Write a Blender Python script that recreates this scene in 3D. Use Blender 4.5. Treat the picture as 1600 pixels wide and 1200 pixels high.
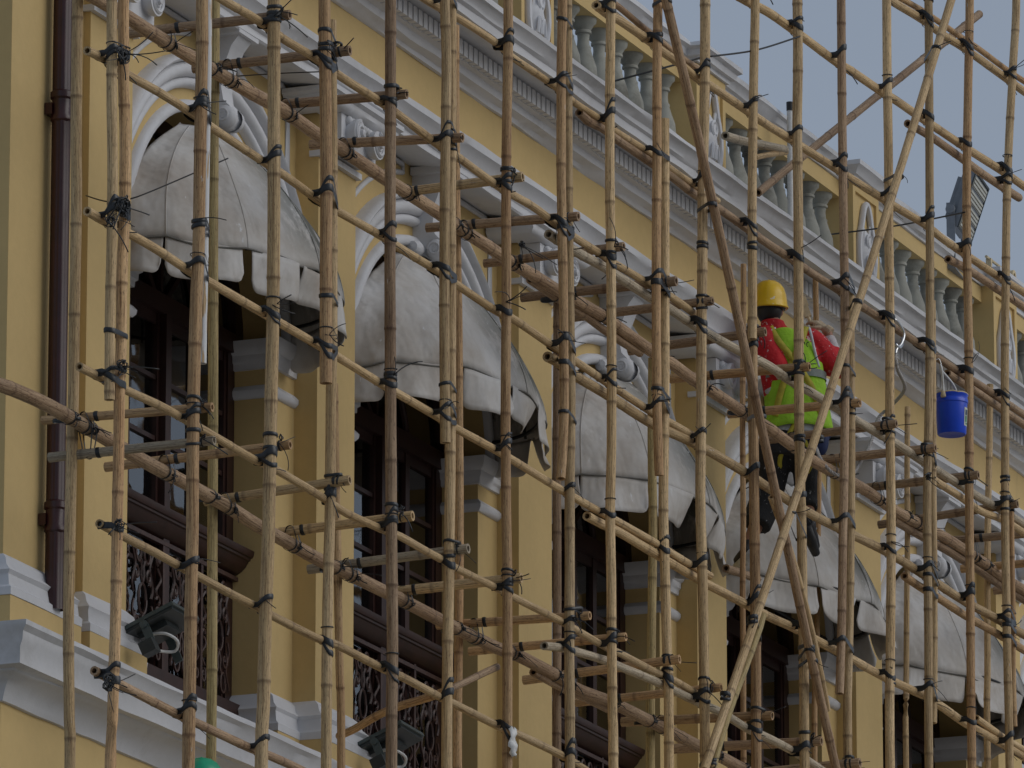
import bpy, bmesh, math, random
import numpy as np
from mathutils import Vector, Matrix, noise
R_ = random.Random(7)
scene = bpy.context.scene
for o in list(bpy.data.objects): bpy.data.objects.remove(o)
col = scene.collection

# ------------------------------------------------------------------ camera, world, sun, exposure
PITCH = math.radians(14.1174); AZ = math.radians(22.0035)
cam_d = bpy.data.cameras.new('camera'); cam = bpy.data.objects.new('camera', cam_d); col.objects.link(cam)
F_ = Vector((math.cos(AZ)*math.cos(PITCH), math.sin(AZ)*math.cos(PITCH), math.sin(PITCH)))
cam.location = (0, -16.1, 1.6)
cam.rotation_euler = F_.to_track_quat('-Z', 'Y').to_euler()
cam_d.sensor_width = 36; cam_d.lens = 11630/1600*36
cam_d.clip_start = .5; cam_d.clip_end = 3000
scene.camera = cam
scene.render.resolution_x = 1024; scene.render.resolution_y = 768

SUN_EL, SUN_AZ = 32, 283          # azimuth measured from +X towards +Y
world = bpy.data.worlds.new('World'); scene.world = world; world.use_nodes = True
wn = world.node_tree; wn.nodes.clear()
sky = wn.nodes.new('ShaderNodeTexSky'); sky.sky_type = 'NISHITA'; sky.sun_disc = False
sky.sun_elevation = math.radians(SUN_EL); sky.sun_rotation = math.radians(90-SUN_AZ)
sky.air_density = 1.0; sky.dust_density = 2.0; sky.ozone_density = 2.0
# overcast: an even cloud layer laid over the clear sky
cl = wn.nodes.new('ShaderNodeMixRGB'); cl.inputs[0].default_value = .72
cn = wn.nodes.new('ShaderNodeTexNoise'); cn.inputs['Scale'].default_value = 2.6; cn.inputs['Detail'].default_value = 4
ct = wn.nodes.new('ShaderNodeTexCoord')
cr = wn.nodes.new('ShaderNodeValToRGB')
cr.color_ramp.elements[0].position = .3; cr.color_ramp.elements[0].color = (3.5, 4.05, 4.95, 1)
cr.color_ramp.elements[1].position = .7; cr.color_ramp.elements[1].color = (4.1, 4.65, 5.5, 1)
bg = wn.nodes.new('ShaderNodeBackground'); bg.inputs[1].default_value = .10
wo = wn.nodes.new('ShaderNodeOutputWorld')
wn.links.new(ct.outputs['Generated'], cn.inputs['Vector'])
wn.links.new(cn.outputs[0], cr.inputs[0]); wn.links.new(sky.outputs[0], cl.inputs[1]); wn.links.new(cr.outputs[0], cl.inputs[2])
wn.links.new(cl.outputs[0], bg.inputs[0]); wn.links.new(bg.outputs[0], wo.inputs[0])
sd = bpy.data.lights.new('sun', 'SUN'); sun = bpy.data.objects.new('sun', sd); col.objects.link(sun)
sd.energy = 1.1; sd.angle = math.radians(50); sd.color = (1, .985, .96)
sv = Vector((math.cos(math.radians(SUN_AZ))*math.cos(math.radians(SUN_EL)), math.sin(math.radians(SUN_AZ))*math.cos(math.radians(SUN_EL)), math.sin(math.radians(SUN_EL))))
sun.rotation_euler = sv.to_track_quat('Z', 'Y').to_euler(); sun.location = (30, -30, 40)
scene.view_settings.view_transform = 'Standard'; scene.view_settings.look = 'None'
scene.view_settings.gamma = 1; scene.view_settings.use_curve_mapping = False
scene.view_settings.exposure = -0.33
scene.render.engine = 'CYCLES'
scene.cycles.max_bounces = 6

# ------------------------------------------------------------------ materials
def new_mat(name):
    m = bpy.data.materials.new(name); m.use_nodes = True
    nt = m.node_tree; b = nt.nodes['Principled BSDF']
    return m, nt, b
def N(nt, t, **k):
    n = nt.nodes.new(t)
    for a, v in k.items():
        if a in n.inputs: n.inputs[a].default_value = v
        else: setattr(n, a, v)
    return n
def ramp(nt, src, stops):
    r = nt.nodes.new('ShaderNodeValToRGB'); e = r.color_ramp.elements
    while len(e) < len(stops): e.new(.5)
    for i, (p, c) in enumerate(stops):
        e[i].position = p; e[i].color = (*c, 1) if len(c) == 3 else c
    nt.links.new(src, r.inputs[0]); return r
def noise_tex(nt, vec, scale, detail=4, rough=.55, stretch=None):
    if stretch:
        mp = nt.nodes.new('ShaderNodeMapping'); mp.inputs['Scale'].default_value = stretch
        nt.links.new(vec, mp.inputs[0]); vec = mp.outputs[0]
    n = nt.nodes.new('ShaderNodeTexNoise'); n.inputs['Scale'].default_value = scale
    n.inputs['Detail'].default_value = detail; n.inputs['Roughness'].default_value = rough
    nt.links.new(vec, n.inputs['Vector']); return n.outputs[0]
def mixc(nt, f, a, b, mode='MIX'):
    m = nt.nodes.new('ShaderNodeMixRGB'); m.blend_type = mode
    for i, v in ((0, f), (1, a), (2, b)):
        if isinstance(v, (int, float)): m.inputs[i].default_value = v
        elif isinstance(v, tuple): m.inputs[i].default_value = (*v, 1)
        else: nt.links.new(v, m.inputs[i])
    return m.outputs[0]
def bump(nt, b, h, strength=.3, dist=.01):
    bp = nt.nodes.new('ShaderNodeBump'); bp.inputs['Strength'].default_value = strength; bp.inputs['Distance'].default_value = dist
    nt.links.new(h, bp.inputs['Height']); nt.links.new(bp.outputs[0], b.inputs['Normal'])
def geo_pos(nt):
    return nt.nodes.new('ShaderNodeNewGeometry').outputs['Position']
def plaster(name, c, var=.12, dirt=(.2, .19, .17), damt=.35, rough=.75, streak=True, dthr=.62):
    m, nt, b = new_mat(name); p = geo_pos(nt)
    n1 = noise_tex(nt, p, .9, 5); n2 = noise_tex(nt, p, 14, 6, .65)
    lo = tuple(x*(1-var) for x in c); hi = tuple(min(1, x*(1+var*.6)) for x in c)
    base = ramp(nt, n1, [(.3, lo), (.7, hi)]).outputs[0]
    n3 = noise_tex(nt, p, 1.6, 6, .7, (3, 3, .55) if streak else None)
    dm = ramp(nt, n3, [(dthr, (0, 0, 0)), (dthr+.2, (damt,)*3)]).outputs[0]
    cc = mixc(nt, dm, base, dirt)
    fine = ramp(nt, n2, [(.3, (.9, .9, .9)), (.7, (1, 1, 1))]).outputs[0]
    cc = mixc(nt, .6, cc, fine, 'MULTIPLY')
    nt.links.new(cc, b.inputs['Base Color']); b.inputs['Roughness'].default_value = rough
    bump(nt, b, n2, .35, .006); return m
M = {}
M['yellow'] = plaster('yellow_plaster', (.645, .465, .20), .10, (.40, .29, .14), .5, .8)
M['white'] = plaster('white_plaster', (.66, .665, .685), .10, (.38, .37, .345), .6, .7, False, .56)
M['concrete'] = plaster('weathered_concrete', (.36, .36, .315), .3, (.10, .09, .07), .95, .9, False, .48)
M['asphalt'] = plaster('street_paving', (.30, .29, .27), .15, (.15, .15, .14), .5, .9, False)
M['roof'] = plaster('flat_roof', (.3, .29, .27), .15)
def simple(name, c, rough=.5, metal=0, nz=None, var=.25, sc=20, bmp=0, coat=0):
    m, nt, b = new_mat(name)
    tc = nt.nodes.new('ShaderNodeTexCoord')
    n = noise_tex(nt, tc.outputs['Object'], sc, 5, .6)
    r = ramp(nt, n, [(.3, tuple(x*(1-var) for x in c)), (.7, tuple(min(1, x*(1+var)) for x in c))])
    nt.links.new(r.outputs[0], b.inputs['Base Color'])
    b.inputs['Roughness'].default_value = rough; b.inputs['Metallic'].default_value = metal
    if coat: b.inputs['Coat Weight'].default_value = coat
    if bmp: bump(nt, b, n, bmp, .005)
    return m
M['timber'] = simple('dark_red_brown_timber', (.035, .013, .010), .42, var=.3, sc=9, bmp=.2)
M['iron'] = simple('brown_cast_iron', (.055, .026, .020), .45, var=.4, sc=30)
M['pipe'] = simple('maroon_gloss_paint', (.038, .008, .009), .3, var=.3, sc=12)
M['strap'] = simple('black_nylon_strap', (.013, .015, .017), .38, var=.4, sc=60)
M['dark'] = simple('dark_interior', (.02, .018, .016), .8)  # near-black walls: the darkness of the unlit rooms is painted in
M['darkmetal'] = simple('dark_grey_paint', (.022, .028, .028), .45, var=.2)
M['teal'] = simple('grey_green_lamp_housing', (.06, .08, .078), .4, var=.2)
M['greymetal'] = simple('grey_lamp_housing', (.17, .19, .215), .45, var=.12)
M['led'] = simple('led_lens_strip', (.55, .54, .46), .3, var=.1)
M['ledbase'] = simple('led_module_plate', (.34, .335, .30), .4, var=.1)
M['whiteplastic'] = simple('white_plastic', (.68, .68, .66), .4, var=.12, sc=30)
M['black'] = simple('black_rubber', (.012, .012, .013), .5)
M['rope'] = simple('white_twisted_rope', (.42, .40, .38), .8, var=.4, sc=120)
M['steel'] = simple('bright_steel', (.62, .62, .62), .25, 1.0, var=.1)
M['wire'] = simple('black_tie_wire', (.012, .012, .013), .5)
def bamboo(name, a, b2, dark, speck=.5, white=0.0):
    m, nt, b = new_mat(name)
    uv = nt.nodes.new('ShaderNodeAttribute'); uv.attribute_name = 'pc'
    oi = nt.nodes.new('ShaderNodeObjectInfo')
    ad = nt.nodes.new('ShaderNodeVectorMath'); ad.operation = 'ADD'
    sc = nt.nodes.new('ShaderNodeVectorMath'); sc.operation = 'SCALE'; sc.inputs['Scale'].default_value = 37
    cmb = nt.nodes.new('ShaderNodeCombineXYZ')
    for i in range(3): nt.links.new(oi.outputs['Random'], cmb.inputs[i])
    nt.links.new(cmb.outputs[0], sc.inputs[0]); nt.links.new(uv.outputs['Vector'], ad.inputs[0]); nt.links.new(sc.outputs[0], ad.inputs[1])
    v = ad.outputs[0]
    big = noise_tex(nt, v, 1.0, 3, .5, (1.0, 1.3, 1))
    streak = noise_tex(nt, v, 4.0, 6, .7, (10, 1.0, 10))
    spk = noise_tex(nt, v, 9.0, 6, .75, (4, 3.2, 4))
    c = ramp(nt, big, [(.32, a), (.68, b2)]).outputs[0]
    st = ramp(nt, streak, [(.36, (.40, .33, .28)), (.45, (.78, .74, .70)), (.53, (1, 1, 1)), (.64, (1.22, 1.2, 1.17))]).outputs[0]
    c = mixc(nt, 1.0, c, st, 'MULTIPLY')
    # the whole pole a little lighter or darker than its neighbours
    mr = nt.nodes.new('ShaderNodeMapRange'); mr.inputs['To Min'].default_value = .74; mr.inputs['To Max'].default_value = 1.14
    nt.links.new(oi.outputs['Random'], mr.inputs[0]); c = mixc(nt, 1.0, c, mr.outputs[0], 'MULTIPLY')
    dm = ramp(nt, spk, [(.53, (0, 0, 0)), (.63, (speck,)*3)]).outputs[0]
    c = mixc(nt, dm, c, dark)
    at = nt.nodes.new('ShaderNodeAttribute'); at.attribute_name = 'joint_bore_shade'  # dark rings at the nodes, plus painted shade inside the cut ends
    jr = nt.nodes.new('ShaderNodeMath'); jr.operation = 'MULTIPLY'; jr.inputs[1].default_value = .6; nt.links.new(at.outputs['Fac'], jr.inputs[0])
    c = mixc(nt, jr.outputs[0], c, dark)
    if white:
        wm = ramp(nt, noise_tex(nt, v, 2.2, 5, .6, (1.5, .9, 1.5)), [(1-white-.04, (0, 0, 0)), (1-white, (1, 1, 1))]).outputs[0]
        c = mixc(nt, wm, c, (.66, .66, .66))
    else:
        wm = ramp(nt, noise_tex(nt, v, 6, 5, .6, (2.6, 1.2, 2.6)), [(.715, (0, 0, 0)), (.73, (.8, .8, .8))]).outputs[0]
        c = mixc(nt, wm, c, (.6, .6, .58))
    nt.links.new(c, b.inputs['Base Color'])
    b.inputs['Roughness'].default_value = .6
    b.inputs['Specular IOR Level'].default_value = .25
    bump(nt, b, streak, .4, .004)
    return m
M['bamboo_tan'] = bamboo('bamboo_tan', (.55, .385, .195), (.68, .50, .28), (.12, .075, .045), .75)
M['bamboo_red'] = bamboo('bamboo_orange_brown', (.50, .30, .145), (.63, .425, .225), (.11, .055, .032), .8)
M['bamboo_brown'] = bamboo('bamboo_weathered_brown', (.34, .225, .135), (.49, .345, .215), (.08, .042, .027), .85)
M['bamboo_grey'] = bamboo('bamboo_silver_grey', (.42, .36, .265), (.54, .455, .33), (.12, .09, .065), .8)
M['bamboo_green'] = bamboo('bamboo_greenish', (.46, .36, .16), (.59, .455, .22), (.12, .085, .042), .7)
M['bamboo_painted'] = bamboo('bamboo_whitewashed', (.47, .33, .18), (.55, .4, .23), (.13, .08, .045), .5, .56)
# awning cloth
def cloth():
    m, nt, b = new_mat('dirty_white_awning_cloth')
    tc = nt.nodes.new('ShaderNodeTexCoord'); p = tc.outputs['Object']
    w = geo_pos(nt)
    n1 = noise_tex(nt, w, 2.2, 6, .6); n2 = noise_tex(nt, w, 5.5, 7, .72, (1, 1, .5)); n3 = noise_tex(nt, w, 22, 5, .7, (1, 1, .35))
    c = ramp(nt, n1, [(.3, (.40, .345, .29)), (.47, (.53, .50, .46)), (.66, (.64, .63, .615))]).outputs[0]
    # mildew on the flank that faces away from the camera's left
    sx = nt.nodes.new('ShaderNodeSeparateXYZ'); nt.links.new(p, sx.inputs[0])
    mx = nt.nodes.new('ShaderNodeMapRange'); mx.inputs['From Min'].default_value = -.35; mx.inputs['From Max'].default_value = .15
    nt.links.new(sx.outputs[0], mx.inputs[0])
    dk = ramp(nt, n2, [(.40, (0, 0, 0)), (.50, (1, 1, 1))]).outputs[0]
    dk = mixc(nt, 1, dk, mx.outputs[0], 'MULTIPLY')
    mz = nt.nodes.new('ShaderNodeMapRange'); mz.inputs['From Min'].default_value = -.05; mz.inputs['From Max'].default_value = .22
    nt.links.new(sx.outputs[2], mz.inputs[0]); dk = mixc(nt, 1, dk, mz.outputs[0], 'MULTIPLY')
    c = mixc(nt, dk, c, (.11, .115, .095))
    d2 = ramp(nt, n2, [(.55, (0, 0, 0)), (.75, (.45, .45, .45))]).outputs[0]; c = mixc(nt, d2, c, (.24, .20, .16))
    wp = ramp(nt, n3, [(.67, (0, 0, 0)), (.70, (.8, .8, .8))]).outputs[0]; c = mixc(nt, wp, c, (.70, .71, .73))
    nt.links.new(c, b.inputs['Base Color']); b.inputs['Roughness'].default_value = .6
    wr = noise_tex(nt, w, 2.4, 3, .5, (1.5, 1.5, .8)); bump(nt, b, wr, .75, .09)
    return m
M['cloth'] = cloth()
M['clothseam'] = simple('awning_seam_dark_thread', (.14, .135, .12), .8)  # dark grey cord sewn round the awning rim
# glass
def glass():
    m, nt, b = new_mat('window_glass')
    nt.nodes.remove(b)
    tr = nt.nodes.new('ShaderNodeBsdfTransparent'); tr.inputs[0].default_value = (.88, .93, .92, 1)
    gl = nt.nodes.new('ShaderNodeBsdfGlossy'); gl.inputs['Roughness'].default_value = .03
    fr = nt.nodes.new('ShaderNodeFresnel'); fr.inputs['IOR'].default_value = 3.2
    mx = nt.nodes.new('ShaderNodeMixShader')
    n = noise_tex(nt, geo_pos(nt), 2.2, 2); bp = nt.nodes.new('ShaderNodeBump'); bp.inputs['Strength'].default_value = .12; bp.inputs['Distance'].default_value = .03
    nt.links.new(n, bp.inputs['Height']); nt.links.new(bp.outputs[0], gl.inputs['Normal'])
    nt.links.new(fr.outputs[0], mx.inputs[0]); nt.links.new(tr.outputs[0], mx.inputs[1]); nt.links.new(gl.outputs[0], mx.inputs[2])
    nt.links.new(mx.outputs[0], nt.nodes['Material Output'].inputs[0]); return m
M['glass'] = glass()
M['curtain'] = simple('pale_net_curtain', (.72, .80, .84), .9, var=.35, sc=5)
def splash(name, c, sp, thr, scale=16, rough=.8, var=.15, bmp=.8):
    m, nt, b = new_mat(name); p = nt.nodes.new('ShaderNodeTexCoord').outputs['Object']
    n = noise_tex(nt, p, 6, 4); base = ramp(nt, n, [(.3, tuple(x*(1-var) for x in c)), (.7, tuple(x*(1+var) for x in c))]).outputs[0]
    n2 = noise_tex(nt, p, scale, 6, .7); f = ramp(nt, n2, [(thr, (0, 0, 0)), (thr+.03, (1, 1, 1))]).outputs[0]
    nt.links.new(mixc(nt, f, base, sp), b.inputs['Base Color']); b.inputs['Roughness'].default_value = rough
    bump(nt, b, noise_tex(nt, p, 9, 4), bmp, .03)
    return m
M['shirt'] = splash('red_shirt', (.50, .008, .014), (.62, .45, .45), .60, 26)
M['sleeve'] = splash('paint_crusted_sleeve', (.52, .48, .48), (.2, .05, .05), .66, 14)
M['vest'] = splash('yellow_green_vest', (.34, .62, .03), (.5, .7, .2), .78, 14)
M['reflect'] = simple('grey_reflective_tape', (.16, .19, .17), .35)
M['piping'] = simple('vest_white_piping', (.6, .62, .66), .6)
M['harness'] = simple('yellow_harness_webbing', (.42, .36, .03), .7)
M['trousers'] = splash('black_trousers', (.014, .014, .015), (.4, .4, .4), .64, 30)
M['helmet'] = splash('yellow_helmet', (.80, .50, .012), (.75, .72, .6), .62, 12, .3, .12, .08)
M['helmetgreen'] = simple('green_helmet', (.01, .33, .17), .35, var=.1)
M['skin'] = simple('skin', (.30, .14, .08), .5, var=.08)
M['hair'] = simple('black_hair', (.01, .009, .009), .5)
M['glove'] = simple('cream_work_glove', (.46, .36, .24), .8, var=.2, bmp=.4)
M['shoe'] = simple('black_canvas_shoe', (.014, .014, .016), .6)
M['sole'] = simple('white_shoe_stripe', (.5, .5, .5), .6)
M['navy'] = simple('navy_tool_bag', (.012, .025, .09), .7)
M['bucket'] = splash('blue_bucket_plastic', (.004, .06, .60), (.5, .6, .75), .735, 18, .32, .12, .05)
M['bucketlabel'] = simple('bucket_label_paper', (.55, .58, .5), .6, var=.1)
M['labelgreen'] = simple('label_print_green', (.05, .22, .10), .6)
M['labelblue'] = simple('label_print_dark', (.03, .06, .12), .6)
M['paintrim'] = simple('dried_cream_paint', (.55, .45, .28), .7)

# ------------------------------------------------------------------ helpers
class MB:
    def __init__(s): s.v = []; s.f = []; s.uv = []; s.j = []
    def add(s, verts, faces):
        k = len(s.v); s.v += [tuple(v) for v in verts]; s.f += [tuple(i+k for i in f) for f in faces]; return k
    def box(s, a, b, rot=None, piv=None):
        (x0, y0, z0), (x1, y1, z1) = a, b
        vs = [(x0, y0, z0), (x1, y0, z0), (x1, y1, z0), (x0, y1, z0), (x0, y0, z1), (x1, y0, z1), (x1, y1, z1), (x0, y1, z1)]
        if rot is not None:
            pv = Vector(piv) if piv else Vector(((x0+x1)/2, (y0+y1)/2, (z0+z1)/2))
            vs = [tuple(rot @ (Vector(v)-pv)+pv) for v in vs]
        s.add(vs, [(0, 3, 2, 1), (4, 5, 6, 7), (0, 1, 5, 4), (1, 2, 6, 5), (2, 3, 7, 6), (3, 0, 4, 7)])
    def tube(s, pts, r, n=8, cap=True, closed=False):
        P = [Vector(p) for p in pts]; m = len(P); rr = r if isinstance(r, (list, tuple)) else [r]*m
        rings = []; nrm = None
        for i in range(m):
            if closed: t = (P[(i+1) % m]-P[i-1])
            else: t = P[min(i+1, m-1)]-P[max(i-1, 0)]
            if t.length < 1e-9: t = Vector((0, 0, 1))
            t.normalize()
            if nrm is None:
                nrm = t.orthogonal().normalized()
            else:
                nrm = (nrm-t*nrm.dot(t))
                nrm = nrm.normalized() if nrm.length > 1e-6 else t.orthogonal().normalized()
            b = t.cross(nrm)
            rings.append([tuple(P[i]+(nrm*math.cos(2*math.pi*k/n)+b*math.sin(2*math.pi*k/n))*rr[i]) for k in range(n)])
        vs = [v for rg in rings for v in rg]; fs = []
        for i in range(m if closed else m-1):
            a = i*n; b2 = ((i+1) % m)*n
            for k in range(n): fs.append((a+k, a+(k+1) % n, b2+(k+1) % n, b2+k))
        if cap and not closed: fs.append(tuple(reversed(range(n)))); fs.append(tuple(range((m-1)*n, m*n)))
        s.add(vs, fs)
    def lathe(s, prof, c=(0, 0, 0), n=16, axis='Z', a0=0, a1=2*math.pi):
        full = abs(a1-a0-2*math.pi) < 1e-6; m = n if full else n+1; vs = []
        for (r, z) in prof:
            for k in range(m):
                a = a0+(a1-a0)*k/n; x, y = r*math.cos(a), r*math.sin(a)
                if axis == 'Z': vs.append((c[0]+x, c[1]+y, c[2]+z))
                elif axis == 'Y': vs.append((c[0]+x, c[1]+z, c[2]+y))
                else: vs.append((c[0]+z, c[1]+x, c[2]+y))
        fs = []
        for i in range(len(prof)-1):
            for k in range(n if full else n):
                k2 = (k+1) % m if full else k+1
                fs.append((i*m+k, i*m+k2, (i+1)*m+k2, (i+1)*m+k))
        s.add(vs, fs)
    def build(s, name, m, parent=None, smooth=False, loc=None, auto=None):
        me = bpy.data.meshes.new(name); me.from_pydata(s.v, [], s.f); me.validate()
        bm = bmesh.new(); bm.from_mesh(me); bmesh.ops.recalc_face_normals(bm, faces=bm.faces); bm.to_mesh(me); bm.free()
        me.materials.append(M[m] if isinstance(m, str) else m)
        if smooth: me.shade_smooth()
        if auto is not None:
            me.shade_smooth()
            me.set_sharp_from_angle(angle=math.radians(auto))
        o = bpy.data.objects.new(name, me); col.objects.link(o)
        if parent is not None: o.parent = parent
        if loc is not None: o.location = loc
        return o
def tag(o, label=None, cat=None, group=None, kind=None):
    if label: o['label'] = label
    if cat: o['category'] = cat
    if group: o['group'] = group
    if kind: o['kind'] = kind
    return o
def empty(name, loc, label=None, cat=None, group=None):
    o = bpy.data.objects.new(name, None); o.location = loc; o.empty_display_size = .2; col.objects.link(o)
    return tag(o, label, cat, group)
def copy_tree(o, parent=None):
    c = o.copy(); col.objects.link(c)
    if parent is not None: c.parent = parent
    for ch in list(o.children): copy_tree(ch, c)
    return c
def local(mb, c):
    mb.v = [(v[0]-c[0], v[1]-c[1], v[2]-c[2]) for v in mb.v]
def sweep(mb, prof, path, wob=0.0, seg=.12, capends=True):
    """extrude a profile [(out, z)] along a plan polyline; 'out' points to the right-hand (street) side"""
    P = [Vector((p[0], p[1])) for p in path]
    pts = []; 
    for i in range(len(P)-1):
        L = (P[i+1]-P[i]).length; k = max(1, int(L/seg))
        for j in range(k): pts.append((P[i].lerp(P[i+1], j/k), j == 0))
    pts.append((P[-1], True))
    rings = []
    def nrm(a, b):
        d = (b-a).normalized(); return Vector((d.y, -d.x))
    for i, (p, c) in enumerate(pts):
        a = nrm(pts[i-1][0], p) if i > 0 else None
        b = nrm(p, pts[i+1][0]) if i < len(pts)-1 else None
        if a is None: mit = b
        elif b is None: mit = a
        else:
            mit = (a+b)
            mit = mit/(max(.3, mit.dot(a))) if mit.length > 1e-6 else a
        ring = []
        for q, (o, z) in enumerate(prof):
            w = wob*noise.noise(Vector((p.x*2.3+q*.7, p.y*2.3+q*1.3, z*3.1))) if wob else 0
            w2 = wob*noise.noise(Vector((p.x*3.1+5, p.y*2.7+q*.9, z*2.1))) if wob else 0
            oo = o+(w if o > 0 else 0)
            ring.append((p.x+mit.x*oo, p.y+mit.y*oo, z+w2))
        rings.append(ring)
    n = len(prof); vs = [v for r in rings for v in r]; fs = []
    for i in range(len(rings)-1):
        for k in range(n-1): fs.append((i*n+k, (i+1)*n+k, (i+1)*n+k+1, i*n+k+1))
    if capends: fs.append(tuple(range(n))); fs.append(tuple(reversed(range((len(rings)-1)*n, len(rings)*n))))
    mb.add(vs, fs)
def catmull(P, step):
    P = [Vector(p) for p in P]; out = []; n = len(P)
    for i in range(n-1):
        p0, p1, p2, p3 = P[max(i-1, 0)], P[i], P[i+1], P[min(i+2, n-1)]
        k = max(1, int((p2-p1).length/step))
        for j in range(k):
            t = j/k
            out.append(.5*((2*p1)+(-p0+p2)*t+(2*p0-5*p1+4*p2-p3)*t*t+(-p0+3*p1-3*p2+p3)*t**3))
    out.append(P[-1]); return out

# ------------------------------------------------------------------ sky and ground
mb = MB(); mb.box((-300, -400, -.3), (600, 400, 0)); tag(mb.build('ground', 'asphalt'), kind='structure')
mb = MB(); mb.box((20, -3.2, .004), (60, -.0, .13)); tag(mb.build('pavement', 'concrete'), kind='structure')

# ------------------------------------------------------------------ building
P0 = 3.01; XC = 32.99; NB = 6
def XR(n): return 34.46+P0*n            # right edge of pilaster n
PW = .53; REC = .14
def BC(n): return XR(n)+(P0-PW)/2       # centre of bay n
XE = XR(NB)+1.2
HW = .94; ZS = 11.90; RA = 1.06; ZB = 9.60
bld = empty('building', (XC, 0, 0), 'long yellow colonial building with white mouldings, arched windows and a roof balustrade', 'building')
bl = lambda mb, c: None
def bpart(mb, name, m, **k):
    c = (XC, 0, 0); local(mb, c); return mb.build(name, m, bld, **k)
# wall with arched openings
mb = MB()
for n in range(NB):
    x0, x1, c = XR(n)-.01, XR(n+1)-PW+.01, BC(n)
    zt, zb = 13.7, 9.16
    A = 20
    arc = [(c-RA*math.cos(math.pi*i/A), ZS+RA*math.sin(math.pi*i/A)) for i in range(A+1)]
    def q(xa, za, xb, zb_): mb.add([(xa, REC, za), (xb, REC, za), (xb, REC, zb_), (xa, REC, zb_)], [(0, 1, 2, 3)])
    q(x0, zb, c-HW, ZS); q(c+HW, zb, x1, ZS); q(c-HW, zb, c+HW, ZB)
    q(x0, ZS, c-RA, zt); q(c+RA, ZS, x1, zt)
    for i in range(A):
        (xa, za), (xb, zb2) = arc[i], arc[i+1]
        mb.add([(xa, REC, za), (xb, REC, zb2), (xb, REC, zt), (xa, REC, zt)], [(0, 1, 2, 3)])
    # reveal
    path = [(c-HW, ZB), (c-HW, ZS), (c-RA, ZS)]+arc[1:-1]+[(c+RA, ZS), (c+HW, ZS), (c+HW, ZB)]
    for i in range(len(path)-1):
        (xa, za), (xb, zb2) = path[i], path[i+1]
        mb.add([(xa, REC, za), (xb, REC, zb2), (xb, .62, zb2), (xa, .62, za)], [(0, 1, 2, 3)])
    mb.add([(c-HW, REC, ZB), (c+HW, REC, ZB), (c+HW, .62, ZB), (c-HW, .62, ZB)], [(0, 1, 2, 3)])
bpart(mb, 'wall', 'yellow')
# plain walls: below the ledge, end wall, frieze, rear
mb = MB()
mb.add([(XC, 0, 0), (XE, 0, 0), (XE, 0, 9.4), (XC, 0, 9.4)], [(0, 1, 2, 3)])
mb.add([(XC, 0, 0), (XC, 14, 0), (XC, 14, 14.3), (XC, 0, 14.3)], [(0, 1, 2, 3)])
mb.add([(XC, 14, 0), (XE, 14, 0), (XE, 14, 14.3), (XC, 14, 14.3)], [(0, 1, 2, 3)])
mb.add([(XE, 0, 0), (XE, 14, 0), (XE, 14, 14.3), (XE, 0, 14.3)], [(0, 1, 2, 3)])
mb.add([(XC, 0, 13.58), (XE, 0, 13.58), (XE, 0, 14.3), (XC, 0, 14.3)], [(0, 1, 2, 3)])
bpart(mb, 'lower_wall', 'yellow')
for (a_, b_, y_) in ((XC-.001, 33.74, .001), (33.742, 33.94, .04), (XR(NB)+.002, XE-.01, .0)):
    mb = MB(); mb.box((a_, y_, 9.41), (b_, .3, 13.57)); bpart(mb, 'corner_pier' if y_ != .04 else 'recessed_panel', 'yellow')
mb = MB(); mb.box((XC+.01, .35, 14.20), (XE-.01, 13.9, 14.26)); bpart(mb, 'roof', 'roof')
# floor slab and dark rooms
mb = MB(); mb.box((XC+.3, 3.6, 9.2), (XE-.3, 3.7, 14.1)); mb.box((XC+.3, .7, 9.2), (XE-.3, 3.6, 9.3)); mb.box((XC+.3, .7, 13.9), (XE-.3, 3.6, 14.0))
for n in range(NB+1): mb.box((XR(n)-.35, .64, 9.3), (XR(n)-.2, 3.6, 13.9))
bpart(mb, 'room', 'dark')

prof_ledge = [(-.02, 9.163), (.02, 9.168), (.035, 9.20), (.055, 9.235), (.085, 9.265), (.125, 9.288), (.15, 9.296), (.155, 9.304), (.20, 9.31), (.202, 9.40), (.222, 9.425), (.232, 9.47), (.262, 9.492), (.262, 9.517), (-.02, 9.545)]
path_full = [(XC, 9), (XC, 0), (XE, 0)]
mb = MB(); sweep(mb, prof_ledge, path_full, .008, .13); bpart(mb, 'ledge', 'white', auto=40)
prof_string = [(-.155, 13.445), (.11, 13.402), (.122, 13.41), (.122, 13.452), (.142, 13.462), (.15, 13.50), (.185, 13.545), (.205, 13.56), (.207, 13.60), (-.155, 13.63)]
mb = MB(); sweep(mb, prof_string, path_full, .008, .13); sc_ = bpart(mb, 'string_course', 'white', auto=40)
prof_corn = [(-.02, 14.008), (.02, 14.012), (.035, 14.035), (.085, 14.05), (.10, 14.085), (.135, 14.095), (.135, 14.19), (.19, 14.205), (.365, 14.198), (.375, 14.19), (.378, 14.238), (.40, 14.25), (.405, 14.275), (.435, 14.30), (.455, 14.305), (.457, 14.332), (-.3, 14.345)]
mb = MB(); sweep(mb, prof_corn, path_full, .009, .13); corn = bpart(mb, 'cornice', 'white', auto=40)
# dentils: one small block each, shared mesh
mb = MB(); mb.box((-.027, -.178, 14.098), (.027, -.133, 14.188))
d0 = mb.build('dentil', 'white', corn)
x = 37.0; k = 0
while x < XE-.1 and k < 292:
    if k: d = d0.copy(); col.objects.link(d)
    else: d = d0
    d.parent = corn; d.location = (x-XC, 0, 0); x += .0765; k += 1

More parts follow.
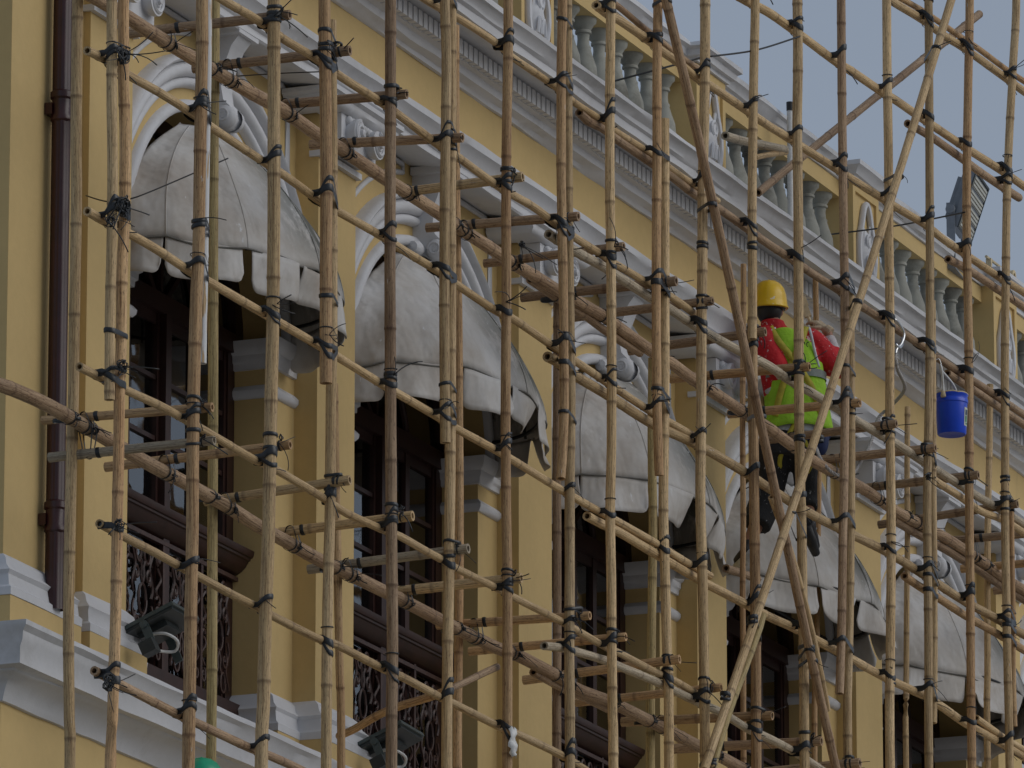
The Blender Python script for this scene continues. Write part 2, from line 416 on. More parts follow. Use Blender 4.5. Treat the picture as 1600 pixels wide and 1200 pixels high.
# pilasters
HP = []
prof_dado = [(0.0, 9.692), (.088, 9.694), (.090, 9.735), (.07, 9.752), (.062, 9.81), (.075, 9.83), (.042, 9.862), (.03, 9.90), (.0, 9.928)]
prof_ped = [(0.0, 9.50), (.086, 9.50), (.086, 9.693), (.0, 9.693)]
def dado(path, parent, c):
    for nm, pr, mm in (('moulding', prof_dado, 'white'), ('plinth', prof_ped, 'yellow')):
        mb = MB(); sweep(mb, pr, path, .005 if nm == 'moulding' else 0, .15); local(mb, c); o = mb.build(nm, mm, parent, auto=40)
cpath = [(XC, 6), (XC, 0), (33.74, 0)]
dado(cpath, bld, (XC, 0, 0))
def roll_spiral(mb, c, r, sx):
    # raised spiral on the face of a volute
    pts = []
    for i in range(34):
        t = i/33; a = sx*(t*4.2*math.pi)+math.pi/2; rr = r*(1-.86*t)
        pts.append((c[0]+rr*math.cos(a), c[1], c[2]+rr*math.sin(a)))
    mb.tube(pts, [.012*(1-.5*i/33) for i in range(34)], 5)
for n in range(NB+1):
    xr = XR(n); x0 = xr-PW; cc = (x0, 0, 0)
    mb = MB(); mb.box((x0, 0, 9.41), (xr, .3, 13.405)); 
    # sunk margin lines on the shaft
    local(mb, cc); pl = mb.build('pilaster', 'yellow', bld, loc=(x0-XC, 0, 0))
    dado([(x0, REC), (x0, 0), (xr, 0), (xr, REC)], pl, cc)
    # ionic capital with two scrolls
    mb = MB()
    mb.box((x0-.02, -.03, 13.05), (xr+.02, .05, 13.085))
    sweep(mb, [(0, 13.30), (.15, 13.305), (.175, 13.33), (.175, 13.36), (.20, 13.375), (.20, 13.40), (0, 13.40)], [(x0-.03, .13), (x0-.03, 0), (xr+.03, 0), (xr+.03, .13)], .004, .1)
    for q in range(9):   # egg and dart row between the scrolls
        cx_ = x0+.10+q*(PW-.2)/8; mb.lathe([(0, -.03), (.018, -.02), (.026, 0), (.02, .02), (0, .03)], (cx_, -.14, 13.27), 7)
    mb.box((x0+.02, -.13, 13.10), (xr-.02, .02, 13.30))
    for sx, vx in ((1, x0+.15), (-1, xr-.11)):
        prof = []
        for i in range(13):
            t = i/12; y = -.19+.33*t; rr = .082-.014*math.sin(math.pi*t)+(.004*math.sin(t*26))
            prof.append((rr, y))
        prof = [(0, -.19)]+prof+[(0, .14)]
        mb.lathe(prof, (vx, 0, 13.205), 20, 'Y')
        roll_spiral(mb, (vx, -.193, 13.205), .073, sx)
        mb.lathe([(0, -.222), (.02, -.215), (.024, -.19)], (vx, 0, 13.205), 10, 'Y')
    local(mb, cc); mb.build('capital', 'white', pl, auto=50)

def ring_mould(mb, c, r0, r1, y0, y1, zc, a0=0, a1=math.pi, n=36, rnd=True):
    # arched moulding with a rounded section
    sec = []
    k = 7
    for i in range(k):
        t = i/(k-1); a = math.pi*t
        sec.append(((r0+r1)/2-(r1-r0)/2*math.cos(a), y0+(y1-y0)*math.sin(a)**.7 if rnd else y1))
    vs = []; fs = []
    for j in range(n+1):
        a = a0+(a1-a0)*j/n
        for (r, y) in sec: vs.append((c+r*math.cos(a), y, zc+r*math.sin(a)))
    for j in range(n):
        for i in range(k-1): fs.append((j*k+i, j*k+i+1, (j+1)*k+i+1, (j+1)*k+i))
    mb.add(vs, fs)
# ---- one bay's trim, window and grille, built at bay 0 and copied
def bayobj(mb, name, m, parent=None, **k):
    local(mb, (BC(0), 0, 0)); o = mb.build(name, m, parent, **k); return o
c0 = BC(0); bay = []
# inner arch ring
mb = MB(); ring_mould(mb, c0, RA-.005, RA+.065, REC, REC-.045, ZS); bay.append(bayobj(mb, 'arch_moulding', 'white', auto=60))
# hood mould: three stepped beads
mb = MB()
ring_mould(mb, c0, 1.215, 1.275, REC, REC-.05, ZS-.03, .12, math.pi-.12)
ring_mould(mb, c0, 1.27, 1.36, REC, REC-.075, ZS-.03, .12, math.pi-.12)
ring_mould(mb, c0, 1.355, 1.405, REC, REC-.10, ZS-.03, .12, math.pi-.12)
mb.v = [v for v in mb.v]
hm = mb
# keep the hood between the pilasters
lim = (P0-PW)/2-.004
hm.f = [f for f in hm.f if all(abs(hm.v[i][0]-c0) <= lim+.05 for i in f)]
hm.v = [(min(max(v[0], c0-lim), c0+lim), v[1], v[2]) for v in hm.v]
bay.append(bayobj(hm, 'hood_moulding', 'white', auto=60))
# raised frame round each spandrel
for s in (-1, 1):
    mb = MB(); pts = []
    a_in = math.acos(1.10/1.52); a_out = math.pi/2-.16
    for i in range(15):
        a = a_in+(a_out-a_in)*i/14; pts.append((c0+s*1.52*math.cos(a), REC-.006, ZS-.03+1.52*math.sin(a)))
    pts += [(c0+s*.25, REC-.006, 13.42), (c0+s*1.02, REC-.006, 13.42), (c0+s*1.09, REC-.006, 13.38), (c0+s*1.10, REC-.006, 13.30)]
    mb.tube(pts, .018, 6, closed=True); bay.append(bayobj(mb, 'spandrel_frame', 'white', smooth=True))
# keystone: scrolled console
mb = MB()
side = [(-.02, 13.44), (-.20, 13.43), (-.205, 13.38), (-.15, 13.33), (-.09, 13.22), (-.065, 13.1), (-.08, 13.03), (-.13, 12.99), (-.145, 12.93), (-.11, 12.88), (-.05, 12.87), (0.0, 12.90), (.14, 12.92), (.14, 13.44)]
w = .085; side = [(y*.75+.06 if y < .1 else y, z) for y, z in side]
vs = []
for s in (-1, 1):
    for (y, z) in side:
        ww = w*(1 if z > 13.3 else .72+.28*(z-12.87)/.43); vs.append((c0+s*ww, y, z))
k = len(side)
mb.add(vs, [tuple(range(k)), tuple(range(2*k-1, k-1, -1))]+[(i, (i+1) % k, k+(i+1) % k, k+i) for i in range(k)])
for s in (-1, 1):
    pv = [(0, s*.03), (.042, s*.026), (.062, s*.008), (.066, -s*.03)]
    mb.lathe(pv, (c0+s*.065, -.005, 12.935), 14, 'X')
    mb.tube([(c0+s*.09, -.005+.042*math.cos(t*.5)*(1-t/30), 12.935+.042*math.sin(t*.5)*(1-t/30)) for t in range(0, 24)], .009, 5)
    mb.lathe([(0, -.06), (.035, -.05), (.052, 0), (.04, .05), (0, .07)], (c0+s*.15, .09, 12.93), 9, 'X')
mb.box((c0-.13, -.12, 13.385), (c0+.13, .13, 13.43))
bay.append(bayobj(mb, 'keystone', 'white', auto=55))
# pier each side: impost, band, dado
pf = [(0, 11.765), (.018, 11.768), (.02, 11.80), (.032, 11.81), (.034, 11.845), (.05, 11.855), (.065, 11.885), (.07, 11.925), (0, 11.93)]
pb = [(0, 11.60), (.012, 11.602), (.028, 11.62), (.03, 11.645), (.014, 11.665), (.0, 11.675)]
for s in (-1, 1):
    if s < 0: path = [(c0-lim, REC), (c0-HW, REC), (c0-HW, .42)]
    else: path = [(c0+HW, .42), (c0+HW, REC), (c0+lim, REC)]
    mb = MB(); sweep(mb, pf, path, .003, .1); sweep(mb, pb, path, .003, .1); bay.append(bayobj(mb, 'impost', 'white', auto=40))
    mb = MB(); sweep(mb, prof_dado, path, .004, .1); bay.append(bayobj(mb, 'moulding', 'white', auto=40))
    mb = MB(); sweep(mb, prof_ped, path, 0, .2); bay.append(bayobj(mb, 'plinth', 'yellow'))
# window
YWI = .40
mb = MB()
# outer frame
mb.box((c0-HW, YWI-.03, 9.62), (c0-HW+.09, YWI+.05, ZS)); mb.box((c0+HW-.09, YWI-.03, 9.62), (c0+HW, YWI+.05, ZS))
mb.box((c0-HW, YWI-.05, ZS-.04), (c0+HW, YWI+.05, ZS+.07))
vs = []; A = 24
for j in range(A+1):
    a = math.pi*j/A
    for r, y in ((RA, YWI-.03), (RA-.10, YWI-.03), (RA-.10, YWI+.05), (RA, YWI+.05)): vs.append((c0+r*math.cos(a), y, ZS+.02+r*math.sin(a)))
mb.add(vs, [(j*4+i, j*4+(i+1) % 4, j*4+4+(i+1) % 4, j*4+4+i) for j in range(A) for i in range(4)])
mb.box((c0-.035, YWI-.06, 9.62), (c0+.035, YWI+.04, ZS-.04))
win = bayobj(mb, 'window', 'timber'); bay.append(win)
def wsub(mb, name, m, **k): return bayobj(mb, name, m, win, **k)
for s in (-1, 1):
    for (xa, xb) in ((.035, .44), (.44, .85)):
        # leaf: stiles, rails
        X0, X1 = sorted((c0+s*xa, c0+s*xb))
        mb = MB()
        mb.box((X0, YWI-.02, 9.75), (X0+.03, YWI+.03, ZS-.04)); mb.box((X1-.03, YWI-.02, 9.75), (X1, YWI+.03, ZS-.04))
        for z in (ZS-.085, 11.50, 11.16, 10.80, 10.45, 9.75): mb.box((X0+.03, YWI-.012, z-.013), (X1-.03, YWI+.022, z+.013 if z < 11.8 else z+.045))
        wsub(mb, 'sash', 'timber')
        zz = [9.77, 10.45, 10.80, 11.16, 11.50, ZS-.09]
        for i in range(5):
            mb = MB(); mb.box((X0+.025, YWI+.004, zz[i]+.01), (X1-.025, YWI+.009, zz[i+1]-.01)); wsub(mb, 'pane', 'glass')
# fanlight
mb = MB()
for a in (math.pi/4, math.pi/2, 3*math.pi/4): mb.tube([(c0+.1*math.cos(a), YWI, ZS+.1*math.sin(a)), (c0+.98*math.cos(a), YWI, ZS+.98*math.sin(a))], .02, 4)
ring_mould(mb, c0, .42, .47, YWI, YWI-.03, ZS); wsub(mb, 'fanlight_bar', 'timber')
mb = MB(); vs = [(c0, YWI+.01, ZS+.05)]+[(c0+.97*math.cos(math.pi*j/20), YWI+.01, ZS+.05+.97*math.sin(math.pi*j/20)) for j in range(21)]
vs2 = [(x_, y_+.005, z_) for (x_, y_, z_) in vs]
mb.add(vs+vs2, [(0, j, j+1) for j in range(1, 21)]+[(22, 22+j+1, 22+j) for j in range(1, 21)]+[(j, j+1, 22+j+1, 22+j) for j in range(1, 21)]); wsub(mb, 'fanlight_pane', 'glass')
# curtains hanging in folds behind the glass
for s in (-1, 1):
    vs = []; fs = []; nx = 40
    for i in range(nx+1):
        t = i/nx
        for z, amp in ((10.62, .022), (11.0, .018), (11.45, .012)):
            gather = .16*math.exp(-((z-10.5)/.25)**2)
            x_ = c0+s*(.06+.80*t*(1-gather*.3)); vs.append((x_, YWI+.13+amp*math.sin(t*38+z)+.015*math.sin(t*13), z))
    for i in range(nx):
        for k_ in range(2): fs.append((i*3+k_, (i+1)*3+k_, (i+1)*3+k_+1, i*3+k_+1))
    mb = MB(); mb.add(vs, fs); wsub(mb, 'curtain', 'curtain', smooth=True)
# moulded timber rail in front of the window
mb = MB()
pr = [(-.02, 10.590), (.0, 10.595), (.03, 10.603), (.06, 10.620), (.085, 10.645), (.10, 10.672), (.112, 10.677), (.114, 10.688), (.125, 10.692), (.132, 10.705), (.135, 10.728), (-.02, 10.735)]
sweep(mb, pr, [(c0-HW+.001, .375), (c0+HW-.001, .375)], 0, .3)
gr = bayobj(mb, 'balcony_rail', 'timber', auto=35); bay.append(gr)
mb = MB(); mb.box((c0-HW+.005, .30, 9.62), (c0+HW-.005, .375, 9.86)); bayobj(mb, 'bottom_rail', 'timber', gr)
# cast iron scrollwork
def unit(mb, x, zc, h, sx):
    y = .35; r = .009
    def cv(pts, rr=r): mb.tube([(x+sx*a, y, zc+b) for a, b in pts], rr, 5)
    cv([(.047*math.cos(t*math.pi/8), .085*math.sin(t*math.pi/8)) for t in range(17)])          # oval
    for sz in (-1, 1):
        for sd_ in (-1, 1):
            # c scroll
            cv([(sd_*(.075+.036*math.cos(a)*(1-k/26)), sz*(.13+.05*math.sin(a)*(1-k/26))) for k, a in enumerate([i*.42-1.2 for i in range(20)])])
            # s scroll up the side
            cv([(sd_*(.112+.020*math.sin(i*.62)), sz*(.02+i*.021)) for i in range(14)], r*.9)
            # loop at the end
            cv([(sd_*(.055+.034*math.cos(a)), sz*(.255+.055*math.sin(a))) for a in [i*.45 for i in range(15)]])
            cv([(sd_*.0, sz*.085), (sd_*.02, sz*.13), (sd_*.012, sz*.18), (sd_*.03, sz*.21)])
def barunit(mb, x, zc):
    y = .35
    def cv(pts, rr=.0085): mb.tube([(x+a, y, zc+b) for a, b in pts], rr, 5)
    mb.box((x-.013, y-.012, 9.86), (x+.013, y+.012, 10.60))
    for sz in (-1, 1):
        for s in (-1, 1):
            cv([(s*(.045+.03*math.cos(a)*(1-k/24)), sz*(.26+.045*math.sin(a)*(1-k/24))) for k, a in enumerate([i*.45-1.2 for i in range(18)])])
            cv([(s*(.045+.028*math.sin(i*.55+.4)), sz*(.05+i*.013)) for i in range(13)])
            cv([(s*(.05+.022*math.cos(i*.5)), sz*.03+.022*math.sin(i*.5)) for i in range(11)])
mb = MB(); xs = c0-.786; i = 0
while xs < c0+HW-.06:
    if i % 2: barunit(mb, xs, 10.22)
    else: unit(mb, xs, 10.22, 1, 1)
    xs += .25; i += 1
mb.box((c0-HW+.005, .335, 10.565), (c0+HW-.005, .365, 10.589))
bayobj(mb, 'iron_scrollwork', 'iron', gr, auto=60)
for o in bay:
    o.parent = bld; o.location = (BC(0)-XC, 0, 0)
for n in range(1, NB):
    for o in bay:
        c = copy_tree(o, bld); c.location = (BC(n)-XC, 0, 0)

# balustrade
ZC = 14.345; ZR = 15.145
def baluster():
    mb = MB()
    pr = [(.085, 0), (.085, .10), (.07, .12), (.055, .16), (.052, .19), (.062, .22), (.060, .27), (.082, .34), (.090, .42), (.084, .49), (.060, .56), (.048, .60), (.050, .615), (.040, .63), (.037, .67), (.040, .70), (.052, .705), (.052, .72), (.046, .725), (.066, .76), (.082, .775), (.086, .80)]
    mb.lathe(pr, (0, 0, 0), 14); mb.box((-.088, -.088, .0), (.088, .088, .06)); return mb.build('baluster', 'concrete', bld, auto=50)
b0 = baluster(); first = True
for n in range(-1, NB):
    xa, xb = XR(n), XR(n+1)-PW
    if n == -1: xa = XC+.55
    nn = max(1, int((xb-xa)/.272))
    for i in range(nn):
        o = b0 if first else b0.copy()
        if not first: col.objects.link(o)
        first = False; o.parent = bld
        o.location = (xa+(i+.5)*(xb-xa)/nn-XC, .17+R_.uniform(-.004, .004), ZC); o.rotation_euler = (0, 0, R_.uniform(0, 6))
rp = [(XC, 12), (XC, .06)]
mb = MB(); mb.box((XC+.08, .07, ZR), (XE, .30, 15.26)); bpart(mb, 'handrail', 'yellow')
cop = [(0, 15.262), (.03, 15.262), (.035, 15.285), (.06, 15.295), (.075, 15.33), (.10, 15.345), (.10, 15.375), (-.16, 15.44)]
path = [(XC-.02, 9), (XC-.02, .0), (33.55, 0), (33.55, .085)]
for n in range(NB+1):
    path += [(XR(n)-PW-.0, .085), (XR(n)-PW, -.005), (XR(n), -.005), (XR(n), .085)]
path += [(XE, .085)]
mb = MB(); sweep(mb, cop, path, .010, .11); bpart(mb, 'coping', 'white', auto=40)
mb = MB(); mb.box((XC+.05, .16, 15.30), (XE, .42, 15.42)); bpart(mb, 'coping_back', 'white')
for n in range(NB+1):
    mb = MB(); x0, x1 = XR(n)-PW, XR(n)
    mb.box((x0, .0, ZC-.01), (x1, .34, 15.27)); mb.box((x0-.025, -.03, ZC), (x1+.025, .36, ZC+.10))
    # margin strips round a sunk panel
    mb.box((x0, -.018, ZC+.10), (x0+.05, .0, 15.26)); mb.box((x1-.05, -.018, ZC+.10), (x1, .0, 15.26)); mb.box((x0+.05, -.018, 15.20), (x1-.05, .0, 15.26))
    local(mb, (x0, 0, 0)); pr_ = mb.build('pier', 'yellow', bld, loc=(x0-XC, 0, 0))
    if n == 0: car0 = None
    # cartouche: shield shaped rim with a carved middle
    mb = MB(); cx_, cz_ = PW/2, 14.80
    out = []
    for i in range(40):
        a = 2*math.pi*i/40; r1 = 1+.10*math.cos(4*a)-.05*math.cos(2*a)
        out.append((cx_+.155*r1*math.cos(a), -.02, cz_+.31*r1*math.sin(a)*(1 if math.sin(a) > 0 else 1.05)))
    mb.tube(out, .022, 6, closed=True)
    ins = []
    for i in range(24):
        a = 2*math.pi*i/24; ins.append((cx_+.085*math.cos(a)*(1+.12*math.cos(3*a)), cz_+.20*math.sin(a)))
    vs = [(cx_, -.045, cz_)]+[(cx_+(x_-cx_)*.6, -.04+.008*math.sin(i*2.1), cz_+(z_-cz_)*.6) for i, (x_, z_) in enumerate(ins)]+[(x_, -.002, z_) for x_, z_ in ins]
    mb.add(vs, [(0, 1+i, 1+(i+1) % 24) for i in range(24)]+[(1+i, 25+i, 25+(i+1) % 24, 1+(i+1) % 24) for i in range(24)])
    for s in (-1, 1):
        mb.tube([(cx_+s*(.09+.03*math.sin(t*.5)), -.015, cz_-.22+.44*t/12) for t in range(13)], .014, 5)
        mb.tube([(cx_+s*.045*math.cos(t*.55), -.04, cz_+.09+.045*math.sin(t*.55)) for t in range(9)], .012, 5)
        mb.tube([(cx_+s*(.01+.05*t/8), -.045, cz_-.12+.10*math.sin(t*.4)) for t in range(9)], .011, 5)
    mb.build('cartouche', 'white', pr_, auto=60)

# ------------------------------------------------------------------ drainpipe
dp = empty('drainpipe', (33.437, -.075, 9.7), 'dark maroon ribbed drainpipe on the wall at the far left edge', 'drainpipe')
mb = MB(); vs = []; nn = 28
zs = [9.72+i*.25 for i in range(24)]
for z in zs:
    for k in range(nn):
        a = 2*math.pi*k/nn; r = .046+(.004 if k % 4 < 2 else 0); vs.append((r*math.cos(a), r*math.sin(a), z-9.7))
mb.add(vs, [(i*nn+k, i*nn+(k+1) % nn, (i+1)*nn+(k+1) % nn, (i+1)*nn+k) for i in range(len(zs)-1) for k in range(nn)])
mb.build('pipe', 'pipe', dp, auto=35)
for z in (12.30, 10.12):
    mb = MB(); mb.lathe([(.048, 0), (.058, .01), (.058, .03), (.051, .04), (.051, .12), (.060, .13), (.060, .16), (.048, .17)], (0, 0, z-9.7), 20); mb.box((-.055, .03, z-9.7+.04), (.055, .072, z-9.7+.10)); mb.build('collar', 'pipe', dp, auto=40)

# ------------------------------------------------------------------ awnings
def make_awning(n, lab, seed):
    r = random.Random(seed); c = BC(n); a_, b_ = 1.13, .675; zb = 12.0
    root = empty('awning', (c, REC, zb+(.035 if n else .01)), lab, 'awning', 'domed awnings over the arched windows')
    phmax = 1.0; h = .80
    ribs = [0, 22, 55, 92, 128, 154, 180]     # seams in degrees round the plan
    def hoop(th, t):
        a = math.radians(th)
        sa = 1-.66*t**2.1; sb = 1-.74*t**1.62
        return (-a_*math.cos(a)*sa, -b_*math.sin(a)*sb)
    def pt(th, t, sag=1.0):
        # th 0..180 round the plan, t 0 at the rim to 1 at the top: cloth stretched nearly flat between the hoops
        k = max(i for i in range(len(ribs)-1) if ribs[i] <= th+1e-6); u = (th-ribs[k])/(ribs[k+1]-ribs[k])
        x, y = hoop(th, t); x0, y0 = hoop(ribs[k], t); x1, y1 = hoop(ribs[k+1], t)
        f = .72*sag
        x = x*(1-f)+(x0+(x1-x0)*u)*f; y = y*(1-f)+(y0+(y1-y0)*u)*f
        wob = .022*noise.noise(Vector((th*.05+seed, t*2.6, seed*.7)))*math.sin(math.pi*u)
        fold = .012*math.sin(th*.35+t*5+seed)*noise.noise(Vector((th*.02, t*3, seed*1.3)))
        x *= 1+wob+fold; y *= 1+wob+fold
        z = h*t+.022*(1-t)*math.sin(th*.045+seed)+.02*noise.noise(Vector((th*.04, t*2+seed, 1)))-.015*math.sin(math.pi*u)*(1-t)
        return (x, y-.004, z)
    mb = MB(); NT, NP = 72, 16; vs = []; fs = []
    for j in range(NP+1):
        ph = phmax*j/NP
        for i in range(NT+1): vs.append(pt(180*i/NT, ph))
    for j in range(NP):
        for i in range(NT): fs.append((j*(NT+1)+i, j*(NT+1)+i+1, (j+1)*(NT+1)+i+1, (j+1)*(NT+1)+i))
    # top: slopes back to the wall
    k0 = len(vs); top = NP*(NT+1)
    for i in range(NT+1):
        x, y, z = vs[top+i]; vs.append((x*.9, -.01, z+.03))
    for i in range(NT): fs.append((top+i, top+i+1, k0+i+1, k0+i))
    mb.add(vs, fs); can = mb.build('canopy', 'cloth', root, smooth=True)
    md = can.modifiers.new('th', 'SOLIDIFY'); md.thickness = .004
    # seams
    for th in ribs[1:-1]:
        mb = MB(); P = [Vector(pt(th, phmax*j/12, 0)) for j in range(13)]
        mb.tube([tuple(p*1.001) for p in P], .0038, 4); mb.build('seam', 'cloth', root, smooth=True)
    mb = MB(); mb.tube([tuple(Vector(pt(th, 0, 1))*1.004+Vector((0, 0, .002))) for th in range(2, 179, 4)], .006, 5); mb.build('piping', 'clothseam', root, smooth=True)
    # frame rods
    mb = MB(); mb.tube([(-a_*.95*math.cos(math.radians(t)), -b_*.95*math.sin(math.radians(t)), .01) for t in range(0, 181, 6)], .011, 6)
    mb.tube([(-a_*.9, -.01, .01), (a_*.9, -.01, .01)], .011, 6)
    for th in ribs[1:-1]: mb.tube([tuple(Vector(pt(th, phmax*j/8, 0))*.965) for j in range(9)], .009, 5)
    mb.build('frame', 'black', root, smooth=True)
    # valance flaps with rounded corners, each a little out of line
    flaps = [(1, 21.6), (22.3, 54), (56.5, 80), (82, 104), (106.5, 127), (129, 150), (151.5, 179)]
    for (t0, t1) in flaps:
        mb = MB(); vs = []; fs = []; nx, nz = 26, 7
        t0 += r.uniform(-.6, .6)*(t0 > 2); t1 -= r.uniform(-.3, 1.6)*(t1 < 178)
        hh = .205+r.uniform(-.012, .022); fl = r.uniform(.00, .05); tw = r.uniform(-.05, .05); lag = r.uniform(-1.5, 1.5)
        if t0 > 50 and t1 < 150: fl += r.uniform(-.10, .05); tw *= 2
        for i in range(nx+1):
            u = i/nx; th = t0+(t1-t0)*u
            arc = abs(t1-t0)/180*2.9
            e = min(u, 1-u)*arc; rr = .06
            drop = hh if e >= rr else hh-rr+math.sqrt(max(0, rr*rr-(rr-e)**2))
            for k in range(nz+1):
                v = k/nz; z = -drop*v
                out = (fl*v*v+tw*(u-.5)*v+.018*math.sin(u*7+seed)*v)
                thr = math.radians(th+lag*v*.8)
                px, py, pz = pt(th, 0); 
                vs.append((-a_*math.cos(thr)*(.995+out)*(abs(px)/(a_*max(1e-3, abs(math.cos(math.radians(th))))) if abs(math.cos(math.radians(th))) > .3 else .985), -b_*math.sin(thr)*(.985+out*1.4)-.006, z+.022*math.sin(th*.045+seed)+.02*noise.noise(Vector((th*.05, v*1.5, seed)))))
        for i in range(nx):
            for k in range(nz): fs.append((i*(nz+1)+k, (i+1)*(nz+1)+k, (i+1)*(nz+1)+k+1, i*(nz+1)+k+1))
        mb.add(vs, fs); o = mb.build('valance_flap', 'cloth', root, smooth=True)
        md = o.modifiers.new('th', 'SOLIDIFY'); md.thickness = .004
    return root
make_awning(0, 'grimy domed white awning nearest the drainpipe, leftmost of the row', 3)
make_awning(1, 'domed white awning with mildewed flank, second from the drainpipe', 11)
make_awning(2, 'domed awning in the middle of the row, between the second awning and the worker', 5)
make_awning(3, 'domed awning directly below the worker in the yellow helmet', 8)
make_awning(4, 'domed awning at the right edge, below the hanging blue bucket', 21)

YF0 = -1.44
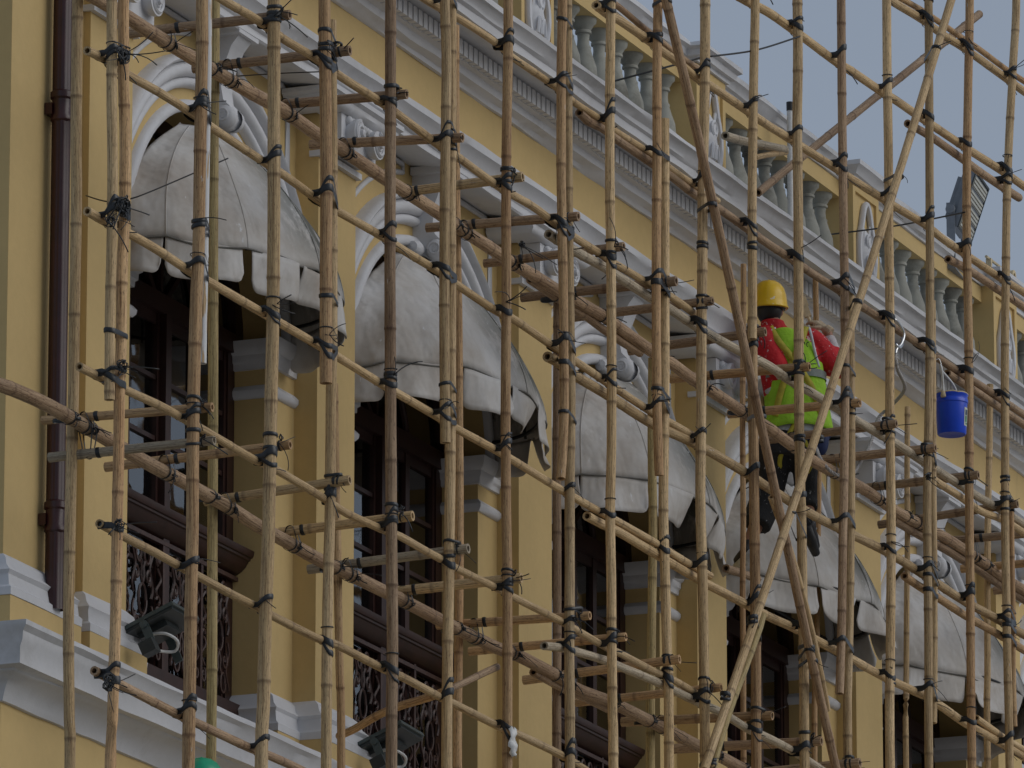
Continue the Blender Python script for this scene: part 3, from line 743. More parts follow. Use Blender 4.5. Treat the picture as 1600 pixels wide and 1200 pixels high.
# measured pole axes: (key, kind, radius, bamboo, [points])
POLES = [
 ('V1a','upright_pole',0.0261,'tan',[(31.128,-1.440,13.514),(31.128,-1.440,12.214),(31.136,-1.440,11.958),(31.143,-1.440,11.639),(31.164,-1.440,11.293),(31.163,-1.440,10.879),(31.156,-1.440,10.625),(31.159,-1.440,10.405),(31.163,-1.440,10.170)]),
 ('V1b','upright_pole',0.0275,'red',[(31.238,-1.450,13.544),(31.238,-1.450,12.244),(31.245,-1.450,11.988),(31.252,-1.450,11.764),(31.279,-1.450,11.482),(31.281,-1.450,11.067),(31.263,-1.450,10.840),(31.264,-1.450,10.428),(31.252,-1.450,10.268),(31.253,-1.450,9.954),(31.248,-1.450,9.640),(31.244,-1.450,9.172),(31.232,-1.450,8.860),(31.220,-1.450,8.549),(31.206,-1.450,8.332),(31.206,-1.450,6.000),(31.206,-1.450,0.020)]),
 ('V2','upright_pole',0.0329,'red',[(32.177,-1.440,13.814),(32.177,-1.440,12.514),(32.184,-1.440,12.251),(32.177,-1.440,11.919),(32.170,-1.440,11.458),(32.166,-1.440,11.130),(32.146,-1.440,10.898),(32.129,-1.440,10.473),(32.124,-1.440,10.086),(32.129,-1.440,9.735),(32.122,-1.440,9.415),(32.118,-1.440,9.034),(32.112,-1.440,8.497),(32.112,-1.440,6.000),(32.112,-1.440,0.020)]),
 ('V2b','upright_pole',0.0222,'painted',[(32.356,-1.390,13.871),(32.356,-1.390,12.571),(32.358,-1.390,12.173),(32.351,-1.390,11.840),(32.345,-1.390,11.443),(32.340,-1.390,11.016),(32.334,-1.390,10.630)]),
 ('V3','upright_pole',0.0337,'tan',[(33.056,-1.440,14.066),(33.056,-1.440,12.766),(33.062,-1.440,12.361),(33.068,-1.440,12.026),(33.075,-1.440,11.692),(33.077,-1.440,11.359),(33.073,-1.440,10.958),(33.062,-1.440,10.691),(33.050,-1.440,10.293),(33.039,-1.440,9.864),(33.014,-1.440,9.533),(32.998,-1.440,9.044),(32.977,-1.440,8.654),(32.977,-1.440,6.000),(32.977,-1.440,0.020)]),
 ('V4','upright_pole',0.0320,'red',[(33.674,-1.450,14.242),(33.674,-1.450,12.942),(33.688,-1.450,12.533),(33.704,-1.450,12.195),(33.715,-1.450,11.857),(33.715,-1.450,11.517),(33.720,-1.450,11.180),(33.725,-1.450,10.848)]),
 ('V4b','upright_pole',0.0278,'tan',[(33.886,-1.395,12.829),(33.899,-1.395,12.528),(33.914,-1.395,12.085),(33.921,-1.395,11.574),(33.927,-1.395,11.168),(33.919,-1.395,10.895),(33.916,-1.395,10.557),(33.913,-1.395,10.221),(33.897,-1.395,9.883),(33.886,-1.395,9.549),(33.885,-1.395,8.822),(33.885,-1.395,6.000),(33.885,-1.395,0.020)]),
 ('V5','upright_pole',0.0308,'brown',[(34.572,-1.440,14.500),(34.572,-1.440,13.200),(34.574,-1.440,12.603),(34.576,-1.440,12.081),(34.577,-1.440,11.665),(34.588,-1.440,11.184),(34.599,-1.440,10.707),(34.611,-1.440,10.232),(34.631,-1.440,9.694),(34.624,-1.440,9.355),(34.624,-1.440,8.952),(34.624,-1.440,6.000),(34.624,-1.440,0.020)]),
 ('V6','upright_pole',0.0281,'tan',[(35.291,-1.450,14.705),(35.291,-1.450,13.405),(35.316,-1.450,13.054),(35.309,-1.450,12.624),(35.298,-1.450,12.266),(35.294,-1.450,11.842),(35.299,-1.450,11.351),(35.315,-1.450,10.894)]),
 ('V6b','upright_pole',0.0298,'tan',[(35.478,-1.410,14.763),(35.478,-1.410,13.463),(35.481,-1.410,12.853),(35.475,-1.410,12.316),(35.482,-1.410,11.786),(35.480,-1.410,11.258),(35.478,-1.410,10.837),(35.471,-1.410,10.487),(35.460,-1.410,10.103),(35.448,-1.410,9.790),(35.439,-1.410,9.102),(35.439,-1.410,6.000),(35.439,-1.410,0.020)]),
 ('V7','upright_pole',0.0286,'red',[(36.222,-1.440,14.973),(36.222,-1.440,13.673),(36.222,-1.440,13.307),(36.201,-1.440,12.864),(36.192,-1.440,12.390),(36.198,-1.440,11.960),(36.186,-1.440,11.348),(36.193,-1.440,10.781),(36.211,-1.440,10.290),(36.212,-1.440,9.240),(36.212,-1.440,6.000),(36.212,-1.440,0.020)]),
 ('V8','upright_pole',0.0275,'red',[(37.008,-1.450,15.197),(37.008,-1.450,13.897),(36.987,-1.450,13.444),(36.981,-1.450,12.886),(36.992,-1.450,12.521),(37.010,-1.450,12.158),(37.017,-1.450,11.758),(37.023,-1.450,11.541),(37.001,-1.450,11.245),(36.967,-1.450,11.064)]),
 ('V8b','upright_pole',0.0293,'tan',[(37.177,-1.410,15.250),(37.177,-1.410,13.950),(37.180,-1.410,13.501),(37.182,-1.410,12.944),(37.194,-1.410,12.392),(37.212,-1.410,11.845),(37.218,-1.410,11.480),(37.202,-1.410,11.076),(37.202,-1.410,10.569),(37.192,-1.410,10.135),(37.200,-1.410,9.422),(37.200,-1.410,6.000),(37.200,-1.410,0.020)]),
 ('V9','upright_pole',0.0278,'tan',[(37.778,-1.440,15.419),(37.778,-1.440,14.119),(37.759,-1.440,13.469),(37.754,-1.440,12.903),(37.766,-1.440,12.532),(37.771,-1.440,11.937),(37.764,-1.440,11.418),(37.741,-1.440,11.045),(37.754,-1.440,10.682),(37.758,-1.440,10.318),(37.767,-1.440,9.884),(37.778,-1.440,9.524),(37.778,-1.440,6.000),(37.778,-1.440,0.020)]),
 ('V10','upright_pole',0.0284,'red',[(38.506,-1.450,15.626),(38.506,-1.450,14.326),(38.487,-1.450,13.858),(38.477,-1.450,13.280),(38.460,-1.450,12.780),(38.454,-1.450,12.324),(38.456,-1.450,11.873),(38.470,-1.450,11.613),(38.488,-1.450,11.419)]),
 ('V10b','upright_pole',0.0284,'tan',[(38.718,-1.405,13.594),(38.714,-1.405,13.078),(38.709,-1.405,12.581),(38.701,-1.405,12.009),(38.685,-1.405,11.628),(38.670,-1.405,11.249),(38.693,-1.405,10.880),(38.713,-1.405,10.511),(38.741,-1.405,10.145),(38.740,-1.405,9.701),(38.740,-1.405,6.000),(38.740,-1.405,0.020)]),
 ('V11','upright_pole',0.0306,'tan',[(39.314,-1.440,15.859),(39.314,-1.440,14.559),(39.294,-1.440,13.886),(39.252,-1.440,13.330),(39.239,-1.440,12.900),(39.215,-1.440,12.432),(39.202,-1.440,11.970),(39.180,-1.440,11.432),(39.201,-1.440,11.058),(39.216,-1.440,10.684),(39.225,-1.440,10.235),(39.231,-1.440,9.788),(39.231,-1.440,6.000),(39.231,-1.440,0.020)]),
 ('V12','upright_pole',0.0276,'tan',[(40.160,-1.445,16.100),(40.160,-1.445,14.800),(40.127,-1.445,14.311),(40.097,-1.445,13.826),(40.073,-1.445,13.384),(40.073,-1.445,12.990),(40.060,-1.445,12.596)]),
 ('V12b','upright_pole',0.0311,'red',[(40.131,-1.420,12.733),(40.128,-1.420,12.341),(40.135,-1.420,11.953),(40.137,-1.420,11.565),(40.143,-1.420,11.103),(40.146,-1.420,10.604),(40.138,-1.420,9.954),(40.138,-1.420,6.000),(40.138,-1.420,0.020)]),
 ('V13','upright_pole',0.0304,'tan',[(40.922,-1.440,16.319),(40.922,-1.440,15.019),(40.920,-1.440,14.530),(40.895,-1.440,14.119),(40.899,-1.440,13.636),(40.892,-1.440,13.114),(40.882,-1.440,12.515),(40.883,-1.440,12.040),(40.905,-1.440,11.611),(40.914,-1.440,11.143),(40.922,-1.440,10.637),(40.918,-1.440,10.094),(40.918,-1.440,6.000),(40.918,-1.440,0.020)]),
 ('V14','upright_pole',0.0274,'brown',[(41.697,-1.450,16.540),(41.697,-1.450,15.240),(41.693,-1.450,14.743),(41.692,-1.450,14.167),(41.698,-1.450,13.637),(41.701,-1.450,13.190),(41.686,-1.450,12.620),(41.655,-1.450,12.131),(41.618,-1.450,11.723),(41.587,-1.450,11.279),(41.553,-1.450,10.956),(41.525,-1.450,10.737)]),
 ('V14b','upright_pole',0.0293,'tan',[(41.913,-1.410,13.344),(41.906,-1.410,12.756),(41.895,-1.410,12.268),(41.866,-1.410,11.739),(41.834,-1.410,11.293),(41.788,-1.410,10.807),(41.776,-1.410,10.251),(41.776,-1.410,6.000),(41.776,-1.410,0.020)]),
 ('V15','upright_pole',0.0295,'tan',[(42.590,-1.440,16.797),(42.590,-1.440,15.497),(42.584,-1.440,14.906),(42.588,-1.440,14.363),(42.576,-1.440,13.818),(42.576,-1.440,13.321),(42.551,-1.440,12.740),(42.551,-1.440,12.249),(42.539,-1.440,11.757),(42.498,-1.440,11.102),(42.471,-1.440,10.375),(42.471,-1.440,6.000),(42.471,-1.440,0.020)]),
 ('V16','upright_pole',0.0283,'tan',[(43.401,-1.445,17.029),(43.401,-1.445,15.729),(43.391,-1.445,15.127),(43.374,-1.445,14.526),(43.354,-1.445,13.845),(43.322,-1.445,13.250),(43.266,-1.445,12.654),(43.230,-1.445,12.232),(43.227,-1.445,11.737),(43.216,-1.445,11.161),(43.197,-1.445,10.507),(43.197,-1.445,6.000),(43.197,-1.445,0.020)]),
 ('V16b','upright_pole',0.0243,'tan',[(43.531,-1.395,13.683),(43.520,-1.395,13.134),(43.497,-1.395,12.460),(43.491,-1.395,11.878),(43.467,-1.395,11.296),(43.438,-1.395,10.922)]),
 ('V17','upright_pole',0.0284,'red',[(44.258,-1.440,17.275),(44.258,-1.440,15.975),(44.202,-1.440,15.350),(44.144,-1.440,14.729),(44.117,-1.440,14.206),(44.125,-1.440,13.696),(44.114,-1.440,13.099),(44.086,-1.440,12.501),(44.080,-1.440,11.997),(44.069,-1.440,11.494),(44.059,-1.440,10.663),(44.059,-1.440,6.000),(44.059,-1.440,0.020)]),
 ('V18','upright_pole',0.0282,'tan',[(45.246,-1.440,17.558),(45.246,-1.440,16.258),(45.148,-1.440,15.698),(45.041,-1.440,15.183),(44.961,-1.440,14.681),(44.916,-1.440,14.190),(44.867,-1.440,13.616),(44.847,-1.440,13.095),(44.817,-1.440,12.576),(44.814,-1.440,12.064),(44.818,-1.440,11.515),(44.827,-1.440,10.803),(44.827,-1.440,6.000),(44.827,-1.440,0.020)]),
 ('V18b','upright_pole',0.0198,'red',[(45.070,-1.400,12.634),(45.065,-1.400,12.290),(45.067,-1.400,11.950),(45.051,-1.400,11.522),(45.061,-1.400,11.206)]),
 ('R1','upright_pole',0.0268,'tan',[(32.192,-0.750,13.898),(32.192,-0.750,12.598),(32.192,-0.750,12.265),(32.198,-0.750,11.868),(32.213,-0.750,11.541),(32.213,-0.750,11.212),(32.209,-0.750,10.818),(32.213,-0.750,10.526),(32.201,-0.750,10.166),(32.195,-0.750,9.841),(32.192,-0.750,9.519),(32.197,-0.750,9.264),(32.221,-0.750,8.853),(32.235,-0.750,8.570),(32.235,-0.750,6.000),(32.235,-0.750,0.020)]),
 ('R2','upright_pole',0.0264,'green',[(33.853,-0.750,14.374),(33.853,-0.750,13.074),(33.856,-0.750,12.588),(33.855,-0.750,12.104),(33.863,-0.750,11.625),(33.879,-0.750,10.947),(33.887,-0.750,10.440),(33.890,-0.750,10.070),(33.899,-0.750,9.603),(33.901,-0.750,8.872),(33.901,-0.750,6.000),(33.901,-0.750,0.020)]),
 ('R3','upright_pole',0.0230,'red',[(35.446,-0.750,11.312),(35.469,-0.750,10.894),(35.501,-0.750,10.446),(35.519,-0.750,10.101),(35.543,-0.750,9.758),(35.571,-0.750,9.175),(35.571,-0.750,6.000),(35.571,-0.750,0.020)]),
 ('R4','upright_pole',0.0241,'red',[(37.129,-0.750,13.787),(37.134,-0.750,13.375),(37.148,-0.750,12.818),(37.164,-0.750,12.451),(37.185,-0.750,12.086),(37.196,-0.750,11.536),(37.208,-0.750,10.990),(37.206,-0.750,10.553),(37.198,-0.750,10.189),(37.187,-0.750,9.468),(37.187,-0.750,6.000),(37.187,-0.750,0.020)]),
 ('R5','upright_pole',0.0257,'brown',[(38.690,-0.750,12.580),(38.683,-0.750,12.067),(38.674,-0.750,11.685),(38.674,-0.750,11.119),(38.674,-0.750,10.556),(38.666,-0.750,9.736),(38.666,-0.750,6.000),(38.666,-0.750,0.020)]),
 ('R6','upright_pole',0.0265,'green',[(40.224,-0.750,12.584),(40.206,-0.750,12.029),(40.221,-0.750,11.564),(40.200,-0.750,11.171),(40.185,-0.750,10.780),(40.161,-0.750,10.007),(40.161,-0.750,6.000),(40.161,-0.750,0.020)]),
 ('R7','upright_pole',0.0187,'red',[(41.812,-0.750,13.561),(41.802,-0.750,13.202),(41.777,-0.750,12.707),(41.771,-0.750,12.300),(41.771,-0.750,11.896),(41.750,-0.750,11.450),(41.754,-0.750,10.931),(41.744,-0.750,10.294),(41.744,-0.750,6.000),(41.744,-0.750,0.020)]),
 ('R8','upright_pole',0.0197,'red',[(44.395,-0.300,14.419),(44.407,-0.300,13.962),(44.416,-0.300,13.446),(44.432,-0.300,12.934),(44.397,-0.300,12.371),(44.376,-0.300,12.069),(44.351,-0.300,11.641),(44.289,-0.300,10.788),(44.289,-0.300,6.000),(44.289,-0.300,0.020)]),
 ('R9','upright_pole',0.0198,'tan',[(44.911,-0.750,13.363),(44.883,-0.750,12.865),(44.876,-0.750,12.477),(44.841,-0.750,12.000),(44.806,-0.750,11.356),(44.786,-0.750,10.846),(44.786,-0.750,6.000),(44.786,-0.750,0.020)]),
 ('R10','upright_pole',0.0226,'tan',[(46.648,-0.750,13.920),(46.612,-0.750,13.469),(46.564,-0.750,13.058),(46.524,-0.750,12.563),(46.494,-0.750,11.897),(46.464,-0.750,11.150),(46.464,-0.750,6.000),(46.464,-0.750,0.020)]),
 ('FL1','ledger_pole',0.0226,'tan',[(31.006,-1.370,11.869),(31.201,-1.370,11.881),(31.473,-1.370,11.875),(31.845,-1.370,11.886),(32.225,-1.370,11.884),(32.495,-1.370,11.874),(32.982,-1.370,11.866),(33.351,-1.370,11.862),(33.793,-1.370,11.844),(34.092,-1.370,11.849),(34.601,-1.370,11.861),(35.007,-1.370,11.859),(35.386,-1.370,11.862),(35.691,-1.370,11.852),(36.238,-1.370,11.843),(36.452,-1.370,11.859),(37.085,-1.370,11.844),(37.404,-1.370,11.839),(37.865,-1.370,11.829),(38.569,-1.370,11.820),(39.233,-1.370,11.831)]),
 ('FL1b','ledger_pole',0.0277,'tan',[(36.995,-1.360,11.772),(37.139,-1.360,11.777),(37.429,-1.360,11.761),(37.890,-1.360,11.765),(38.595,-1.360,11.759),(39.354,-1.360,11.801),(40.180,-1.360,11.813),(40.543,-1.360,11.807),(41.297,-1.360,11.809),(41.794,-1.360,11.828),(42.660,-1.360,11.867),(43.357,-1.360,11.870),(44.149,-1.360,11.863),(44.927,-1.360,11.882),(45.960,-1.360,11.896),(49.159,-1.360,11.955)]),
 ('FL1c','ledger_pole',0.0256,'red',[(43.036,-1.355,11.787),(43.281,-1.355,11.780),(43.704,-1.355,11.781),(44.249,-1.355,11.775),(44.937,-1.355,11.787),(45.969,-1.355,11.790),(49.169,-1.355,11.819)]),
 ('FL2','ledger_pole',0.0226,'tan',[(31.032,-1.370,11.076),(31.256,-1.370,11.076),(31.496,-1.370,11.085),(31.845,-1.370,11.086),(32.245,-1.370,11.073),(32.514,-1.370,11.077),(33.022,-1.370,11.076),(33.366,-1.370,11.076),(33.772,-1.370,11.076),(34.103,-1.370,11.073),(34.609,-1.370,11.065),(34.902,-1.370,11.064),(35.427,-1.370,11.063),(35.694,-1.370,11.058),(36.294,-1.370,11.065),(37.044,-1.370,11.056),(37.399,-1.370,11.054),(37.819,-1.370,11.057),(38.057,-1.370,11.060),(38.662,-1.370,11.063),(39.053,-1.370,11.055),(39.525,-1.370,11.056)]),
 ('FL2b','ledger_pole',0.0268,'tan',[(37.602,-1.355,11.000),(37.857,-1.355,11.004),(38.095,-1.355,11.014),(38.659,-1.355,11.008),(38.988,-1.355,11.005),(39.458,-1.355,11.005),(40.176,-1.355,11.019),(40.538,-1.355,11.023),(40.984,-1.355,11.043),(41.403,-1.355,11.048),(42.051,-1.355,11.057),(42.609,-1.355,11.062),(43.376,-1.355,11.089),(43.712,-1.355,11.087),(44.216,-1.355,11.067),(44.954,-1.355,11.072),(45.928,-1.355,11.064),(49.128,-1.355,11.058)]),
 ('FL2c','ledger_pole',0.0228,'tan',[(44.367,-1.370,11.132),(44.624,-1.370,11.122),(44.910,-1.370,11.109),(45.346,-1.370,11.105),(45.884,-1.370,11.111),(49.084,-1.370,11.117)]),
 ('FL3','ledger_pole',0.0208,'tan',[(30.972,-1.370,10.295),(31.208,-1.370,10.297),(31.520,-1.370,10.303),(31.889,-1.370,10.315),(32.189,-1.370,10.313),(32.394,-1.370,10.311),(32.780,-1.370,10.301),(33.039,-1.370,10.297),(33.300,-1.370,10.305),(33.818,-1.370,10.293),(34.173,-1.370,10.276),(34.652,-1.370,10.291),(34.909,-1.370,10.305),(35.195,-1.370,10.300),(35.458,-1.370,10.300),(35.662,-1.370,10.294),(36.295,-1.370,10.306),(36.452,-1.370,10.303),(37.174,-1.370,10.311),(37.813,-1.370,10.301),(38.049,-1.370,10.308),(38.581,-1.370,10.310),(38.918,-1.370,10.320),(39.364,-1.370,10.312)]),
 ('FL3b','ledger_pole',0.0248,'grey',[(36.955,-1.355,10.132),(37.212,-1.355,10.172),(37.432,-1.355,10.194),(37.851,-1.355,10.230),(38.087,-1.355,10.240),(38.619,-1.355,10.263),(38.956,-1.355,10.269),(39.340,-1.355,10.275),(39.763,-1.355,10.288),(40.160,-1.355,10.275),(40.520,-1.355,10.285),(40.997,-1.355,10.285),(41.300,-1.355,10.271),(41.989,-1.355,10.235)]),
 ('FL4','ledger_pole',0.0220,'tan',[(31.216,-1.370,9.584),(31.542,-1.370,9.578),(31.835,-1.370,9.577),(32.156,-1.370,9.568),(32.382,-1.370,9.564),(32.704,-1.370,9.557),(33.054,-1.370,9.554),(33.267,-1.370,9.548),(33.830,-1.370,9.546),(34.075,-1.370,9.562),(34.685,-1.370,9.555),(34.916,-1.370,9.562),(35.436,-1.370,9.554),(35.639,-1.370,9.555),(36.296,-1.370,9.551),(36.452,-1.370,9.559),(37.171,-1.370,9.562),(37.583,-1.370,9.541)]),
 ('FL5','ledger_pole',0.0218,'brown',[(31.182,-1.370,8.863),(31.347,-1.370,8.858),(31.512,-1.370,8.852),(31.804,-1.370,8.843),(32.175,-1.370,8.832),(32.378,-1.370,8.832),(32.682,-1.370,8.829),(33.014,-1.370,8.827),(33.226,-1.370,8.833),(33.623,-1.370,8.832),(33.865,-1.370,8.820)]),
 ('FU1','ledger_pole',0.0233,'tan',[(32.131,-1.370,12.569),(32.596,-1.370,12.572),(32.967,-1.370,12.586),(33.338,-1.370,12.578),(33.748,-1.370,12.589),(34.082,-1.370,12.581),(34.627,-1.370,12.587),(34.940,-1.370,12.580),(35.418,-1.370,12.562),(35.651,-1.370,12.567),(36.265,-1.370,12.554),(36.763,-1.370,12.570),(37.088,-1.370,12.557),(37.340,-1.370,12.551),(37.802,-1.370,12.555),(38.001,-1.370,12.553),(38.538,-1.370,12.569),(38.920,-1.370,12.579),(39.298,-1.370,12.571)]),
 ('FU1b','ledger_pole',0.0279,'grey',[(37.029,-1.355,12.481),(37.251,-1.355,12.482),(37.543,-1.355,12.488),(37.869,-1.355,12.503),(38.109,-1.355,12.502),(38.576,-1.355,12.504),(38.928,-1.355,12.513),(39.305,-1.355,12.512),(39.560,-1.355,12.516),(40.057,-1.355,12.537),(40.575,-1.355,12.565),(40.945,-1.355,12.561),(41.333,-1.355,12.576),(41.750,-1.355,12.583),(42.103,-1.355,12.587),(42.629,-1.355,12.601),(42.909,-1.355,12.611),(43.315,-1.355,12.611),(43.741,-1.355,12.614),(44.160,-1.355,12.618),(44.586,-1.355,12.622),(45.007,-1.355,12.637),(46.018,-1.355,12.646),(49.217,-1.355,12.700)]),
 ('FU1c','ledger_pole',0.0248,'tan',[(43.480,-1.370,12.530),(43.731,-1.370,12.526),(44.112,-1.370,12.530),(44.537,-1.370,12.525),(44.985,-1.370,12.567),(45.425,-1.370,12.571),(45.967,-1.370,12.569),(49.167,-1.370,12.577)]),
 ('FT1','ledger_pole',0.0205,'tan',[(34.995,-1.370,13.319),(35.234,-1.370,13.323),(35.530,-1.370,13.338),(35.684,-1.370,13.349),(35.986,-1.370,13.358),(36.292,-1.370,13.360),(36.452,-1.370,13.345),(37.052,-1.370,13.351),(37.383,-1.370,13.337),(37.838,-1.370,13.347),(38.038,-1.370,13.340),(38.589,-1.370,13.356),(38.900,-1.370,13.350),(39.322,-1.370,13.351),(39.686,-1.370,13.355)]),
 ('FT1b','ledger_pole',0.0254,'brown',[(37.499,-1.355,13.310),(37.647,-1.355,13.297),(37.876,-1.355,13.317),(38.077,-1.355,13.310),(38.628,-1.355,13.314),(38.939,-1.355,13.319),(39.318,-1.355,13.309),(39.715,-1.355,13.325),(40.227,-1.355,13.326),(40.594,-1.355,13.324),(41.011,-1.355,13.332),(41.355,-1.355,13.333),(41.856,-1.355,13.347),(42.295,-1.355,13.348),(42.694,-1.355,13.358),(42.938,-1.355,13.359),(43.521,-1.355,13.369),(43.722,-1.355,13.362),(44.285,-1.355,13.371),(44.584,-1.355,13.381),(45.072,-1.355,13.387),(45.514,-1.355,13.393),(46.061,-1.355,13.404),(49.260,-1.355,13.460)]),
 ('FT1c','ledger_pole',0.0251,'brown',[(43.951,-1.350,13.310),(44.297,-1.350,13.315),(44.557,-1.350,13.324),(45.084,-1.350,13.325),(45.526,-1.350,13.327),(46.072,-1.350,13.337),(49.272,-1.350,13.375)]),
 ('FT2','ledger_pole',0.0265,'tan',[(37.723,-1.370,14.005),(37.863,-1.370,14.002),(38.085,-1.370,14.019),(38.556,-1.370,14.029),(38.764,-1.370,14.024),(39.047,-1.370,14.029),(39.333,-1.370,14.018),(39.580,-1.370,14.034),(40.203,-1.370,14.049),(40.571,-1.370,14.056),(40.944,-1.370,14.075),(41.254,-1.370,14.084),(41.803,-1.370,14.106),(42.076,-1.370,14.115),(42.679,-1.370,14.139),(42.925,-1.370,14.148),(43.511,-1.370,14.180),(43.802,-1.370,14.173),(44.187,-1.370,14.180),(44.578,-1.370,14.191),(45.068,-1.370,14.205),(45.513,-1.370,14.227),(46.063,-1.370,14.251),(49.259,-1.370,14.399)]),
 ('FT2b','ledger_pole',0.0194,'brown',[(37.741,-1.340,14.112),(37.941,-1.340,14.116),(38.164,-1.340,14.122),(38.635,-1.340,14.104),(38.843,-1.340,14.104),(39.053,-1.340,14.096),(39.447,-1.340,14.107)]),
 ('FT2c','ledger_pole',0.0273,'brown',[(43.982,-1.355,14.074),(44.228,-1.355,14.097),(44.488,-1.355,14.110),(45.016,-1.355,14.124),(45.243,-1.355,14.132),(45.554,-1.355,14.137),(46.103,-1.355,14.147),(49.303,-1.355,14.204)]),
 ('FT3','ledger_pole',0.0273,'tan',[(39.920,-1.370,14.716),(40.218,-1.370,14.737),(40.588,-1.370,14.774),(40.963,-1.370,14.786),(41.274,-1.370,14.792),(41.825,-1.370,14.800),(42.099,-1.370,14.818),(42.668,-1.370,14.840),(42.952,-1.370,14.858),(43.364,-1.370,14.872),(43.668,-1.370,14.885),(44.260,-1.370,14.909),(44.482,-1.370,14.920),(45.106,-1.370,14.953),(45.553,-1.370,14.968),(46.104,-1.370,14.982),(49.303,-1.370,15.073)]),
 ('FT3b','ledger_pole',0.0271,'brown',[(43.216,-1.355,14.778),(43.581,-1.355,14.808),(43.836,-1.355,14.820),(44.392,-1.355,14.833),(44.694,-1.355,14.838),(45.147,-1.355,14.856),(45.485,-1.355,14.873)]),
 ('FT4','ledger_pole',0.0272,'tan',[(42.607,-1.370,15.493),(42.940,-1.370,15.503),(43.480,-1.370,15.545),(43.953,-1.370,15.561),(44.252,-1.370,15.584),(44.646,-1.370,15.602),(45.181,-1.370,15.621),(45.589,-1.370,15.635),(46.143,-1.370,15.665),(49.340,-1.370,15.808)]),
 ('FT4b','ledger_pole',0.0199,'red',[(42.756,-1.340,15.565),(43.154,-1.340,15.597),(43.571,-1.340,15.634),(43.916,-1.340,15.654),(44.345,-1.340,15.674),(44.740,-1.340,15.697),(45.276,-1.340,15.713),(45.686,-1.340,15.736),(46.242,-1.340,15.776),(49.435,-1.340,15.983)]),
 ('RL0','ledger_pole',0.0371,'brown',[(31.876,-0.825,12.532),(32.301,-0.825,12.551),(32.628,-0.825,12.556),(32.883,-0.825,12.553),(33.410,-0.825,12.560),(33.674,-0.825,12.564),(34.220,-0.825,12.578),(34.553,-0.825,12.592),(35.037,-0.825,12.580),(35.349,-0.825,12.584),(35.939,-0.825,12.577),(36.236,-0.825,12.578),(36.731,-0.825,12.577),(37.010,-0.825,12.567),(37.483,-0.825,12.568),(37.800,-0.825,12.561),(38.122,-0.825,12.570),(38.518,-0.825,12.572),(38.790,-0.825,12.581),(39.269,-0.825,12.594),(39.476,-0.825,12.586),(40.001,-0.825,12.571),(40.322,-0.825,12.576),(40.712,-0.825,12.561),(41.264,-0.825,12.561),(41.647,-0.825,12.556),(42.024,-0.825,12.561),(42.406,-0.825,12.546),(42.877,-0.825,12.532),(43.358,-0.825,12.551),(43.897,-0.825,12.561),(44.434,-0.825,12.551),(44.944,-0.825,12.567),(45.504,-0.825,12.587),(46.168,-0.825,12.583),(46.628,-0.825,12.570),(47.083,-0.825,12.571),(47.645,-0.825,12.574),(50.845,-0.825,12.587)]),
 ('RL0b','ledger_pole',0.0242,'brown',[(38.148,-0.795,12.552),(38.594,-0.795,12.544),(38.916,-0.795,12.550),(39.377,-0.795,12.534),(39.899,-0.795,12.534)]),
 ('RL0c','ledger_pole',0.0277,'brown',[(44.455,-0.795,12.503),(45.029,-0.795,12.514),(45.590,-0.795,12.530),(46.255,-0.795,12.534),(46.717,-0.795,12.524),(47.735,-0.795,12.532),(50.935,-0.795,12.526)]),
 ('RL1','ledger_pole',0.0360,'brown',[(31.025,-0.825,10.299),(31.235,-0.825,10.320),(31.468,-0.825,10.333),(31.755,-0.825,10.341),(32.149,-0.825,10.332),(32.447,-0.825,10.324),(32.695,-0.825,10.315),(32.947,-0.825,10.309),(33.365,-0.825,10.308),(33.601,-0.825,10.304),(33.944,-0.825,10.298),(34.268,-0.825,10.280),(34.572,-0.825,10.276),(35.125,-0.825,10.266),(35.381,-0.825,10.271),(35.964,-0.825,10.277),(36.204,-0.825,10.280),(36.772,-0.825,10.278),(37.020,-0.825,10.278),(37.610,-0.825,10.287),(37.800,-0.825,10.302),(38.118,-0.825,10.306),(38.578,-0.825,10.300),(38.777,-0.825,10.286),(39.250,-0.825,10.310),(39.485,-0.825,10.317),(40.141,-0.825,10.320),(40.750,-0.825,10.322),(41.154,-0.825,10.326),(41.743,-0.825,10.320),(42.428,-0.825,10.332)]),
 ('RL1b','ledger_pole',0.0238,'brown',[(38.193,-0.795,10.272),(38.654,-0.795,10.265),(38.903,-0.795,10.276),(39.357,-0.795,10.280)]),
 ('D1','brace_pole',0.0282,'brown',[(38.371,-1.525,14.310),(38.756,-1.525,13.801),(39.130,-1.525,13.284),(39.495,-1.525,12.760),(39.854,-1.525,12.231),(40.212,-1.525,11.701),(40.570,-1.525,11.171),(40.933,-1.525,10.644),(41.304,-1.525,10.123)]),
 ('D1b','brace_pole',0.0209,'tan',[(40.215,-1.500,11.666),(40.361,-1.500,11.554),(40.500,-1.500,11.434),(40.631,-1.500,11.307),(40.754,-1.500,11.172),(40.868,-1.500,11.030),(40.974,-1.500,10.880),(41.073,-1.500,10.723),(41.163,-1.500,10.559)]),
 ('D2','brace_pole',0.0261,'tan',[(43.591,-1.570,15.793),(43.016,-1.570,15.021),(42.436,-1.570,14.255),(41.852,-1.570,13.494),(41.263,-1.570,12.739),(40.670,-1.570,11.989),(40.072,-1.570,11.245),(39.469,-1.570,10.506),(38.863,-1.570,9.773)]),
 ('D2b','brace_pole',0.0212,'green',[(39.942,-1.540,10.898),(39.886,-1.540,10.811),(39.620,-1.540,10.503),(39.370,-1.540,10.218),(39.122,-1.540,9.883),(39.025,-1.540,9.706)]),
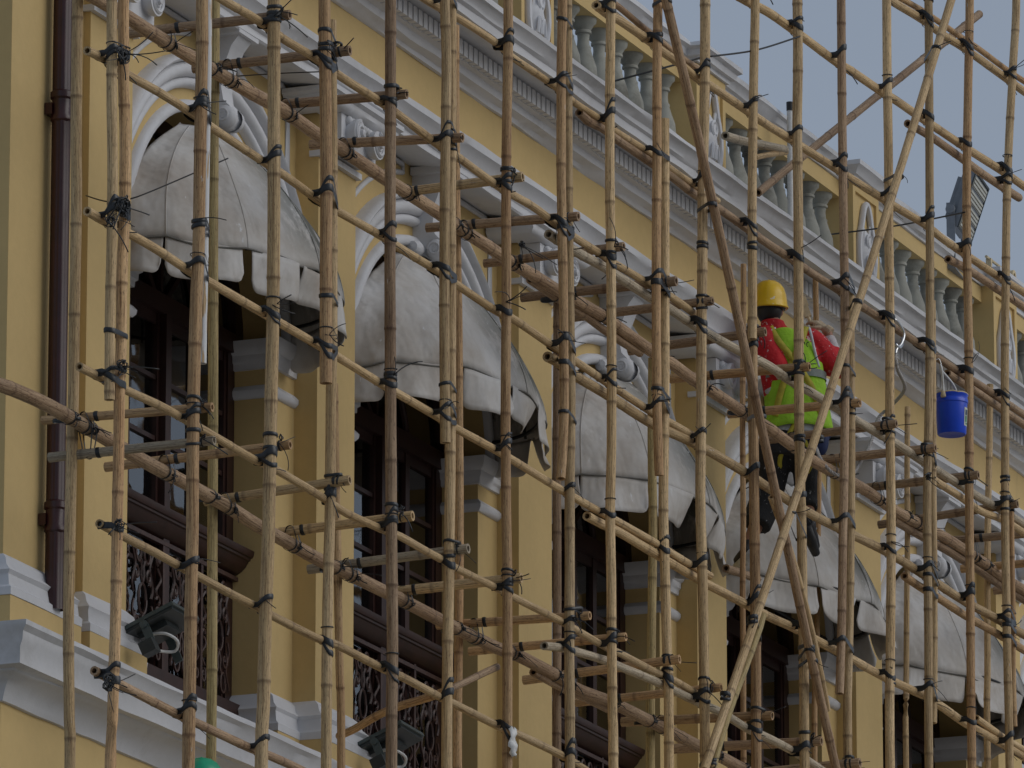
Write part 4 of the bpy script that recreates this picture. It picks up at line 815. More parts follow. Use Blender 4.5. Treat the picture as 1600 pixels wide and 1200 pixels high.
 ('D3','brace_pole',0.0271,'brown',[(46.314,-0.825,16.442),(45.759,-0.825,16.141),(45.204,-0.825,15.841),(44.650,-0.825,15.540),(44.095,-0.825,15.239),(43.541,-0.825,14.937),(42.987,-0.825,14.635),(42.433,-0.825,14.333),(41.879,-0.825,14.030)]),
 ('D4','brace_pole',0.0222,'red',[(36.237,-0.450,9.564),(36.059,-0.624,9.559),(35.947,-0.798,9.595),(35.843,-0.972,9.614),(35.798,-1.146,9.634),(35.671,-1.320,9.641)]),
 ('D5','brace_pole',0.0187,'brown',[(35.550,-1.370,9.613),(35.817,-1.370,9.713),(36.041,-1.370,9.799),(36.241,-1.370,9.873)]),
 ('D6','brace_pole',0.0287,'grey',[(42.582,-0.350,14.637),(42.899,-0.350,14.688),(43.257,-0.350,14.757),(43.692,-0.350,14.838)]),
 ('D7','brace_pole',0.0186,'tan',[(43.135,-0.350,14.639),(43.436,-0.350,14.740),(43.716,-0.350,14.827)]),
 ('D8','ledger_pole',0.0257,'brown',[(41.862,-0.600,11.655),(42.043,-0.600,11.672),(42.249,-0.600,11.691),(42.433,-0.600,11.705)]),
 ('P1','cross_pole',0.0244,'brown',[(33.099,-0.617,12.627),(33.099,-1.510,12.624)]),
 ('P2','cross_pole',0.0241,'brown',[(33.873,-0.621,12.652),(33.873,-1.510,12.650)]),
 ('P3','cross_pole',0.0236,'brown',[(34.632,-0.801,12.644),(34.632,-1.510,12.622)]),
 ('P4','cross_pole',0.0241,'brown',[(35.402,-0.621,12.645),(35.402,-1.510,12.589)]),
 ('P5','cross_pole',0.0245,'tan',[(36.264,-0.840,12.584),(36.264,-1.510,12.597)]),
 ('P6','cross_pole',0.0250,'brown',[(37.092,-0.597,12.612),(37.092,-1.510,12.584)]),
 ('P7','cross_pole',0.0235,'brown',[(37.790,-0.660,12.572),(37.790,-1.510,12.587)]),
 ('P8','cross_pole',0.0258,'brown',[(38.624,-0.552,12.587),(38.624,-1.510,12.591)]),
 ('P9','cross_pole',0.0243,'brown',[(39.222,-0.594,12.605),(39.222,-1.510,12.619)]),
 ('P10','cross_pole',0.0257,'brown',[(40.110,-0.641,12.614),(40.110,-1.510,12.648)]),
 ('P11','cross_pole',0.0261,'red',[(40.880,-0.613,12.624),(40.880,-1.510,12.615)]),
 ('P12','cross_pole',0.0256,'red',[(41.794,-0.649,12.610),(41.794,-1.510,12.603)]),
 ('P13','cross_pole',0.0249,'brown',[(42.475,-0.609,12.597),(42.475,-1.510,12.626)]),
 ('P14','cross_pole',0.0263,'brown',[(43.224,-0.602,12.629),(43.224,-1.510,12.639)]),
 ('P15','cross_pole',0.0257,'brown',[(44.073,-0.668,12.634),(44.073,-1.510,12.652)]),
 ('P16','cross_pole',0.0261,'brown',[(44.869,-0.555,12.578),(44.869,-1.510,12.636)]),
 ('P17','cross_pole',0.0245,'brown',[(45.999,-0.600,12.703),(45.999,-1.510,12.703)]),
 ('P18','cross_pole',0.0257,'red',[(46.422,-0.600,12.603),(46.422,-1.510,12.603)]),
 ('P19','cross_pole',0.0261,'brown',[(47.115,-0.600,12.596),(47.115,-1.510,12.596)]),
 ('Q1','cross_pole',0.0204,'red',[(32.197,-0.589,10.384),(32.197,-1.510,10.366)]),
 ('Q2','cross_pole',0.0220,'grey',[(32.224,-0.618,10.199),(32.224,-1.510,10.205)]),
 ('Q3','cross_pole',0.0225,'red',[(33.147,-0.490,10.367),(33.147,-1.510,10.391)]),
 ('Q4','cross_pole',0.0229,'tan',[(33.903,-0.699,10.334),(33.903,-1.510,10.376)]),
 ('Q5','cross_pole',0.0242,'tan',[(34.730,-0.755,10.344),(34.730,-1.510,10.367)]),
 ('Q6','cross_pole',0.0246,'grey',[(35.491,-0.588,10.318),(35.491,-1.510,10.354)]),
 ('Q7','cross_pole',0.0259,'tan',[(36.243,-0.744,10.337),(36.243,-1.510,10.351)]),
 ('Q8','cross_pole',0.0230,'red',[(37.251,-0.599,10.368),(37.251,-1.510,10.348)]),
 ('Q9','cross_pole',0.0223,'red',[(37.797,-0.567,10.330),(37.797,-1.510,10.338)]),
 ('Q10','cross_pole',0.0237,'red',[(38.642,-0.556,10.330),(38.642,-1.510,10.377)]),
 ('Q11','cross_pole',0.0231,'red',[(39.316,-0.612,10.324),(39.316,-1.510,10.345)]),
 ('Q12','cross_pole',0.0263,'red',[(40.174,-0.566,10.376),(40.174,-1.510,10.342)]),
 ('Q13','cross_pole',0.0268,'brown',[(41.029,-0.569,10.373),(41.029,-1.510,10.349)]),
 ('Q14','cross_pole',0.0272,'brown',[(41.716,-0.586,10.325),(41.716,-1.510,10.343)]),
 ('V30','upright_pole',0.0297,'red',[(45.871,-1.440,17.800),(45.871,-1.440,16.500),(45.891,-1.440,14.000),(45.871,-1.440,12.000),(45.861,-1.440,9.000),(45.861,-1.440,6.000),(45.861,-1.440,0.020)]),
 ('V31','upright_pole',0.0302,'tan',[(46.831,-1.440,17.800),(46.831,-1.440,16.500),(46.841,-1.440,14.000),(46.821,-1.440,12.000),(46.811,-1.440,9.000),(46.811,-1.440,6.000),(46.811,-1.440,0.020)]),
 ('V32','upright_pole',0.0307,'green',[(47.791,-1.440,17.800),(47.791,-1.440,16.500),(47.791,-1.440,14.000),(47.771,-1.440,12.000),(47.761,-1.440,9.000),(47.761,-1.440,6.000),(47.761,-1.440,0.020)]),
 ('V33','upright_pole',0.0312,'tan',[(48.751,-1.440,17.800),(48.751,-1.440,16.500),(48.741,-1.440,14.000),(48.721,-1.440,12.000),(48.711,-1.440,9.000),(48.711,-1.440,6.000),(48.711,-1.440,0.020)]),
]
LASHINGS = [
 {'t':'X','own':'V1a','c':[31.139,-1.44,11.831],'r':0.0261,'ext':[([31.249,-1.45,11.86],0.0275)],'lc':[31.288,-1.37,11.879],'lr':0.0226,'ld':[0.998,0.0,0.063]},
 {'t':'X','own':'V1a','c':[31.163,-1.44,11.033],'r':0.0261,'ext':[([31.28,-1.45,11.062],0.0275)],'lc':[31.312,-1.37,11.078],'lr':0.0226,'ld':[1.0,0.0,-0.0]},
 {'t':'X','own':'V1a','c':[31.162,-1.44,10.257],'r':0.0261,'ext':[([31.252,-1.45,10.278],0.0275)],'lc':[31.31,-1.37,10.299],'lr':0.0208,'ld':[1.0,0.0,0.008]},
 {'t':'X','own':'V1b','c':[31.251,-1.45,11.821],'r':0.0275,'ext':[([31.14,-1.44,11.791],0.0261)],'lc':[31.421,-1.37,11.877],'lr':0.0226,'ld':[1.0,-0.0,-0.022]},
 {'t':'X','own':'V1b','c':[31.278,-1.45,11.032],'r':0.0275,'ext':[([31.163,-1.44,11.004],0.0261)],'lc':[31.449,-1.37,11.084],'lr':0.0226,'ld':[0.999,0.0,0.041]},
 {'t':'X','own':'V1b','c':[31.247,-1.45,9.537],'r':0.0275,'ext':[],'lc':[31.418,-1.37,9.58],'lr':0.022,'ld':[1.0,0.0,-0.017]},
 {'t':'X','own':'V1b','c':[31.231,-1.45,8.816],'r':0.0275,'ext':[],'lc':[31.401,-1.37,8.856],'lr':0.0218,'ld':[1.0,0.0,-0.031]},
 {'t':'X','own':'V2','c':[32.175,-1.44,11.831],'r':0.0329,'ext':[([32.352,-1.39,11.884],0.0222)],'lc':[32.329,-1.37,11.88],'lr':0.0226,'ld':[1.0,0.0,-0.006]},
 {'t':'X','own':'V2','c':[32.157,-1.44,11.029],'r':0.0329,'ext':[([32.341,-1.39,11.079],0.0222)],'lc':[32.311,-1.37,11.074],'lr':0.0226,'ld':[0.999,0.0,-0.034]},
 {'t':'X','own':'V2','c':[32.126,-1.44,10.271],'r':0.0329,'ext':[],'lc':[32.28,-1.37,10.312],'lr':0.0208,'ld':[1.0,0.0,-0.006]},
 {'t':'X','own':'V2','c':[32.124,-1.44,9.528],'r':0.0329,'ext':[],'lc':[32.278,-1.37,9.566],'lr':0.022,'ld':[1.0,0.0,-0.017]},
 {'t':'X','own':'V2','c':[32.115,-1.44,8.798],'r':0.0329,'ext':[],'lc':[32.269,-1.37,8.832],'lr':0.0218,'ld':[1.0,0.0,-0.03]},
 {'t':'X','own':'V3','c':[33.072,-1.44,11.815],'r':0.0337,'ext':[],'lc':[33.23,-1.37,11.864],'lr':0.0226,'ld':[1.0,0.0,-0.011]},
 {'t':'X','own':'V3','c':[33.074,-1.44,11.031],'r':0.0337,'ext':[],'lc':[33.232,-1.37,11.076],'lr':0.0226,'ld':[1.0,0.0,-0.001]},
 {'t':'X','own':'V3','c':[33.049,-1.44,10.261],'r':0.0337,'ext':[],'lc':[33.207,-1.37,10.302],'lr':0.0208,'ld':[0.999,0.0,0.033]},
 {'t':'X','own':'V3','c':[33.013,-1.44,9.513],'r':0.0337,'ext':[],'lc':[33.171,-1.37,9.551],'lr':0.022,'ld':[1.0,0.0,-0.027]},
 {'t':'X','own':'V3','c':[32.985,-1.44,8.796],'r':0.0337,'ext':[],'lc':[33.142,-1.37,8.831],'lr':0.0218,'ld':[0.999,0.0,0.032]},
 {'t':'X','own':'V3','c':[33.059,-1.44,12.529],'r':0.0337,'ext':[],'lc':[33.217,-1.37,12.581],'lr':0.0233,'ld':[1.0,0.0,-0.022]},
 {'t':'X','own':'V4','c':[33.715,-1.45,11.79],'r':0.032,'ext':[([33.917,-1.395,11.848],0.0278)],'lc':[33.899,-1.37,11.846],'lr':0.0226,'ld':[0.999,0.0,-0.04]},
 {'t':'X','own':'V4','c':[33.722,-1.45,11.023],'r':0.032,'ext':[([33.925,-1.395,11.076],0.0278)],'lc':[33.906,-1.37,11.075],'lr':0.0226,'ld':[1.0,0.0,-0.0]},
 {'t':'X','own':'V4','c':[33.689,-1.45,12.527],'r':0.032,'ext':[([33.896,-1.395,12.59],0.0278)],'lc':[33.873,-1.37,12.586],'lr':0.0233,'ld':[1.0,0.0,0.027]},
 {'t':'X','own':'V4b','c':[33.913,-1.395,10.271],'r':0.0278,'ext':[],'lc':[33.971,-1.37,10.285],'lr':0.0208,'ld':[1.0,0.0,-0.024]},
 {'t':'X','own':'V4b','c':[33.886,-1.395,9.54],'r':0.0278,'ext':[],'lc':[33.944,-1.37,9.553],'lr':0.022,'ld':[1.0,0.0,-0.004]},
 {'t':'X','own':'V5','c':[34.577,-1.44,11.812],'r':0.0308,'ext':[],'lc':[34.742,-1.37,11.861],'lr':0.0226,'ld':[1.0,0.0,0.024]},
 {'t':'X','own':'V5','c':[34.592,-1.44,11.02],'r':0.0308,'ext':[],'lc':[34.757,-1.37,11.065],'lr':0.0226,'ld':[1.0,0.0,-0.004]},
 {'t':'X','own':'V5','c':[34.61,-1.44,10.256],'r':0.0308,'ext':[],'lc':[34.775,-1.37,10.297],'lr':0.0208,'ld':[1.0,0.0,0.031]},
 {'t':'X','own':'V5','c':[34.627,-1.44,9.52],'r':0.0308,'ext':[],'lc':[34.792,-1.37,9.558],'lr':0.022,'ld':[1.0,0.0,-0.012]},
 {'t':'X','own':'V5','c':[34.574,-1.44,12.532],'r':0.0308,'ext':[],'lc':[34.739,-1.37,12.584],'lr':0.0233,'ld':[1.0,0.0,0.01]},
 {'t':'X','own':'V6','c':[35.295,-1.45,11.803],'r':0.0281,'ext':[([35.481,-1.41,11.853],0.0298)],'lc':[35.487,-1.37,11.859],'lr':0.0226,'ld':[1.0,0.0,0.008]},
 {'t':'X','own':'V6','c':[35.311,-1.45,11.01],'r':0.0281,'ext':[([35.479,-1.41,11.053],0.0298)],'lc':[35.503,-1.37,11.062],'lr':0.0226,'ld':[1.0,0.0,-0.002]},
 {'t':'X','own':'V6','c':[35.305,-1.45,12.504],'r':0.0281,'ext':[([35.477,-1.41,12.554],0.0298)],'lc':[35.498,-1.37,12.564],'lr':0.0233,'ld':[0.999,0.0,-0.038]},
 {'t':'X','own':'V6','c':[35.301,-1.45,13.273],'r':0.0281,'ext':[([35.478,-1.41,13.328],0.0298)],'lc':[35.493,-1.37,13.336],'lr':0.0205,'ld':[0.999,0.0,0.053]},
 {'t':'X','own':'V6b','c':[35.465,-1.41,10.274],'r':0.0298,'ext':[],'lc':[35.561,-1.37,10.297],'lr':0.0208,'ld':[1.0,0.0,-0.029]},
 {'t':'X','own':'V6b','c':[35.445,-1.41,9.533],'r':0.0298,'ext':[],'lc':[35.541,-1.37,9.554],'lr':0.022,'ld':[1.0,0.0,0.005]},
 {'t':'X','own':'V7','c':[36.195,-1.44,11.804],'r':0.0286,'ext':[],'lc':[36.368,-1.37,11.853],'lr':0.0226,'ld':[0.997,-0.0,0.073]},
 {'t':'X','own':'V7','c':[36.19,-1.44,11.02],'r':0.0286,'ext':[],'lc':[36.363,-1.37,11.065],'lr':0.0226,'ld':[1.0,0.0,0.013]},
 {'t':'X','own':'V7','c':[36.211,-1.44,10.263],'r':0.0286,'ext':[],'lc':[36.384,-1.37,10.305],'lr':0.0208,'ld':[1.0,0.0,-0.02]},
 {'t':'X','own':'V7','c':[36.212,-1.44,9.518],'r':0.0286,'ext':[],'lc':[36.385,-1.37,9.555],'lr':0.022,'ld':[0.999,0.0,0.053]},
 {'t':'X','own':'V7','c':[36.194,-1.44,12.505],'r':0.0286,'ext':[],'lc':[36.367,-1.37,12.557],'lr':0.0233,'ld':[1.0,-0.0,-0.02]},
 {'t':'X','own':'V7','c':[36.222,-1.44,13.295],'r':0.0286,'ext':[],'lc':[36.395,-1.37,13.35],'lr':0.0205,'ld':[0.996,0.0,-0.09]},
 {'t':'X','own':'V8','c':[37.017,-1.45,11.786],'r':0.0275,'ext':[([37.212,-1.41,11.836],0.0293)],'lc':[37.219,-1.37,11.842],'lr':0.0226,'ld':[1.0,0.0,-0.024]},
 {'t':'X','own':'V8','c':[36.993,-1.45,12.495],'r':0.0275,'ext':[([37.19,-1.41,12.549],0.0293)],'lc':[37.195,-1.37,12.554],'lr':0.0233,'ld':[0.999,0.0,-0.038]},
 {'t':'X','own':'V8','c':[36.985,-1.45,13.282],'r':0.0275,'ext':[([37.181,-1.41,13.339],0.0293)],'lc':[37.187,-1.37,13.346],'lr':0.0205,'ld':[1.0,0.0,0.01]},
 {'t':'X','own':'V8b','c':[37.214,-1.41,11.731],'r':0.0293,'ext':[([37.019,-1.45,11.682],0.0275)],'lc':[37.341,-1.36,11.766],'lr':0.0277,'ld':[0.998,0.0,-0.056]},
 {'t':'X','own':'V8b','c':[37.202,-1.41,11.029],'r':0.0293,'ext':[],'lc':[37.303,-1.37,11.054],'lr':0.0226,'ld':[1.0,0.0,-0.006]},
 {'t':'X','own':'V8b','c':[37.195,-1.41,10.286],'r':0.0293,'ext':[],'lc':[37.297,-1.37,10.309],'lr':0.0208,'ld':[1.0,0.0,0.011]},
 {'t':'X','own':'V8b','c':[37.192,-1.41,10.152],'r':0.0293,'ext':[],'lc':[37.332,-1.355,10.184],'lr':0.0248,'ld':[0.995,0.0,0.1]},
 {'t':'X','own':'V8b','c':[37.199,-1.41,9.534],'r':0.0293,'ext':[],'lc':[37.3,-1.37,9.555],'lr':0.022,'ld':[1.0,0.0,0.004]},
 {'t':'X','own':'V8b','c':[37.193,-1.41,12.443],'r':0.0293,'ext':[([36.998,-1.45,12.39],0.0275)],'lc':[37.332,-1.355,12.484],'lr':0.0279,'ld':[1.0,0.0,0.003]},
 {'t':'X','own':'V9','c':[37.769,-1.44,11.779],'r':0.0278,'ext':[],'lc':[37.949,-1.37,11.828],'lr':0.0226,'ld':[1.0,0.0,-0.022]},
 {'t':'X','own':'V9','c':[37.742,-1.44,11.013],'r':0.0278,'ext':[],'lc':[37.922,-1.37,11.058],'lr':0.0226,'ld':[1.0,0.0,0.008]},
 {'t':'X','own':'V9','c':[37.759,-1.44,10.264],'r':0.0278,'ext':[],'lc':[37.939,-1.37,10.305],'lr':0.0208,'ld':[1.0,0.0,0.029]},
 {'t':'X','own':'V9','c':[37.766,-1.44,12.501],'r':0.0278,'ext':[],'lc':[37.946,-1.37,12.553],'lr':0.0233,'ld':[1.0,0.0,-0.013]},
 {'t':'X','own':'V9','c':[37.758,-1.44,13.287],'r':0.0278,'ext':[],'lc':[37.938,-1.37,13.343],'lr':0.0205,'ld':[1.0,0.0,0.022]},
 {'t':'X','own':'V9','c':[37.773,-1.44,13.95],'r':0.0278,'ext':[],'lc':[37.954,-1.37,14.009],'lr':0.0265,'ld':[1.0,0.0,-0.015]},
 {'t':'X','own':'V10','c':[38.462,-1.45,11.766],'r':0.0284,'ext':[([38.693,-1.405,11.823],0.0284)],'lc':[38.672,-1.37,11.821],'lr':0.0226,'ld':[1.0,0.0,-0.013]},
 {'t':'X','own':'V10','c':[38.456,-1.45,12.512],'r':0.0284,'ext':[([38.709,-1.405,12.579],0.0284)],'lc':[38.666,-1.37,12.572],'lr':0.0233,'ld':[1.0,0.0,0.03]},
 {'t':'X','own':'V10','c':[38.477,-1.45,13.29],'r':0.0284,'ext':[([38.716,-1.405,13.358],0.0284)],'lc':[38.687,-1.37,13.354],'lr':0.0205,'ld':[1.0,0.0,0.03]},
 {'t':'X','own':'V10','c':[38.491,-1.45,13.958],'r':0.0284,'ext':[],'lc':[38.701,-1.37,14.026],'lr':0.0265,'ld':[1.0,0.0,-0.02]},
 {'t':'X','own':'V10b','c':[38.683,-1.405,11.038],'r':0.0284,'ext':[],'lc':[38.775,-1.37,11.061],'lr':0.0226,'ld':[1.0,0.0,0.005]},
 {'t':'X','own':'V10b','c':[38.729,-1.405,10.296],'r':0.0284,'ext':[],'lc':[38.822,-1.37,10.317],'lr':0.0208,'ld':[1.0,0.0,0.03]},
 {'t':'X','own':'V10b','c':[38.708,-1.405,12.474],'r':0.0284,'ext':[([38.455,-1.45,12.408],0.0284)],'lc':[38.839,-1.355,12.511],'lr':0.0279,'ld':[1.0,0.0,0.027]},
 {'t':'X','own':'V11','c':[39.193,-1.44,11.747],'r':0.0306,'ext':[],'lc':[39.406,-1.36,11.802],'lr':0.0277,'ld':[0.998,0.0,0.056]},
 {'t':'X','own':'V11','c':[39.203,-1.44,11.011],'r':0.0306,'ext':[],'lc':[39.39,-1.37,11.056],'lr':0.0226,'ld':[1.0,0.0,0.0]},
 {'t':'X','own':'V11','c':[39.225,-1.44,10.228],'r':0.0306,'ext':[],'lc':[39.453,-1.355,10.278],'lr':0.0248,'ld':[1.0,0.0,0.017]},
 {'t':'X','own':'V11','c':[39.216,-1.44,12.451],'r':0.0306,'ext':[],'lc':[39.443,-1.355,12.514],'lr':0.0279,'ld':[1.0,0.0,0.013]},
 {'t':'X','own':'V11','c':[39.251,-1.44,13.297],'r':0.0306,'ext':[],'lc':[39.439,-1.37,13.352],'lr':0.0205,'ld':[1.0,0.0,0.003]},
 {'t':'X','own':'V11','c':[39.297,-1.44,13.969],'r':0.0306,'ext':[],'lc':[39.484,-1.37,14.028],'lr':0.0265,'ld':[0.998,0.0,0.067]},
 {'t':'X','own':'V12','c':[40.073,-1.445,13.254],'r':0.0276,'ext':[],'lc':[40.319,-1.355,13.326],'lr':0.0254,'ld':[1.0,0.0,0.002]},
 {'t':'X','own':'V12','c':[40.107,-1.445,13.987],'r':0.0276,'ext':[],'lc':[40.312,-1.37,14.051],'lr':0.0265,'ld':[1.0,0.0,0.023]},
 {'t':'X','own':'V12','c':[40.152,-1.445,14.684],'r':0.0276,'ext':[],'lc':[40.358,-1.37,14.751],'lr':0.0273,'ld':[0.998,0.0,0.07]},
 {'t':'X','own':'V12b','c':[40.136,-1.42,11.769],'r':0.0311,'ext':[],'lc':[40.3,-1.36,11.811],'lr':0.0277,'ld':[1.0,0.0,0.013]},
 {'t':'X','own':'V12b','c':[40.144,-1.42,10.979],'r':0.0311,'ext':[],'lc':[40.321,-1.355,11.02],'lr':0.0268,'ld':[1.0,0.0,0.019]},
 {'t':'X','own':'V12b','c':[40.142,-1.42,10.241],'r':0.0311,'ext':[],'lc':[40.319,-1.355,10.28],'lr':0.0248,'ld':[1.0,0.0,-0.031]},
 {'t':'X','own':'V12b','c':[40.129,-1.42,12.502],'r':0.0311,'ext':[],'lc':[40.307,-1.355,12.551],'lr':0.0279,'ld':[0.999,0.0,0.043]},
 {'t':'X','own':'V13','c':[40.897,-1.44,11.753],'r':0.0304,'ext':[],'lc':[41.121,-1.36,11.809],'lr':0.0277,'ld':[1.0,0.0,0.003]},
 {'t':'X','own':'V13','c':[40.917,-1.44,10.99],'r':0.0304,'ext':[],'lc':[41.154,-1.355,11.045],'lr':0.0268,'ld':[0.999,0.0,0.045]},
 {'t':'X','own':'V13','c':[40.919,-1.44,10.227],'r':0.0304,'ext':[],'lc':[41.157,-1.355,10.277],'lr':0.0248,'ld':[0.999,0.0,-0.046]},
 {'t':'X','own':'V13','c':[40.882,-1.44,12.504],'r':0.0304,'ext':[],'lc':[41.119,-1.355,12.568],'lr':0.0279,'ld':[1.0,0.0,-0.012]},
 {'t':'X','own':'V13','c':[40.894,-1.44,13.265],'r':0.0304,'ext':[],'lc':[41.131,-1.355,13.333],'lr':0.0254,'ld':[1.0,0.0,0.021]},
 {'t':'X','own':'V13','c':[40.896,-1.44,14.02],'r':0.0304,'ext':[],'lc':[41.091,-1.37,14.079],'lr':0.0265,'ld':[0.999,0.0,0.051]},
 {'t':'X','own':'V13','c':[40.921,-1.44,14.726],'r':0.0304,'ext':[],'lc':[41.116,-1.37,14.789],'lr':0.0273,'ld':[0.999,0.0,0.033]},
 {'t':'X','own':'V14','c':[41.623,-1.45,11.77],'r':0.0274,'ext':[([41.871,-1.41,11.826],0.0293)],'lc':[41.878,-1.36,11.832],'lr':0.0277,'ld':[0.999,0.0,0.038]},
 {'t':'X','own':'V14','c':[41.557,-1.45,10.993],'r':0.0274,'ext':[([41.811,-1.41,11.047],0.0293)],'lc':[41.826,-1.355,11.054],'lr':0.0268,'ld':[1.0,0.0,0.015]},
 {'t':'X','own':'V14','c':[41.679,-1.45,12.515],'r':0.0274,'ext':[([41.902,-1.41,12.57],0.0293)],'lc':[41.95,-1.355,12.586],'lr':0.0279,'ld':[1.0,0.0,0.011]},
 {'t':'X','own':'V14','c':[41.701,-1.45,13.272],'r':0.0274,'ext':[([41.913,-1.41,13.328],0.0293)],'lc':[41.971,-1.355,13.348],'lr':0.0254,'ld':[1.0,0.0,0.028]},
 {'t':'X','own':'V14','c':[41.693,-1.45,14.042],'r':0.0274,'ext':[],'lc':[41.921,-1.37,14.11],'lr':0.0265,'ld':[0.999,0.0,0.04]},
 {'t':'X','own':'V14','c':[41.693,-1.45,14.735],'r':0.0274,'ext':[],'lc':[41.92,-1.37,14.806],'lr':0.0273,'ld':[1.0,0.0,0.016]},
 {'t':'X','own':'V15','c':[42.54,-1.44,11.812],'r':0.0295,'ext':[],'lc':[42.772,-1.36,11.868],'lr':0.0277,'ld':[0.999,0.0,0.045]},
 {'t':'X','own':'V15','c':[42.495,-1.44,11.012],'r':0.0295,'ext':[],'lc':[42.741,-1.355,11.067],'lr':0.0268,'ld':[1.0,-0.0,0.009]},
 {'t':'X','own':'V15','c':[42.551,-1.44,12.543],'r':0.0295,'ext':[],'lc':[42.798,-1.355,12.607],'lr':0.0279,'ld':[0.999,-0.0,0.035]},
 {'t':'X','own':'V15','c':[42.574,-1.44,13.291],'r':0.0295,'ext':[],'lc':[42.821,-1.355,13.359],'lr':0.0254,'ld':[1.0,0.0,0.003]},
 {'t':'X','own':'V15','c':[42.582,-1.44,14.083],'r':0.0295,'ext':[],'lc':[42.785,-1.37,14.143],'lr':0.0265,'ld':[0.999,0.0,0.039]},
 {'t':'X','own':'V15','c':[42.585,-1.44,14.785],'r':0.0295,'ext':[],'lc':[42.788,-1.37,14.848],'lr':0.0273,'ld':[0.999,-0.0,0.039]},
 {'t':'X','own':'V15','c':[42.589,-1.44,15.433],'r':0.0295,'ext':[],'lc':[42.793,-1.37,15.499],'lr':0.0272,'ld':[1.0,0.0,0.03]},
 {'t':'X','own':'V16','c':[43.228,-1.445,11.809],'r':0.0283,'ext':[([43.491,-1.395,11.868],0.0243)],'lc':[43.478,-1.36,11.869],'lr':0.0277,'ld':[1.0,0.0,0.004]},
 {'t':'X','own':'V16','c':[43.212,-1.445,11.03],'r':0.0283,'ext':[([43.45,-1.395,11.08],0.0243)],'lc':[43.477,-1.355,11.088],'lr':0.0268,'ld':[0.999,0.0,0.035]},
 {'t':'X','own':'V16','c':[43.257,-1.445,12.545],'r':0.0283,'ext':[([43.502,-1.395,12.604],0.0243)],'lc':[43.522,-1.355,12.612],'lr':0.0279,'ld':[1.0,0.0,0.0]},
 {'t':'X','own':'V16','c':[43.325,-1.445,13.295],'r':0.0283,'ext':[([43.524,-1.395,13.347],0.0243)],'lc':[43.591,-1.355,13.366],'lr':0.0254,'ld':[1.0,0.0,0.017]},
 {'t':'X','own':'V16','c':[43.361,-1.445,14.114],'r':0.0283,'ext':[],'lc':[43.583,-1.37,14.178],'lr':0.0265,'ld':[0.999,-0.0,0.054]},
 {'t':'X','own':'V16','c':[43.382,-1.445,14.814],'r':0.0283,'ext':[],'lc':[43.604,-1.37,14.882],'lr':0.0273,'ld':[0.999,0.0,0.044]},
 {'t':'X','own':'V16','c':[43.397,-1.445,15.479],'r':0.0283,'ext':[],'lc':[43.619,-1.37,15.55],'lr':0.0272,'ld':[0.997,0.0,0.077]},
 {'t':'X','own':'V16b','c':[43.486,-1.395,11.753],'r':0.0243,'ext':[([43.227,-1.445,11.695],0.0283)],'lc':[43.604,-1.355,11.781],'lr':0.0256,'ld':[1.0,0.0,0.001]},
 {'t':'X','own':'V17','c':[44.076,-1.44,11.811],'r':0.0284,'ext':[],'lc':[44.317,-1.36,11.867],'lr':0.0277,'ld':[1.0,-0.0,-0.009]},
 {'t':'X','own':'V17','c':[44.063,-1.44,11.013],'r':0.0284,'ext':[],'lc':[44.319,-1.355,11.068],'lr':0.0268,'ld':[0.999,0.0,-0.04]},
 {'t':'X','own':'V17','c':[44.088,-1.44,12.556],'r':0.0284,'ext':[],'lc':[44.344,-1.355,12.62],'lr':0.0279,'ld':[1.0,0.0,0.01]},
 {'t':'X','own':'V17','c':[44.118,-1.44,13.306],'r':0.0284,'ext':[],'lc':[44.374,-1.355,13.374],'lr':0.0254,'ld':[1.0,-0.0,0.017]},
 {'t':'X','own':'V17','c':[44.118,-1.44,14.124],'r':0.0284,'ext':[],'lc':[44.329,-1.37,14.184],'lr':0.0265,'ld':[1.0,0.0,0.019]},
 {'t':'X','own':'V17','c':[44.155,-1.44,14.851],'r':0.0284,'ext':[],'lc':[44.366,-1.37,14.914],'lr':0.0273,'ld':[0.999,0.0,0.041]},
 {'t':'X','own':'V17','c':[44.218,-1.44,15.526],'r':0.0284,'ext':[],'lc':[44.429,-1.37,15.592],'lr':0.0272,'ld':[0.997,-0.0,0.076]},
 {'t':'X','own':'V18','c':[44.815,-1.44,11.828],'r':0.0282,'ext':[([45.065,-1.4,11.882],0.0198)],'lc':[45.06,-1.36,11.884],'lr':0.0277,'ld':[1.0,0.0,0.025]},
 {'t':'X','own':'V18','c':[44.824,-1.44,11.016],'r':0.0282,'ext':[],'lc':[45.084,-1.355,11.071],'lr':0.0268,'ld':[1.0,-0.0,0.006]},
 {'t':'X','own':'V18','c':[44.817,-1.44,12.574],'r':0.0282,'ext':[([45.07,-1.4,12.632],0.0198)],'lc':[45.077,-1.355,12.638],'lr':0.0279,'ld':[0.999,-0.0,0.035]},
 {'t':'X','own':'V18','c':[44.855,-1.44,13.32],'r':0.0282,'ext':[],'lc':[45.115,-1.355,13.388],'lr':0.0254,'ld':[1.0,0.0,0.012]},
 {'t':'X','own':'V18','c':[44.912,-1.44,14.148],'r':0.0282,'ext':[],'lc':[45.127,-1.37,14.208],'lr':0.0265,'ld':[1.0,0.0,0.027]},
 {'t':'X','own':'V18','c':[44.995,-1.44,14.893],'r':0.0282,'ext':[],'lc':[45.21,-1.37,14.957],'lr':0.0273,'ld':[0.999,0.0,0.053]},
 {'t':'X','own':'V18','c':[44.978,-1.44,14.784],'r':0.0282,'ext':[],'lc':[45.238,-1.355,14.86],'lr':0.0271,'ld':[0.999,0.0,0.038]},
 {'t':'X','own':'V18','c':[45.12,-1.44,15.56],'r':0.0282,'ext':[],'lc':[45.335,-1.37,15.627],'lr':0.0272,'ld':[0.999,0.0,0.037]},
